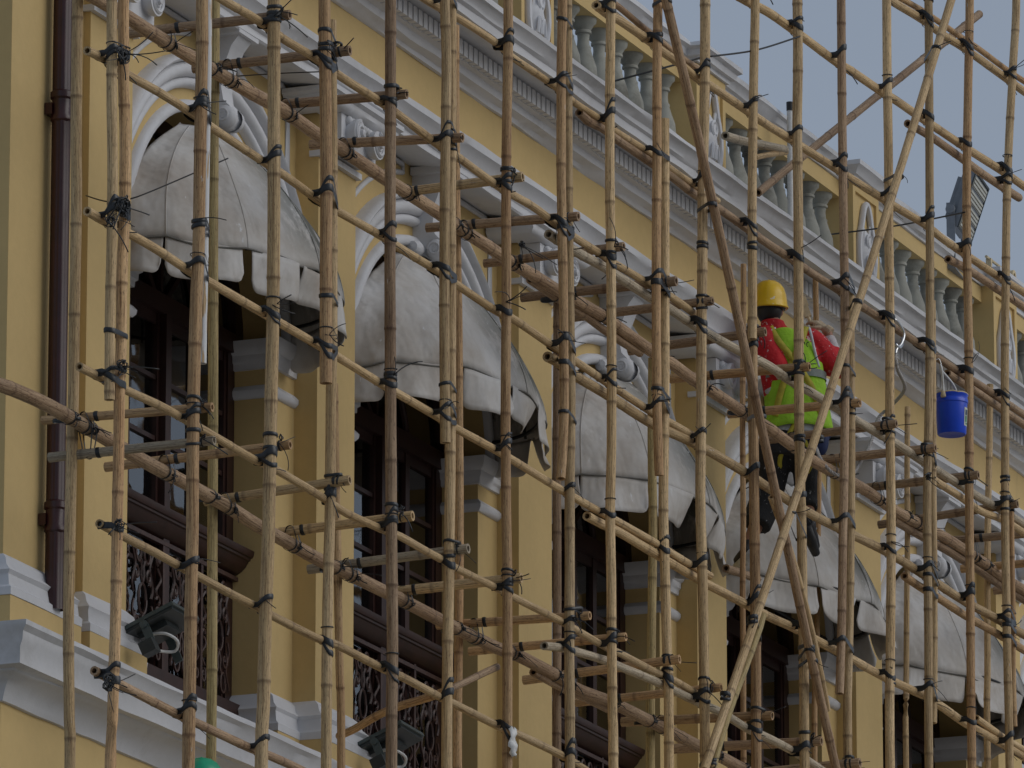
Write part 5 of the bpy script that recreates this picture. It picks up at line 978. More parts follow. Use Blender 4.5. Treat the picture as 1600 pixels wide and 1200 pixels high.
 {'t':'X','own':'V18b','c':[45.06,-1.4,11.757],'r':0.0198,'ext':[([44.817,-1.44,11.705],0.0282)],'lc':[45.198,-1.355,11.788],'lr':0.0256,'ld':[1.0,0.0,0.018]},
 {'t':'X','own':'RL0','c':[32.035,-0.825,12.539],'r':0.0268,'ext':[],'lc':[32.035,-0.825,12.539],'lr':0.0371,'ld':[0.999,0.0,0.043],'rear':1},
 {'t':'X','own':'RL1','c':[32.051,-0.825,10.334],'r':0.0268,'ext':[],'lc':[32.051,-0.825,10.334],'lr':0.036,'ld':[1.0,0.0,-0.024],'rear':1},
 {'t':'X','own':'RL0','c':[33.69,-0.825,12.565],'r':0.0264,'ext':[],'lc':[33.69,-0.825,12.565],'lr':0.0371,'ld':[1.0,0.0,0.016],'rear':1},
 {'t':'X','own':'RL1','c':[33.722,-0.825,10.301],'r':0.0264,'ext':[],'lc':[33.722,-0.825,10.301],'lr':0.036,'ld':[1.0,0.0,-0.021],'rear':1},
 {'t':'X','own':'RL1','c':[35.335,-0.825,10.27],'r':0.023,'ext':[],'lc':[35.335,-0.825,10.27],'lr':0.036,'ld':[1.0,0.0,0.02],'rear':1},
 {'t':'X','own':'RL0','c':[36.975,-0.825,12.569],'r':0.0241,'ext':[],'lc':[36.975,-0.825,12.569],'lr':0.0371,'ld':[0.999,0.0,-0.036],'rear':1},
 {'t':'X','own':'RL1','c':[37.019,-0.825,10.278],'r':0.0241,'ext':[],'lc':[37.019,-0.825,10.278],'lr':0.036,'ld':[1.0,-0.0,-0.001],'rear':1},
 {'t':'X','own':'RL0b','c':[38.577,-0.795,12.544],'r':0.0257,'ext':[],'lc':[38.577,-0.795,12.544],'lr':0.0242,'ld':[1.0,0.0,-0.018],'rear':1},
 {'t':'X','own':'RL1','c':[38.483,-0.825,10.301],'r':0.0257,'ext':[],'lc':[38.483,-0.825,10.301],'lr':0.036,'ld':[1.0,0.0,-0.014],'rear':1},
 {'t':'X','own':'RL1','c':[39.976,-0.825,10.319],'r':0.0265,'ext':[],'lc':[39.976,-0.825,10.319],'lr':0.036,'ld':[1.0,0.0,0.004],'rear':1},
 {'t':'X','own':'RL0','c':[41.572,-0.825,12.557],'r':0.0187,'ext':[],'lc':[41.572,-0.825,12.557],'lr':0.0371,'ld':[1.0,-0.0,-0.012],'rear':1},
 {'t':'X','own':'RL1','c':[41.541,-0.825,10.322],'r':0.0187,'ext':[],'lc':[41.541,-0.825,10.322],'lr':0.036,'ld':[1.0,0.0,-0.01],'rear':1},
 {'t':'X','own':'RL0','c':[44.659,-0.825,12.558],'r':0.0198,'ext':[],'lc':[44.659,-0.825,12.558],'lr':0.0371,'ld':[1.0,-0.0,-0.019],'rear':1},
 {'t':'X','own':'RL0','c':[46.302,-0.825,12.579],'r':0.0226,'ext':[],'lc':[46.302,-0.825,12.579],'lr':0.0371,'ld':[1.0,0.0,-0.005],'rear':1},
 {'t':'P','own':'V3','c':[33.058,-1.44,12.624],'r':0.0337,'pc':[33.099,-1.44,12.624],'pr':0.0244},
 {'t':'I','own':'RL0','c':[33.099,-0.825,12.556],'r':0.0371,'ld':[1.0,0.0,-0.011],'pc':[33.099,-0.825,12.627],'pr':0.0244},
 {'t':'P','own':'V4b','c':[33.893,-1.395,12.65],'r':0.0278,'pc':[33.873,-1.44,12.65],'pr':0.0241},
 {'t':'I','own':'RL0','c':[33.873,-0.825,12.569],'r':0.0371,'ld':[1.0,0.0,0.016],'pc':[33.873,-0.825,12.652],'pr':0.0241},
 {'t':'P','own':'V5','c':[34.574,-1.44,12.622],'r':0.0308,'pc':[34.632,-1.44,12.622],'pr':0.0236},
 {'t':'I','own':'RL0','c':[34.632,-0.825,12.59],'r':0.0371,'ld':[0.999,0.0,0.039],'pc':[34.632,-0.825,12.643],'pr':0.0236},
 {'t':'P','own':'V6b','c':[35.478,-1.41,12.589],'r':0.0298,'pc':[35.402,-1.44,12.589],'pr':0.0241},
 {'t':'I','own':'RL0','c':[35.402,-0.825,12.584],'r':0.0371,'ld':[1.0,0.0,0.013],'pc':[35.402,-0.825,12.632],'pr':0.0241},
 {'t':'P','own':'V7','c':[36.196,-1.44,12.597],'r':0.0286,'pc':[36.264,-1.44,12.597],'pr':0.0245},
 {'t':'I','own':'RL0','c':[36.264,-0.825,12.578],'r':0.0371,'ld':[1.0,0.0,0.003],'pc':[36.264,-0.825,12.583],'pr':0.0245},
 {'t':'P','own':'V8b','c':[37.189,-1.41,12.584],'r':0.0293,'pc':[37.092,-1.44,12.584],'pr':0.025},
 {'t':'I','own':'RL0','c':[37.092,-0.825,12.567],'r':0.0371,'ld':[0.999,0.0,-0.036],'pc':[37.092,-0.825,12.605],'pr':0.025},
 {'t':'P','own':'V9','c':[37.764,-1.44,12.587],'r':0.0278,'pc':[37.79,-1.44,12.587],'pr':0.0235},
 {'t':'I','own':'RL0','c':[37.79,-0.825,12.561],'r':0.0371,'ld':[1.0,0.0,-0.021],'pc':[37.79,-0.825,12.575],'pr':0.0235},
 {'t':'P','own':'V10b','c':[38.709,-1.405,12.591],'r':0.0284,'pc':[38.624,-1.44,12.591],'pr':0.0258},
 {'t':'I','own':'RL0','c':[38.624,-0.825,12.576],'r':0.0371,'ld':[1.0,0.0,0.007],'pc':[38.624,-0.825,12.588],'pr':0.0258},
 {'t':'P','own':'V11','c':[39.225,-1.44,12.619],'r':0.0306,'pc':[39.222,-1.44,12.619],'pr':0.0243},
 {'t':'I','own':'RL0','c':[39.222,-0.825,12.593],'r':0.0371,'ld':[1.0,0.0,0.026],'pc':[39.222,-0.825,12.609],'pr':0.0243},
 {'t':'P','own':'V12b','c':[40.131,-1.42,12.648],'r':0.0311,'pc':[40.11,-1.44,12.648],'pr':0.0257},
 {'t':'I','own':'RL0','c':[40.11,-0.825,12.573],'r':0.0371,'ld':[1.0,0.0,-0.028],'pc':[40.11,-0.825,12.621],'pr':0.0257},
 {'t':'P','own':'V13','c':[40.884,-1.44,12.615],'r':0.0304,'pc':[40.88,-1.44,12.615],'pr':0.0261},
 {'t':'I','own':'RL0','c':[40.88,-0.825,12.561],'r':0.0371,'ld':[0.999,0.0,-0.039],'pc':[40.88,-0.825,12.622],'pr':0.0261},
 {'t':'P','own':'V14b','c':[41.903,-1.41,12.603],'r':0.0293,'pc':[41.794,-1.44,12.603],'pr':0.0256},
 {'t':'I','own':'RL0','c':[41.794,-0.825,12.558],'r':0.0371,'ld':[1.0,-0.0,-0.012],'pc':[41.794,-0.825,12.609],'pr':0.0256},
 {'t':'P','own':'V15','c':[42.551,-1.44,12.626],'r':0.0295,'pc':[42.475,-1.44,12.626],'pr':0.0249},
 {'t':'I','own':'RL0','c':[42.475,-0.825,12.544],'r':0.0371,'ld':[0.999,0.0,-0.041],'pc':[42.475,-0.825,12.604],'pr':0.0249},
 {'t':'P','own':'V16','c':[43.266,-1.4449999999999998,12.639],'r':0.0283,'pc':[43.224,-1.44,12.639],'pr':0.0263},
 {'t':'I','own':'RL0','c':[43.224,-0.825,12.546],'r':0.0371,'ld':[0.999,0.0,0.041],'pc':[43.224,-0.825,12.632],'pr':0.0263},
 {'t':'P','own':'V17','c':[44.093,-1.44,12.652],'r':0.0284,'pc':[44.073,-1.44,12.652],'pr':0.0257},
 {'t':'I','own':'RL0','c':[44.073,-0.825,12.558],'r':0.0371,'ld':[1.0,0.0,0.018],'pc':[44.073,-0.825,12.638],'pr':0.0257},
 {'t':'P','own':'V18','c':[44.821,-1.44,12.636],'r':0.0282,'pc':[44.869,-1.44,12.636],'pr':0.0261},
 {'t':'I','own':'RL0','c':[44.869,-0.825,12.564],'r':0.0371,'ld':[1.0,0.0,0.031],'pc':[44.869,-0.825,12.595],'pr':0.0261},
 {'t':'P','own':'V30','c':[45.878,-1.44,12.703],'r':0.0297,'pc':[45.999,-1.44,12.703],'pr':0.0245},
 {'t':'I','own':'RL0','c':[45.999,-0.825,12.584],'r':0.0371,'ld':[1.0,0.0,-0.005],'pc':[45.999,-0.825,12.703],'pr':0.0245},
 {'t':'P','own':'V2','c':[32.127,-1.44,10.366],'r':0.0329,'pc':[32.197,-1.44,10.366],'pr':0.0204},
 {'t':'I','own':'RL1','c':[32.197,-0.825,10.331],'r':0.036,'ld':[1.0,0.0,-0.024],'pc':[32.197,-0.825,10.379],'pr':0.0204},
 {'t':'P','own':'V2','c':[32.125,-1.44,10.205],'r':0.0329,'pc':[32.224,-1.44,10.205],'pr':0.022},
 {'t':'I','own':'RL1','c':[32.224,-0.825,10.33],'r':0.036,'ld':[1.0,0.0,-0.024],'pc':[32.224,-0.825,10.2],'pr':0.022},
 {'t':'P','own':'V3','c':[33.053,-1.44,10.391],'r':0.0337,'pc':[33.147,-1.44,10.391],'pr':0.0225},
 {'t':'I','own':'RL1','c':[33.147,-0.825,10.309],'r':0.036,'ld':[1.0,0.0,-0.025],'pc':[33.147,-0.825,10.375],'pr':0.0225},
 {'t':'P','own':'V4b','c':[33.914,-1.395,10.376],'r':0.0278,'pc':[33.903,-1.44,10.376],'pr':0.0229},
 {'t':'I','own':'RL1','c':[33.903,-0.825,10.298],'r':0.036,'ld':[1.0,0.0,-0.017],'pc':[33.903,-0.825,10.34],'pr':0.0229},
 {'t':'P','own':'V5','c':[34.608,-1.44,10.367],'r':0.0308,'pc':[34.73,-1.44,10.367],'pr':0.0242},
 {'t':'I','own':'RL1','c':[34.73,-0.825,10.274],'r':0.036,'ld':[1.0,0.0,-0.01],'pc':[34.73,-0.825,10.346],'pr':0.0242},
 {'t':'P','own':'V6b','c':[35.467,-1.41,10.354],'r':0.0298,'pc':[35.491,-1.44,10.354],'pr':0.0246},
 {'t':'I','own':'RL1','c':[35.491,-0.825,10.272],'r':0.036,'ld':[1.0,0.0,0.02],'pc':[35.491,-0.825,10.327],'pr':0.0246},
 {'t':'P','own':'V7','c':[36.209,-1.44,10.351],'r':0.0286,'pc':[36.243,-1.44,10.351],'pr':0.0259},
 {'t':'I','own':'RL1','c':[36.243,-0.825,10.28],'r':0.036,'ld':[1.0,0.0,0.014],'pc':[36.243,-0.825,10.339],'pr':0.0259},
 {'t':'P','own':'V8b','c':[37.197,-1.41,10.348],'r':0.0293,'pc':[37.251,-1.44,10.348],'pr':0.023},
 {'t':'I','own':'RL1','c':[37.251,-0.825,10.281],'r':0.036,'ld':[1.0,-0.0,-0.001],'pc':[37.251,-0.825,10.363],'pr':0.023},
 {'t':'P','own':'V9','c':[37.758,-1.44,10.338],'r':0.0278,'pc':[37.797,-1.44,10.338],'pr':0.0223},
 {'t':'I','own':'RL1','c':[37.797,-0.825,10.302],'r':0.036,'ld':[0.997,0.0,0.083],'pc':[37.797,-0.825,10.332],'pr':0.0223},
 {'t':'P','own':'V10b','c':[38.721,-1.405,10.377],'r':0.0284,'pc':[38.642,-1.44,10.377],'pr':0.0237},
 {'t':'I','own':'RL1','c':[38.642,-0.825,10.296],'r':0.036,'ld':[1.0,0.0,-0.014],'pc':[38.642,-0.825,10.343],'pr':0.0237},
 {'t':'P','own':'V11','c':[39.223,-1.44,10.345],'r':0.0306,'pc':[39.316,-1.44,10.345],'pr':0.0231},
 {'t':'I','own':'RL1','c':[39.316,-0.825,10.312],'r':0.036,'ld':[0.999,0.0,0.05],'pc':[39.316,-0.825,10.329],'pr':0.0231},
 {'t':'P','own':'V12b','c':[40.143,-1.42,10.342],'r':0.0311,'pc':[40.174,-1.44,10.342],'pr':0.0263},
 {'t':'I','own':'RL1','c':[40.174,-0.825,10.32],'r':0.036,'ld':[1.0,0.0,0.004],'pc':[40.174,-0.825,10.367],'pr':0.0263},
 {'t':'P','own':'V13','c':[40.92,-1.44,10.349],'r':0.0304,'pc':[41.029,-1.44,10.349],'pr':0.0268},
 {'t':'I','own':'RL1','c':[41.029,-0.825,10.325],'r':0.036,'ld':[1.0,0.0,0.011],'pc':[41.029,-0.825,10.367],'pr':0.0268},
 {'t':'P','own':'V14b','c':[41.778,-1.41,10.343],'r':0.0293,'pc':[41.716,-1.44,10.343],'pr':0.0272},
 {'t':'I','own':'RL1','c':[41.716,-0.825,10.32],'r':0.036,'ld':[1.0,0.0,-0.01],'pc':[41.716,-0.825,10.33],'pr':0.0272},
 {'t':'B','own':'V1b','c':[31.264,-1.45,10.507],'r':0.0275,'ext':[([31.158,-1.44,10.483],0.0261)]},
 {'t':'B','own':'V2','c':[32.176,-1.44,11.903],'r':0.0329,'ext':[([32.353,-1.39,11.956],0.0222)]},
 {'t':'B','own':'V2','c':[32.168,-1.44,11.311],'r':0.0329,'ext':[([32.344,-1.39,11.36],0.0222)]},
 {'t':'B','own':'V3','c':[33.058,-1.44,12.624],'r':0.0337,'ext':[]},
 {'t':'B','own':'V4','c':[33.682,-1.45,12.707],'r':0.032,'ext':[([33.889,-1.395,12.771],0.0278)]},
 {'t':'B','own':'V4','c':[33.685,-1.45,12.639],'r':0.032,'ext':[([33.891,-1.395,12.702],0.0278)]},
 {'t':'B','own':'V4','c':[33.718,-1.45,11.308],'r':0.032,'ext':[([33.925,-1.395,11.364],0.0278)]},
 {'t':'B','own':'V5','c':[34.59,-1.44,11.099],'r':0.0308,'ext':[]},
 {'t':'B','own':'V6','c':[35.304,-1.45,11.213],'r':0.0281,'ext':[([35.48,-1.41,11.258],0.0298)]},
 {'t':'B','own':'V8','c':[36.999,-1.45,13.708],'r':0.0275,'ext':[([37.178,-1.41,13.763],0.0293)]},
 {'t':'B','own':'V10','c':[38.456,-1.45,11.918],'r':0.0284,'ext':[([38.7,-1.405,11.979],0.0284)]},
 {'t':'B','own':'V10','c':[38.494,-1.45,14.033],'r':0.0284,'ext':[]},
 {'t':'B','own':'V13','c':[40.883,-1.44,12.19],'r':0.0304,'ext':[]},
 {'t':'B','own':'V14','c':[41.691,-1.45,12.815],'r':0.0274,'ext':[([41.907,-1.41,12.87],0.0293)]},
 {'t':'B','own':'V16','c':[43.4,-1.445,15.643],'r':0.0283,'ext':[]},
 {'t':'B','own':'V12','c':[40.073,-1.445,13.187],'r':0.0276,'ext':[]},
 {'t':'B','own':'V8b','c':[37.217,-1.41,11.443],'r':0.0293,'ext':[([37.012,-1.45,11.393],0.0275)]},
 {'t':'B','own':'V11','c':[39.242,-1.44,12.978],'r':0.0306,'ext':[]},
 {'t':'B','own':'V18','c':[44.831,-1.44,12.813],'r':0.0282,'ext':[]},
 {'t':'B','own':'D1','c':[38.446,-1.525,14.215],'r':0.0282,'ext':[([38.503,-1.45,14.24],0.0284)]},
 {'t':'B','own':'D1','c':[39.17,-1.525,13.183],'r':0.0282,'ext':[([39.249,-1.44,13.212],0.0306)]},
 {'t':'B','own':'D1','c':[39.977,-1.525,12.101],'r':0.0282,'ext':[([40.132,-1.42,12.146],0.0311)]},
 {'t':'B','own':'D2','c':[40.356,-1.57,11.588],'r':0.0261,'ext':[([40.899,-1.44,11.716],0.0304)]},
 {'t':'B','own':'D2','c':[40.863,-1.57,12.17],'r':0.0261,'ext':[]},
 {'t':'B','own':'D2','c':[41.593,-1.57,13.185],'r':0.0261,'ext':[([41.912,-1.41,13.278],0.0293)]},
 {'t':'B','own':'D2','c':[43.173,-1.57,15.244],'r':0.0261,'ext':[([43.395,-1.445,15.32],0.0283)]},
 {'t':'B','own':'D2','c':[42.409,-1.57,14.198],'r':0.0261,'ext':[([42.586,-1.44,14.258],0.0295)]},
 {'t':'B','own':'D2','c':[39.687,-1.57,10.825],'r':0.0261,'ext':[([40.144,-1.42,10.93],0.0311)]},
 {'t':'B','own':'D2','c':[39.221,-1.57,10.28],'r':0.0261,'ext':[]},
 {'t':'B','own':'D2','c':[38.982,-1.57,9.855],'r':0.0261,'ext':[([39.229,-1.44,9.911],0.0306)]},
 {'t':'B','own':'D1','c':[40.784,-1.525,10.876],'r':0.0282,'ext':[([40.918,-1.44,10.909],0.0304)]},
 {'t':'B','own':'D1','c':[40.838,-1.525,10.797],'r':0.0282,'ext':[([40.919,-1.44,10.82],0.0304)]},
]
COILS = [((31.137,-1.485,11.873),0.045,9,'V1b'),((31.174,-1.485,11.126),0.05,12,'V1b'),((31.019,-1.485,11.013),0.03,5,'V1b'),((31.184,-1.485,10.327),0.035,6,'V1b'),((31.164,-1.485,9.556),0.03,5,'V1b'),((31.067,-1.485,8.779),0.045,8,'V1b'),((36.279,-1.485,12.220),0.02,3,'V8'),((43.115,-1.485,12.430),0.025,4,'V16')]

# ------------------------------------------------------------------ bamboo scaffold
scaf = empty('bamboo_scaffold', (38, YF0, 0), 'tall bamboo scaffold of lashed poles standing in front of the whole facade', 'scaffold')
LABEL = {'painted': 'pole streaked with white paint', 'grey': 'silver grey weathered pole'}
PO = {}
SX = (38, YF0, 0)
def make_pole(nm, kind, r, mat, pts):
    rr = random.Random(nm)
    C = catmull(pts, .05); S = [0.0]
    for i in range(1, len(C)): S.append(S[-1]+(C[i]-C[i-1]).length)
    L = S[-1]
    def at(s):
        s = min(max(s, 0), L); lo = np.searchsorted(S, s); lo = min(max(lo, 1), len(S)-1)
        t = (s-S[lo-1])/max(1e-9, S[lo]-S[lo-1]); return C[lo-1].lerp(C[lo], t)
    rows = []          # (s, radius factor, joint)
    base = .38+r*5.6
    s = rr.uniform(.03, base); nodes = []
    while s < L-.03: nodes.append(s); s += base*rr.uniform(.72, 1.28)
    rows.append((0, 1, 0))
    prev = 0
    for q in nodes:
        g = q-.022
        k = int((g-prev)/.10)
        for i in range(1, k): rows.append((prev+(g-prev)*i/k, 1-.02*math.sin(math.pi*i/k), 0))
        big = rr.uniform(1.03, 1.085)
        rows += [(q-.022, 1.0, 0), (q-.007, 1+(big-1)*.55, .15), (q-.001, big, .75), (q+.004, big*.985, .95), (q+.009, 1.0, .8), (q+.024, .985, .12)]
        prev = q+.03
    k = max(2, int((L-prev)/.10))
    for i in range(1, k+1): rows.append((prev+(L-prev)*i/k, 1, 0))
    rows = [w for w in rows if 0 <= w[0] <= L+1e-6]; rows.sort(key=lambda w: w[0])
    n = 14; vs = []; jt = []; pc = []; nrm = None; ph = rr.uniform(0, 6); ov = rr.uniform(.0, .035); tap = rr.uniform(-.04, .04)
    cen = []
    for (s, f, j) in rows:
        p = at(s); t = (at(s+.03)-at(s-.03)).normalized()
        nrm = t.orthogonal().normalized() if nrm is None else (nrm-t*nrm.dot(t)).normalized()
        b = t.cross(nrm); cen.append((p, t, nrm.copy(), b.copy()))
        for k in range(n):
            a = 2*math.pi*k/n; ra = r*f*(1+tap*(s/L-.5)*2)*(1+ov*math.cos(2*a+ph))
            w = p+(nrm*math.cos(a)+b*math.sin(a))*ra; vs.append(w); jt.append(j); pc.append((.16*math.cos(a), s, .16*math.sin(a)))
    m = len(rows); fs = []
    for i in range(m-1):
        for k in range(n): fs.append((i*n+k, i*n+(k+1) % n, (i+1)*n+(k+1) % n, (i+1)*n+k))
    for end in (0, m-1):      # sawn hollow ends; shade inside the bore is put into its colour
        p, t, u, b = cen[end]; sg = 1 if end else -1; sl = rr.uniform(-.15, .15)
        base_i = end*n
        def ring(f, off, j):
            k0 = len(vs)
            for k in range(n):
                a = 2*math.pi*k/n; vs.append(p+(u*math.cos(a)+b*math.sin(a))*r*f-t*sg*off); jt.append(j); pc.append((.16*f*math.cos(a), off, .16*f*math.sin(a)))
            return k0
        k1 = ring(.60, .001, .1); k2 = ring(.55, .05, 1.2)
        for (A, B) in ((base_i, k1), (k1, k2)):
            for k in range(n): fs.append((A+k, A+(k+1) % n, B+(k+1) % n, B+k))
        fs.append(tuple(range(k2, k2+n)))
    me = bpy.data.meshes.new(kind); me.from_pydata([tuple(v-Vector(SX)) for v in vs], [], fs)
    a1 = me.attributes.new('joint_bore_shade', 'FLOAT', 'POINT'); a1.data.foreach_set('value', jt)
    a2 = me.attributes.new('pc', 'FLOAT_VECTOR', 'POINT'); a2.data.foreach_set('vector', [c for p in pc for c in p])
    bm = bmesh.new(); bm.from_mesh(me); bmesh.ops.recalc_face_normals(bm, faces=bm.faces); bm.to_mesh(me); bm.free()
    me.materials.append(M['bamboo_'+mat]); me.shade_smooth(); me.set_sharp_from_angle(angle=math.radians(50))
    o = bpy.data.objects.new(kind, me); col.objects.link(o); o.parent = scaf
    if mat in LABEL: o['label'] = LABEL[mat]
    return o
for (nm, kind, r, mat, pts) in POLES: r *= 1.1 if kind == "cross_pole" else 1; PO[nm] = make_pole(nm, kind, r, mat, pts)

def hull2(P):
    P = sorted(set(P))
    def half(Q):
        h = []
        for p in Q:
            while len(h) >= 2 and (h[-1][0]-h[-2][0])*(p[1]-h[-2][1])-(h[-1][1]-h[-2][1])*(p[0]-h[-2][0]) <= 0: h.pop()
            h.append(p)
        return h
    a = half(P); b = half(P[::-1]); return a[:-1]+b[:-1]
def band(mb, c, axis, circles, w, tilt=(0, 0), off=.003, th=.0025, rr=R_, front=None):
    # a strap pulled tight round a bundle of poles; 'front' lifts it where it crosses the outermost pole
    a = Vector(axis).normalized(); u = a.orthogonal().normalized() if abs(a.z) < .9 else Vector((1, 0, 0)); u = (u-a*u.dot(a)).normalized(); v = a.cross(u)
    c = Vector(c); P = []
    for (p, r) in circles:
        d = Vector(p)-c; x, y = d.dot(u), d.dot(v)
        for k in range(16): P.append((round(x+(r+off)*math.cos(k*math.pi/8), 5), round(y+(r+off)*math.sin(k*math.pi/8), 5)))
    H = hull2(P); vs = []; n = len(H); r0 = circles[0][1]
    # walk the outline in short steps
    Q = []
    for i in range(n):
        x0, y0 = H[i]; x1, y1 = H[(i+1) % n]; k = max(1, int(math.hypot(x1-x0, y1-y0)/.014))
        for j in range(k): Q.append((x0+(x1-x0)*j/k, y0+(y1-y0)*j/k))
    n = len(Q)
    for (x, y) in Q:
        L = math.hypot(x, y) or 1
        for (t, o2) in ((-w/2, 0), (-w*.3, th), (w*.3, th), (w/2, 0)):
            h = t+tilt[0]*max(-.05, min(.05, x))+tilt[1]*y+rr.uniform(-.0008, .0008)
            if front is not None: h += front*max(0, min(1, (r0*.9-y)/(r0*1.6)))
            vs.append(c+u*(x+x/L*o2)+v*(y+y/L*o2)+a*h)
    fs = []
    for i in range(n):
        for k in range(3): fs.append((i*4+k, ((i+1) % n)*4+k, ((i+1) % n)*4+k+1, i*4+k+1))
    mb.add(vs, fs)
def tails(mb, c, n, rr, L=(.05, .16), r=.0024, down=.5):
    for _ in range(n):
        d = Vector((rr.uniform(-1, 1), rr.uniform(-1, -.1), rr.uniform(-1, 1-down*1.2))).normalized(); p = Vector(c); P = [p.copy()]; st = rr.uniform(*L)/6
        cv = Vector((rr.uniform(-1, 1), rr.uniform(-1, 1), rr.uniform(-1, .4)))*.35
        for k in range(6): d = (d+cv*.6).normalized(); p = p+d*st; P.append(p.copy())
        mb.tube(P, [r*rr.uniform(.8, 1.5)]*7, 4)
def loops(mb, c, n, rr, s=.018):
    for _ in range(n):
        u = Vector((rr.uniform(-1, 1), rr.uniform(-.6, .6), rr.uniform(-1, 1))).normalized(); v = u.orthogonal().normalized(); ra, rb = s*rr.uniform(.5, 1.2), s*rr.uniform(.4, 1)
        o = Vector(c)+Vector((rr.uniform(-s, s), rr.uniform(-s*.7, 0), rr.uniform(-s, s)))*.6
        mb.tube([o+u*ra*math.cos(k*.7)+v*rb*math.sin(k*.7) for k in range(9)], rr.uniform(.0022, .0038), 4, closed=True)
for i, l in enumerate(LASHINGS):
    rr = random.Random(100+i); mb = MB(); c = Vector(l['c']); r = l['r']
    if l['t'] == 'X':
        lc, lr, ld = Vector(l['lc']), l['lr'], Vector(l['ld'])
        cir = [(c, r)]+[(Vector(p), q) for p, q in l['ext']]
        if l.get('rear'):
            v = Vector((c.x, c.y+.075, c.z)); band(mb, c, (0, 0, 1), [(c, lr), (v, r)], .02, (rr.uniform(-.3, .3), 0)); band(mb, lc-ld*(r+.02), ld, [(lc, lr)], .012, (0, .2))
            loops(mb, c+Vector((-.03, -.03, .01)), 3, rr); tails(mb, c+Vector((-.03, -.03, 0)), 2, rr)
        else:
            c = Vector((c.x, c.y, lc.z)); s = rr.choice((-1, 1)); t = rr.uniform(.15, .5)
            lcir = [(Vector((c.x, lc.y, c.z)), min(lr, r)*.8)]
            k = rr.choice((1, 1, 2, 2)); f0 = rr.choice((-1, 1, 1)); w0 = rr.uniform(.026, .042)
            f = (lr+.010)*f0+rr.uniform(-.012, .012)
            band(mb, c, (0, 0, 1), cir+lcir, w0, (t*s*.6, 0), front=f)
            if k == 2:
                if rr.random() < .3: band(mb, c, (0, 0, 1), cir+lcir, rr.uniform(.018, .03), (-t*s*.5, 0), front=-f)
                else: band(mb, c+Vector((0, 0, 0)), (0, 0, 1), cir+lcir, rr.uniform(.014, .034), (t*s*.4+rr.uniform(-.1, .1), 0), front=f+(w0*.5+.014+rr.uniform(0, .03))*(1 if f > 0 else -1))
            if rr.random() < .3: band(mb, c+Vector((0, 0, lr*1.2+.035)), (0, 0, 1), cir, rr.uniform(.005, .009), (rr.uniform(-.1, .1), 0))
            band(mb, lc-ld*(r+rr.uniform(.004, .014)), ld, [(lc-ld*r, lr)], rr.uniform(.012, .022), (rr.uniform(-.3, .3), rr.uniform(-.3, .3)))
            kc = lc-ld*(r+.015)+Vector((0, -.015, -lr))
            loops(mb, kc, rr.choice((1, 2, 2, 3)), rr); tails(mb, kc if rr.random() < .6 else c+Vector((-r, -.01, .02)), rr.choice((0, 1, 1, 2, 2)), rr)
            if rr.random() < .18: tails(mb, c+Vector((-r*.8, -r, lr)), 2, rr, (.08, .2), down=0)
        if i < 0: pass
    elif l['t'] == 'P':
        pc, pr = Vector(l['pc']), l['pr']
        near = (pc-c).length < r+pr+.03
        for s in (-1, 1):
            cir = [(c, r)]+([(Vector((pc.x, pc.y, c.z)), pr*.9)] if near and s > 0 else [])
            band(mb, c+Vector((0, 0, s*(pr+.012))), (0, 0, 1), cir, rr.uniform(.014, .022), (rr.uniform(-.25, .25), 0))
        band(mb, pc+Vector((0, .015, 0)), (0, 1, 0), [(pc, pr)], .018, (rr.uniform(-.3, .3), 0)); band(mb, pc+Vector((0, -.012, 0)), (0, 1, 0), [(pc, pr)], .012, (rr.uniform(-.3, .3), 0))
        loops(mb, (c+pc)/2+Vector((0, -.03, pr)), 2, rr); tails(mb, (c+pc)/2+Vector((0, -.03, 0)), 2, rr)
    elif l['t'] == 'I':
        pc, pr, ld = Vector(l['pc']), l['pr'], Vector(l['ld'])
        for s in (-1, 1):
            band(mb, c+ld*s*(pr+.008)*.9, ld, [(c, r), (Vector((c.x, c.y, pc.z)), pr*.8)] if pc.z-c.z < .13 else [(c, r)], rr.uniform(.010, .016), (rr.uniform(-.25, .25), rr.uniform(-.25, .25)))
        band(mb, pc+Vector((0, -.06, 0)), (0, 1, 0), [(pc, pr)], .022, (.2, 0))
        loops(mb, c+ld*pr+Vector((0, -r, -r*.5)), 2, rr); tails(mb, c+ld*pr+Vector((0, -r, 0)), rr.choice((1, 2)), rr)
    else:
        cir = [(c, r)]+[(Vector(p), q) for p, q in l['ext']]
        for k in range(rr.choice((1, 1, 2))): band(mb, c+Vector((0, 0, -.026*k)), (0, 0, 1), cir, rr.uniform(.018, .026), (rr.uniform(-.2, .2), rr.uniform(-.2, .2)))
        if rr.random() < .4: tails(mb, c+Vector((-r, -.02, 0)), 1, rr)
    local(mb, SX); o = mb.build('lashing', 'strap', PO[l['own']], smooth=True)
# coils of spare strap left on the first upright
def coil(c, s, n, seed, own):
    rr = random.Random(seed); mb = MB()
    for _ in range(n):
        P = []; ph = rr.uniform(0, 6); k1 = rr.uniform(.6, 1.2)
        o = Vector(c)+Vector((rr.uniform(-s, s), rr.uniform(-.02, .0), rr.uniform(-s, s)))*.35
        for k in range(14): P.append(o+Vector((s*k1*math.cos(ph+k*.48)*(1-k*.02), -.01+.012*math.sin(k), s*.75*math.sin(ph+k*.5+rr.uniform(-.12, .12)))))
        mb.tube(P, rr.uniform(.0022, .004), 4)
    tails(mb, c, 4, rr, (.08, .25), .0025); local(mb, SX); mb.build('strap_coil', 'strap', PO[own], smooth=True)
for c, s, n, own in COILS: coil(c, s, n, int(c[0]*100), own)

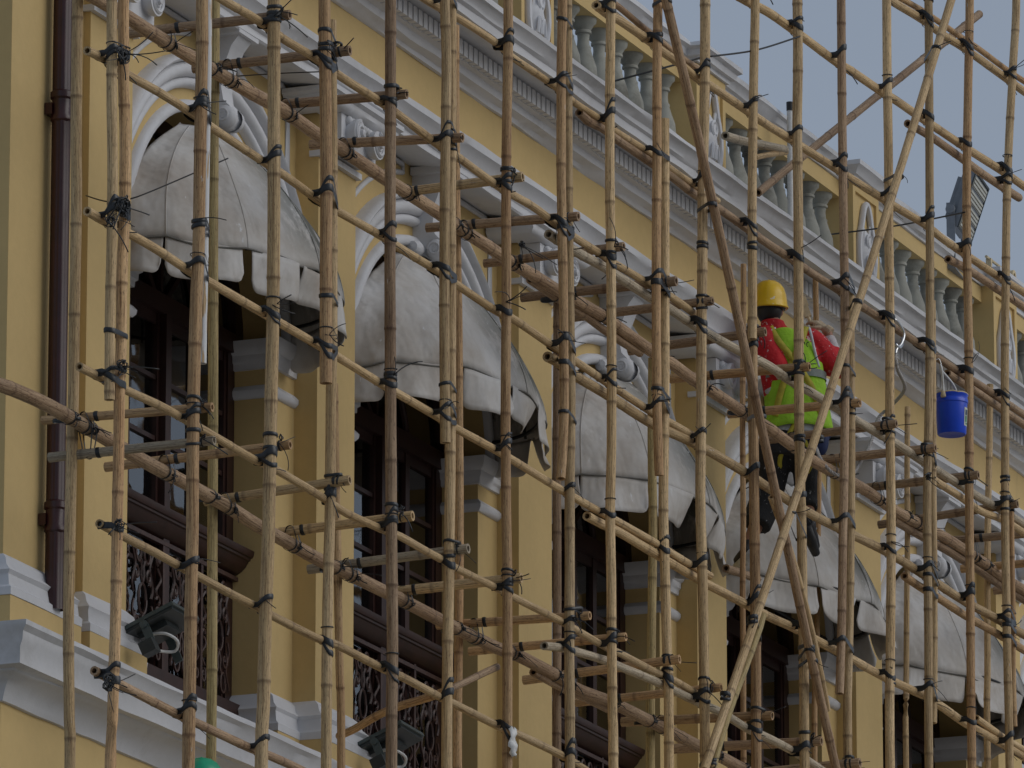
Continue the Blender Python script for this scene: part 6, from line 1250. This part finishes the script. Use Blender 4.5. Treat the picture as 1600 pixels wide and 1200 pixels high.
# ------------------------------------------------------------------ tie wires
def wire(pts, r, label, name='tie_wire', m='wire'):
    mb = MB(); P = [Vector(p) for p in pts]; o = P[0]
    mb.tube([p-o for p in catmull(P, .08)], r, 5)
    ob = mb.build(name, m, None, smooth=True, loc=o); tag(ob, label, 'wire', 'tie wires'); return ob
wire([(33.62, -.135, 11.95), (33.35, -.4, 11.82), (32.6, -.78, 11.655), (34.059, -.82, 12.202)][:2]+[(33.25, -.6, 11.80), (34.059, -.74, 12.202)], .004, 'thin black wire strung from the maroon drainpipe across the leftmost awning')
wire([(41.9, .17, 14.86), (41.1, -.5, 14.66), (39.50, -1.36, 14.19)], .007, 'black tie wire from a baluster to an upright at the top centre')
wire([(39.50, -1.40, 14.19), (40.2, -1.43, 14.42), (40.905, -1.46, 14.70)], .006, 'black tie wire running between two uprights against the sky')
wire([(45.584, .0, 14.786), (44.9, -.7, 14.60), (44.028, -1.46, 14.39)], .006, 'black tie wire from a parapet pier towards the floodlight')
wire([(34.086, -.76, 12.653), (33.9, -1.1, 12.58), (33.738, -1.4, 12.511)], .0035, 'short thin wire between the inner ledger and an outer upright')

# ------------------------------------------------------------------ white vent pipe and bracket on the parapet
vp = empty('vent_pipe', (44.55, -.08, 14.34), 'thin white pipe with dark cap rising in front of the balustrade', 'pipe')
mb = MB(); mb.lathe([(0, 0), (.021, 0), (.021, 1.05), (0, 1.05)], (0, 0, 0), 14); mb.build('pipe', 'whiteplastic', vp, auto=40)
mb = MB(); mb.lathe([(.023, 1.02), (.024, 1.08), (0, 1.085)], (0, 0, 0), 14); mb.build('cap', 'black', vp, auto=40)
mb = MB(); mb.tube([(0, 0, 0), (.57, 0, .0)], .012, 6); mb.lathe([(.022, -.02), (.045, -.02), (.045, .02), (.022, .02), (.022, -.02)], (.60, 0, .0), 12, 'Y'); mb.box((.05, -.02, -.38), (.08, .02, 0))
tag(mb.build('steel_bracket', 'paintrim', None, auto=40, loc=(50.1, .40, 15.80)), 'small pale rod with an eye on top of the parapet at the right edge', 'bracket')

# ------------------------------------------------------------------ floodlights
fl = empty('floodlight', (48.50, .05, 15.52), 'large grey floodlight with rows of lamps, tilted on the parapet against the sky', 'floodlight')
rot = Matrix.Rotation(math.radians(8), 4, 'Z') @ Matrix.Rotation(math.radians(19), 4, 'X')
def flb(parts, name, m, par=None, bev=None):
    mb = MB()
    for a, b in parts: mb.box(a, b)
    mb.v = [tuple(rot @ Vector(v)) for v in mb.v]; return mb.build(name, m, par or fl)
flb([((-.25, -.012, .0), (.25, .03, .43)), ((-.235, .03, .02), (.235, .075, .40))], 'housing', 'greymetal')
flb([((-.22+.04*k, .075, .05), (-.212+.04*k, .105, .36)) for k in range(12)], 'cooling_fins', 'greymetal')
flb([((-.25, -.020, .0), (-.235, -.012, .43)), ((.235, -.020, .0), (.25, -.012, .43)), ((-.235, -.020, .415), (.235, -.012, .43)), ((-.235, -.020, .0), (.235, -.012, .012))], 'rim', 'darkmetal')
for k in range(4):
    z0 = .018+.100*k
    pn = flb([((-.232, -.016, z0), (.232, -.0125, z0+.078))], 'lamp_module', 'ledbase')
    for j in range(3): flb([((-.215, -.022, z0+.010+.026*j), (.215, -.0165, z0+.024+.026*j))], 'lens_strip', 'led', pn)
mb = MB()
for s in (-1, 1):
    mb.box((s*.272-.006, .00, -.30), (s*.272+.006, .06, .17)); mb.lathe([(0, -.022), (.032, -.02), (.036, .0)] if s < 0 else [(0, .022), (.032, .02), (.036, 0)], (s*.28, .03, .12), 12, 'X')
mb.box((-.278, .00, -.312), (.278, .06, -.30)); mb.v = [tuple(Matrix.Rotation(math.radians(8), 4, 'Z') @ Vector(v)) for v in mb.v]; mb.build('bracket', 'greymetal', fl, auto=40)
def small_flood(loc, rz, label):
    root = empty('small_floodlight', loc, label, 'floodlight', 'floodlights on the ledge'); rot = Matrix.Rotation(rz, 4, 'Z') @ Matrix.Rotation(math.radians(-24), 4, 'X')
    def tr(mb): mb.v = [tuple(rot @ Vector(v)) for v in mb.v]; return mb
    mb = MB(); mb.box((-.19, -.20, .012), (.19, .12, .035)); mb.box((-.10, -.12, -.02), (.10, .05, .012)); tr(mb).build('housing', 'darkmetal', root)
    mb = MB()
    mb.box((-.198, -.215, .03), (.198, -.20, .05)); mb.box((-.198, .12, .03), (.198, .135, .05)); mb.box((-.198, -.20, .03), (-.18, .12, .05)); mb.box((.18, -.20, .03), (.198, .12, .05)); mb.box((-.18, -.20, .037), (.18, .12, .041)); tr(mb).build('glass_front', 'teal', root)
    for s in (-1, 1):
        mb = MB(); mb.box((s*.185-.005, -.05, -.13), (s*.185+.005, -.005, .03)); mb.lathe([(0, -.012), (.022, -.01), (.022, .01), (0, .012)], (s*.19, -.027, .012), 12, 'X'); tr(mb).build('bracket_arm', 'teal', root)
    mb = MB(); P = [(-.12, -.02, -.03), (-.13, -.10, -.07), (-.08, -.13, -.12), (-.02, -.08, -.14), (-.08, -.02, -.12), (-.18, -.02, -.12)]; mb.tube(catmull(P, .02), .008, 6); tr(mb).build('cable', 'whiteplastic', root, smooth=True)
    mb = MB(); mb.box((-.25, -.05, -.16), (-.17, .03, -.09)); tr(mb).build('junction_box', 'darkmetal', root)
    return root
small_flood((34.52, -.13, 9.80), math.radians(4), 'dark floodlight on the white ledge in front of the leftmost window grille')
small_flood((37.58, -.13, 9.75), math.radians(4), 'dark floodlight at the bottom edge below the second window')

# ------------------------------------------------------------------ bucket
bk = empty('paint_bucket', (43.815, -1.42, 12.865), 'blue plastic paint bucket hanging by its white handle from a bamboo ledger', 'bucket')
mb = MB(); mb.lathe([(0, .004), (.088, 0), (.093, .008), (.103, .20), (.108, .205), (.108, .225), (.104, .23), (.105, .25), (.109, .255), (.109, .262), (.103, .262), (.100, .20), (.09, .02), (0, .02)], (0, 0, 0), 32); mb.build('body', 'bucket', bk, auto=40)
mb = MB(); mb.tube([(.106*math.cos(a*.3), .106*math.sin(a*.3), .263+.003*math.sin(a*2.3)) for a in range(21)], .0055, 5, closed=True); mb.build('paint_rim', 'paintrim', bk, smooth=True)
ha = math.radians(172)
hx, hy = math.cos(ha)*.112, math.sin(ha)*.112
top = Vector((-.145, .02, .43))
mb = MB(); mb.tube(catmull([(hx, hy, .225), (hx*1.0, hy*1.0, .30), (top.x-.012, top.y-.01, .41), tuple(top), (top.x+.025, top.y+.01, .41), (-hx*.25, -hy*.6, .33), (-hx*.98, -hy*.98, .235)], .02), .0075, 7); mb.build('handle', 'whiteplastic', bk, smooth=True)
mb = MB(); mb.lathe([(0, -.012), (.016, -.010), (.018, 0), (.012, .03), (0, .032)], (hx, hy, .235), 10); mb.build('handle_lug', 'paintrim', bk, smooth=True)
mb = MB(); mb.tube(catmull([(-.145, .02, .425), (-.135, .02, .44), (-.15, .03, .47), (-.165, .05, .46), (-.19, .05, .52), (-.20, .045, .56)], .01), .003, 5); mb.build('wire_hook', 'steel', bk, smooth=True)
def patch(mb, a0, a1, z0, z1, off, n=8):
    vs = []
    for i in range(n+1):
        a = a0+(a1-a0)*i/n
        for z in (z0, z1):
            r = .093+(.103-.093)*(z-.008)/.192+off; vs.append((r*math.cos(a), r*math.sin(a), z))
    mb.add(vs, [(2*i, 2*i+2, 2*i+3, 2*i+1) for i in range(n)])
aL = math.radians(-106)
mb = MB(); patch(mb, aL, aL+.60, .05, .17, .0015); lb = mb.build('paper_label', 'bucketlabel', bk)
mb = MB(); patch(mb, aL+.10, aL+.33, .075, .115, .003, 4); patch(mb, aL+.16, aL+.42, .06, .07, .003, 4); mb.build('green_print', 'labelgreen', lb)
mb = MB(); patch(mb, aL+.10, aL+.25, .12, .155, .003, 4); patch(mb, aL+.30, aL+.36, .12, .155, .003, 4); mb.build('dark_print', 'labelblue', lb)

# ------------------------------------------------------------------ the painter
RV = Vector((.37466, -.92716, 0)); FV = Vector((.92716, .37466, 0)); ZV = Vector((0, 0, 1))
def person_at(hip, green=False):
    H = Vector(hip)
    if not green:
        root = empty('person', H-Vector((0, 0, .72)), 'painter in yellow helmet, red shirt and yellow-green vest climbing on the scaffold', 'person')
    else:
        root = empty('person', H-Vector((0, 0, .85)), 'person in a green helmet, only the helmet top showing at the bottom left edge', 'person')
    o0 = root.location.copy()
    def W(dx, dz, df=0): return H+RV*dx+ZV*dz+FV*df-o0
    def remesh(mb, name, m, vox=.011, sm=6, parent=root):
        o = mb.build(name, m, parent, smooth=True)
        md = o.modifiers.new('r', 'REMESH'); md.mode = 'VOXEL'; md.voxel_size = vox; md.use_smooth_shade = True
        ms = o.modifiers.new('s', 'SMOOTH'); ms.iterations = sm; ms.factor = .5
        return o
    def limb(mb, P, Rr, n=14): mb.tube(catmull(P, .03), list(np.interp(np.linspace(0, 1, len(catmull(P, .03))), np.linspace(0, 1, len(Rr)), Rr)), n)
    def torso(mb, secs, n=24):
        # secs: (centre, half width, half depth)
        vs = []; fs = []
        for (c, a, b) in secs:
            for k in range(n):
                t = 2*math.pi*k/n; x = math.copysign(abs(math.cos(t))**.8, math.cos(t))*a; y = math.copysign(abs(math.sin(t))**.9, math.sin(t))*b
                vs.append(c+RV*x+FV*y)
        for i in range(len(secs)-1):
            for k in range(n): fs.append((i*n+k, i*n+(k+1) % n, (i+1)*n+(k+1) % n, (i+1)*n+k))
        fs.append(tuple(range(n))); fs.append(tuple(range((len(secs)-1)*n, len(secs)*n))); mb.add(vs, fs)
    def ell(mb, c, a, b, h, n=16, tilt=None):
        vs = []; fs = []; m = 10
        for i in range(m+1):
            ph = -math.pi/2+math.pi*i/m
            for k in range(n):
                t = 2*math.pi*k/n; vs.append(Vector(c)+RV*a*math.cos(ph)*math.cos(t)+FV*b*math.cos(ph)*math.sin(t)+ZV*h*math.sin(ph))
        for i in range(m):
            for k in range(n): fs.append((i*n+k, i*n+(k+1) % n, (i+1)*n+(k+1) % n, (i+1)*n+k))
        mb.add(vs, fs)
    J = dict(headc=W(-.125, .88, .03), neck=W(-.10, .76, .0), chest=W(-.01, .55, 0), waist=W(.03, .12, 0),
             ls=W(-.165, .66, -.05), le=W(-.085, .47, -.13), lw=W(.05, .36, .06), rs=W(.14, .67, .02), re=W(.30, .50, .05), rw=W(.245, .765, .10),
             lh=W(-.09, 0, 0), lk=W(-.14, -.30, .13), la=W(-.27, -.66, .04), rh=W(.09, -.02, 0), rk=W(.105, -.28, .16), ra=W(.12, -.50, .10))
    if green:
        J.update(le=W(-.24, .40, .03), lw=W(-.26, .16, .08), re=W(.26, .42, .05), rw=W(.30, .20, .2), la=W(-.12, -.78, 0), lk=W(-.11, -.40, .05), ra=W(.12, -.78, .05), rk=W(.11, -.38, .06))
    # body: one continuous surface
    mb = MB()
    torso(mb, [(W(.02, -.08), .15, .10), (W(.02, .1), .14, .10), (J['chest'], .165, .11), (W(-.03, .66), .16, .09), (W(-.07, .73), .07, .06)])
    limb(mb, [J['chest']+ZV*.12, J['neck'], J['headc']-ZV*.04], [.06, .056, .06])
    ell(mb, J['headc'], .078, .098, .118); ell(mb, J['headc']+FV*.045-ZV*.065, .052, .055, .055)
    ell(mb, J['headc']+FV*.105-ZV*.02, .013, .018, .026, 8)                                   # nose
    ell(mb, J['headc']+FV*.095-ZV*.062, .026, .012, .010, 8)                                  # lips
    for s in (-1, 1): ell(mb, J['headc']+RV*s*.08-ZV*.012, .012, .022, .033, 8)               # ears
    for a, b, c in (('ls', 'le', 'lw'), ('rs', 're', 'rw')):
        limb(mb, [J[a], J[b], J[c]], [.055, .042, .028])
    for a, b, c in (('lh', 'lk', 'la'), ('rh', 'rk', 'ra')):
        limb(mb, [J[a], J[b], J[c]], [.085, .056, .038])
    remesh(mb, 'body', 'skin', .009, 3)
    # eyes and brows
    mb = MB()
    for s in (-1, 1):
        ell(mb, J['headc']+RV*s*.03+FV*.09+ZV*.005, .013, .009, .007, 8); mb.tube([J['headc']+RV*s*.016+FV*.097+ZV*.028, J['headc']+RV*s*.046+FV*.088+ZV*.028], .004, 4)
    mb.build('eyes', 'hair', root, smooth=True)
    # gloved hands with five separate fingers
    def hand(wr, d, side, pal, name, m, curl=.75, mir=1):
        mb = MB(); d = d.normalized(); pal = (pal-d*pal.dot(d)).normalized(); s = d.cross(pal)*mir
        limb(mb, [wr-d*.035, wr+d*.01], [.036, .036], 10)
        P0_ = wr+d*.045
        for q in range(-1, 2): limb(mb, [wr+s*q*.012, wr+d*.085+s*q*.024], [.021, .019], 8)
        for k, (L, wd) in enumerate(((.062, .0105), (.075, .011), (.070, .0105), (.055, .0095))):
            p = wr+d*.088+s*(.034-.0225*k); dd = d.copy(); P = [p-d*.02, p]
            for j in range(3):
                dd = (dd*math.cos(curl)+pal*math.sin(curl)).normalized() if j else (dd*math.cos(curl*.6)+pal*math.sin(curl*.6)).normalized()
                px = (pal*math.cos(curl)-d*math.sin(curl)); P.append(P[-1]+dd*L*(.42, .33, .25)[j])
                if j == 0: pal_l = pal
            mb.tube(P, [wd, wd, wd*.98, wd*.92, wd*.8], 8)
        # thumb from the side of the palm near its base
        p = wr+d*.03+s*.034; mb.tube([p, p+s*.022+d*.022+pal*.012, p+s*.022+d*.05+pal*.032, p+s*.010+d*.068+pal*.045], [.014, .0135, .012, .010], 8)
        return remesh(mb, name, m, .0042, 2)
    if not green:
        hand(J['rw'], (RV*-.62+ZV*.55+FV*.25), 1, (FV*.5-ZV*.75-RV*.3), 'glove', 'glove', .7)
        hand(J['lw'], (RV*.8+FV*.5+ZV*.1), 1, (FV*.6-ZV*.5), 'glove', 'glove', .7, -1)
    else:
        hand(J['rw'], (FV*.9+ZV*-.2), 1, (-ZV), 'glove', 'glove', .5); hand(J['lw'], (-ZV+FV*.2), 1, RV, 'glove', 'glove', .4, -1)
    # shirt
    mb = MB()
    torso(mb, [(W(.03, .10), .185, .14), (W(.03, .22), .18, .135), (W(.01, .45), .198, .142), (W(-.015, .60), .20, .135), (W(-.03, .685), .165, .10), (W(-.07, .735), .085, .075), (W(-.09, .765), .068, .068)])
    limb(mb, [W(-.10, .64), J['ls'], J['le'], J['le'].lerp(J['lw'], .35 if not green else .9)], [.10, .092, .078, .068])
    limb(mb, [W(.06, .66), J['rs'], J['rs'].lerp(J['re'], .55), J['re'], J['re'].lerp(J['rw'], .5)], [.085, .085, .086, .078, .052])
    torso(mb, [(W(-.085, .70), .10, .09), (W(-.10, .745), .082, .08), (W(-.105, .79), .076, .078), (W(-.105, .80), .060, .062)])
    remesh(mb, 'shirt', 'shirt' if not green else 'trousers', .010, 4)
    if not green:
        mb = MB(); limb(mb, [J['re'].lerp(J['rw'], .42), J['re'].lerp(J['rw'], .80)], [.056, .040]); remesh(mb, 'sleeve_cuff', 'sleeve', .008, 2)
        mb = MB(); limb(mb, [J['le'].lerp(J['lw'], .2)-ZV*.0, J['lw']], [.062, .042]); limb(mb, [W(-.10, .36, -.04), W(-.02, .18, -.02), W(.04, .10, -.03)], [.07, .085, .06]); remesh(mb, 'hanging_undershirt', 'sleeve', .010, 3)
        mb = MB(); torso(mb, [(W(.045, .045), .185, .13), (W(.045, .10), .18, .13)]); remesh(mb, 'shirt_hem', 'piping', .01, 2)
    # vest: open-sided shell over the shirt
    mb = MB(); n = 28; secs = [(W(.055, .075), .225, .165), (W(.05, .20), .208, .156), (W(.035, .35), .200, .154), (W(.02, .50), .195, .158), (W(.0, .62), .180, .150), (W(-.02, .69), .135, .115), (W(-.04, .72), .108, .10)]
    vs = []; fs = []
    for i, (c, a, b) in enumerate(secs):
        for k in range(n):
            t = 2*math.pi*k/n; vs.append(c+RV*a*math.copysign(abs(math.cos(t))**.8, math.cos(t))+FV*b*math.sin(t)+ZV*(.012*math.sin(3*t+i)))
    for i in range(len(secs)-1):
        for k in range(n):
            ct = math.cos(2*math.pi*(k+.5)/n)
            if i >= 3 and abs(ct) > (.80 if i == 3 else .70): continue
            fs.append((i*n+k, i*n+(k+1) % n, (i+1)*n+(k+1) % n, (i+1)*n+k))
    mb.add(vs, fs); vst = mb.build('vest', 'vest' if not green else 'navy', root, smooth=True)
    md = vst.modifiers.new('sub', 'SUBSURF'); md.levels = 1; md.render_levels = 2; md = vst.modifiers.new('th', 'SOLIDIFY'); md.thickness = .006
    if not green:
        def bandt(z, a, b, w, name, m, cx=.04):
            mb = MB(); vs = []; n = 36
            for zz in (z, z+w):
                for k in range(n):
                    t = 2*math.pi*k/n; vs.append(W(cx, zz)+RV*a*math.copysign(abs(math.cos(t))**.8, math.cos(t))+FV*b*math.sin(t))
            mb.add(vs, [(k, (k+1) % n, n+(k+1) % n, n+k) for k in range(n)]); mb.build(name, m, root, smooth=True)
        bandt(.40, .206, .166, .05, 'reflective_band', 'reflect', .03)
        for s in (-1, 1):     # white piping along the arm openings
            P = [W(.02+s*.105, .735, -.07), W(.0+s*.135, .68, -.12), W(.0+s*.155, .58, -.118), W(.015+s*.170, .47, -.09)]
            mb = MB(); mb.tube(catmull(P, .02), .009, 6); mb.build('piping', 'piping', root, smooth=True)
        # crossed harness straps over the back
        for s in (-1, 1):
            P = [W(-.01+s*.115, .74, -.085), W(-.0+s*.07, .62, -.163), W(.02, .50, -.172), W(.04-s*.09, .33, -.162), W(.05-s*.15, .14, -.135)]
            mb = MB(); pp = catmull(P, .02); vs = []
            for i, p in enumerate(pp):
                t = (pp[min(i+1, len(pp)-1)]-pp[max(i-1, 0)]).normalized(); sd_ = t.cross(FV).normalized(); vs += [p+sd_*.021, p-sd_*.021]
            mb.add(vs, [(2*i, 2*i+1, 2*i+3, 2*i+2) for i in range(len(pp)-1)]); o = mb.build('harness_strap', 'harness', root, smooth=True); md = o.modifiers.new('t', 'SOLIDIFY'); md.thickness = .004
        # black marks printed on the back of the vest
        mb = MB()
        for dx, ph in ((.085, 0), (.115, 1), (.065, 2)):
            mb.tube([W(dx+.010*math.cos(t*.5+ph), .60+.016*math.sin(t*.5+ph)-.02*(ph == 2), -.166) for t in range(8)], .0035, 4)
        mb.build('printed_mark', 'black', root, smooth=True)
        mb = MB()
        for s in (-1, 1):
            P = [W(.03, .10, -.14), W(.03+s*.06, -.02, -.12), W(.03+s*.10, -.14, -.05), W(.03+s*.07, -.2, .06)]; mb.tube(catmull(P, .02), .016, 6)
        mb.build('harness_leg_strap', 'harness', root, smooth=True)
        mb = MB(); P = [W(-.08+.30*t/10, .005+.01*math.sin(t), -.125) for t in range(11)]; mb.tube(P, .022, 6); ell(mb, W(.185, -.01, -.07), .06, .045, .10); ell(mb, W(.215, .06, -.03), .05, .04, .07); remesh(mb, 'tool_bag', 'navy', .009, 2)
    # trousers: wide and loose
    mb = MB()
    torso(mb, [(W(.03, .10), .165, .12), (W(.02, 0), .18, .13), (W(.01, -.10), .175, .13)])
    lt = J['lk'].lerp(J['la'], .62 if not green else .92); rt = J['rk'].lerp(J['ra'], .55 if not green else .92)
    limb(mb, [J['lh'], J['lk'], lt], [.125, .105, .10]); limb(mb, [J['rh'], J['rk'], rt], [.11, .078, .066])
    remesh(mb, 'trousers', 'trousers', .011, 3)
    # shoes
    for k_, (a, dd) in enumerate((('la', RV*-.35+FV*.8-ZV*.1), ('ra', RV*.25+FV*.75-ZV*.45))):
        dd = dd.normalized(); p = J[a]; mb = MB()
        limb(mb, [p+ZV*.03, p-ZV*.03], [.045, .046], 12); limb(mb, [p-ZV*.035-dd*.05, p-ZV*.045+dd*.06, p-ZV*.055+dd*.16], [.04, .043, .032], 12)
        sh = remesh(mb, 'shoe', 'shoe', .007, 2)
        mb = MB(); mb.tube([p-ZV*.072-dd*.07, p-ZV*.085+dd*.05, p-ZV*.085+dd*.17], [.034, .038, .028], 10); mb.v = [tuple(Vector(v)) for v in mb.v]; mb.build('sole', 'sole' if k_ == 0 else 'black', sh, smooth=True)
        mb = MB(); sd_ = dd.cross(ZV).normalized()
        for t in range(3): mb.tube([p-dd*(.02-.028*t)-ZV*.015+sd_*.040, p-dd*(-.01-.028*t)+ZV*.006-sd_*.0+dd*.035, p-dd*(.02-.028*t)-ZV*.015-sd_*.040], .005, 4)
        mb.build('stripe', 'sole', sh, smooth=True)
    # hair and helmet
    mb = MB(); ell(mb, J['headc']-FV*.012+ZV*.005, .086, .100, .112); hr = mb.build('hair', 'hair', root, smooth=True)
    hc = J['headc']+ZV*.035-FV*.005; mb = MB(); n = 28; vs = []; fs = []
    prof = [(1.12, -.030), (1.13, -.024), (1.06, -.012), (1.03, .02), (.99, .06), (.88, .098), (.68, .128), (.42, .146), (.18, .152), (0.01, .153)]
    for (r, z) in prof:
        for k in range(n):
            t = 2*math.pi*k/n; fr = 1.22 if math.sin(t) > .5 and r > 1.05 else 1
            ridge = .004*(abs(math.cos(t)) < .16)*(z > .05)
            tl = ZV*(z+ridge)-ZV*.10*(-math.sin(t))*r*.12
            vs.append(hc+RV*.108*r*math.cos(t)+FV*.130*r*fr*math.sin(t)+tl)
    for i in range(len(prof)-1):
        for k in range(n): fs.append((i*n+k, i*n+(k+1) % n, (i+1)*n+(k+1) % n, (i+1)*n+k))
    mb.add(vs, fs); o = mb.build('helmet', 'helmetgreen' if green else 'helmet', root, smooth=True); md = o.modifiers.new('t', 'SOLIDIFY'); md.thickness = .004; md.offset = 1
    mb = MB(); mb.tube([hc+RV*.112*math.cos(t)+FV*.134*math.sin(t)+ZV*(-.028+.012*math.sin(t)) for t in [i*math.pi/14 for i in range(28)]], .004, 5, closed=True); mb.build('helmet_rim', 'helmetgreen' if green else 'helmet', o, smooth=True)
    if not green:
        mb = MB(); mb.tube([hc+RV*.098*math.cos(t)-FV*.112*abs(math.sin(t))-ZV*.038 for t in [math.pi+i*math.pi/12 for i in range(13)]], .007, 5); mb.build('helmet_strap', 'darkmetal', o, smooth=True)
    return root, J, o0
who, J, o0 = person_at((43.27, -.52, 12.775))
# brush in the raised glove
bp = o0+J['rw']-RV*.115+ZV*.10+FV*.05
mb = MB(); mb.box((-.022, -.012, .0), (.022, .012, .075)); mb.box((-.028, -.011, .075), (.028, .011, .14)); mb.tube([(0, 0, 0), (0, 0, -.11)], .010, 6)
br = mb.build('paint_brush', 'paintrim', None, loc=bp, auto=40); br.rotation_euler = (math.radians(-10), math.radians(-18), AZ-math.pi/2)
tag(br, 'wide cream paint brush held up in the painter\'s raised glove', 'brush')
g, _, _ = person_at((33.36, -1.08, 7.80), True)

# safety lanyard: twisted rope with a steel hook
root = empty('safety_rope', (43.961, -1.0, 13.37), 'twisted white safety rope with a steel hook clipped to a ledger beside the painter', 'rope')
ro = root.location
P = [(43.44, -.62, 12.83), (43.05, -.80, 12.60), (42.98, -.92, 12.47), (43.10, -1.0, 12.49), (43.279, -1.0, 12.622), (43.443, -1.0, 12.763), (43.61, -1.0, 12.969), (43.60, -1.08, 13.03), (43.25, -1.30, 13.05), (42.77, -1.42, 13.05), (42.73, -1.42, 13.14)]
P = [Vector(p)-ro for p in P]; C = catmull(P, .006)
for ph in (0, 2.09, 4.19):
    mb = MB(); pts = []; s = 0
    for i, p in enumerate(C):
        t = (C[min(i+1, len(C)-1)]-C[max(i-1, 0)]).normalized(); u = t.orthogonal().normalized(); v = t.cross(u)
        if i: s += (p-C[i-1]).length
        a = s*95+ph; pts.append(p+(u*math.cos(a)+v*math.sin(a))*.0062)
    mb.tube(pts, .0062, 5); mb.build('strand', 'rope', root, smooth=True)
mb = MB(); mb.tube([Vector(p)-ro for p in catmull([(42.73, -1.42, 13.14), (42.745, -1.425, 13.18), (42.80, -1.435, 13.22), (42.845, -1.44, 13.29), (42.81, -1.435, 13.33), (42.74, -1.42, 13.365), (42.70, -1.39, 13.36), (42.69, -1.36, 13.30)], .012)], .0095, 7)
mb.tube([Vector(p)-ro for p in catmull([(42.84, -1.43, 13.27), (42.82, -1.43, 13.22), (42.77, -1.43, 13.19), (42.72, -1.425, 13.20)], .02)], .012, 6); mb.build('hook', 'steel', root, smooth=True)

# scrap of plastic tied to an upright, bottom centre
mb = MB(); vs = []; fs = []
for i in range(9):
    for k in range(5):
        u = k/4-.5; t = i/8; vs.append((u*(.03+.05*math.sin(t*2.6))+.01*t, -.012*math.cos(u*6)+.01*math.sin(i*1.7+k), .03-.15*t+.012*math.sin(k*2.3+i)))
for i in range(8):
    for k in range(4): fs.append((i*5+k, i*5+k+1, (i+1)*5+k+1, (i+1)*5+k))
mb.add(vs, fs); o = mb.build('plastic_rag', 'whiteplastic', None, smooth=True, loc=(36.18, -1.49, 9.49)); tag(o, 'crumpled white plastic scrap tied to an upright near the bottom centre', 'rag')
md = o.modifiers.new('t', 'SOLIDIFY'); md.thickness = .002
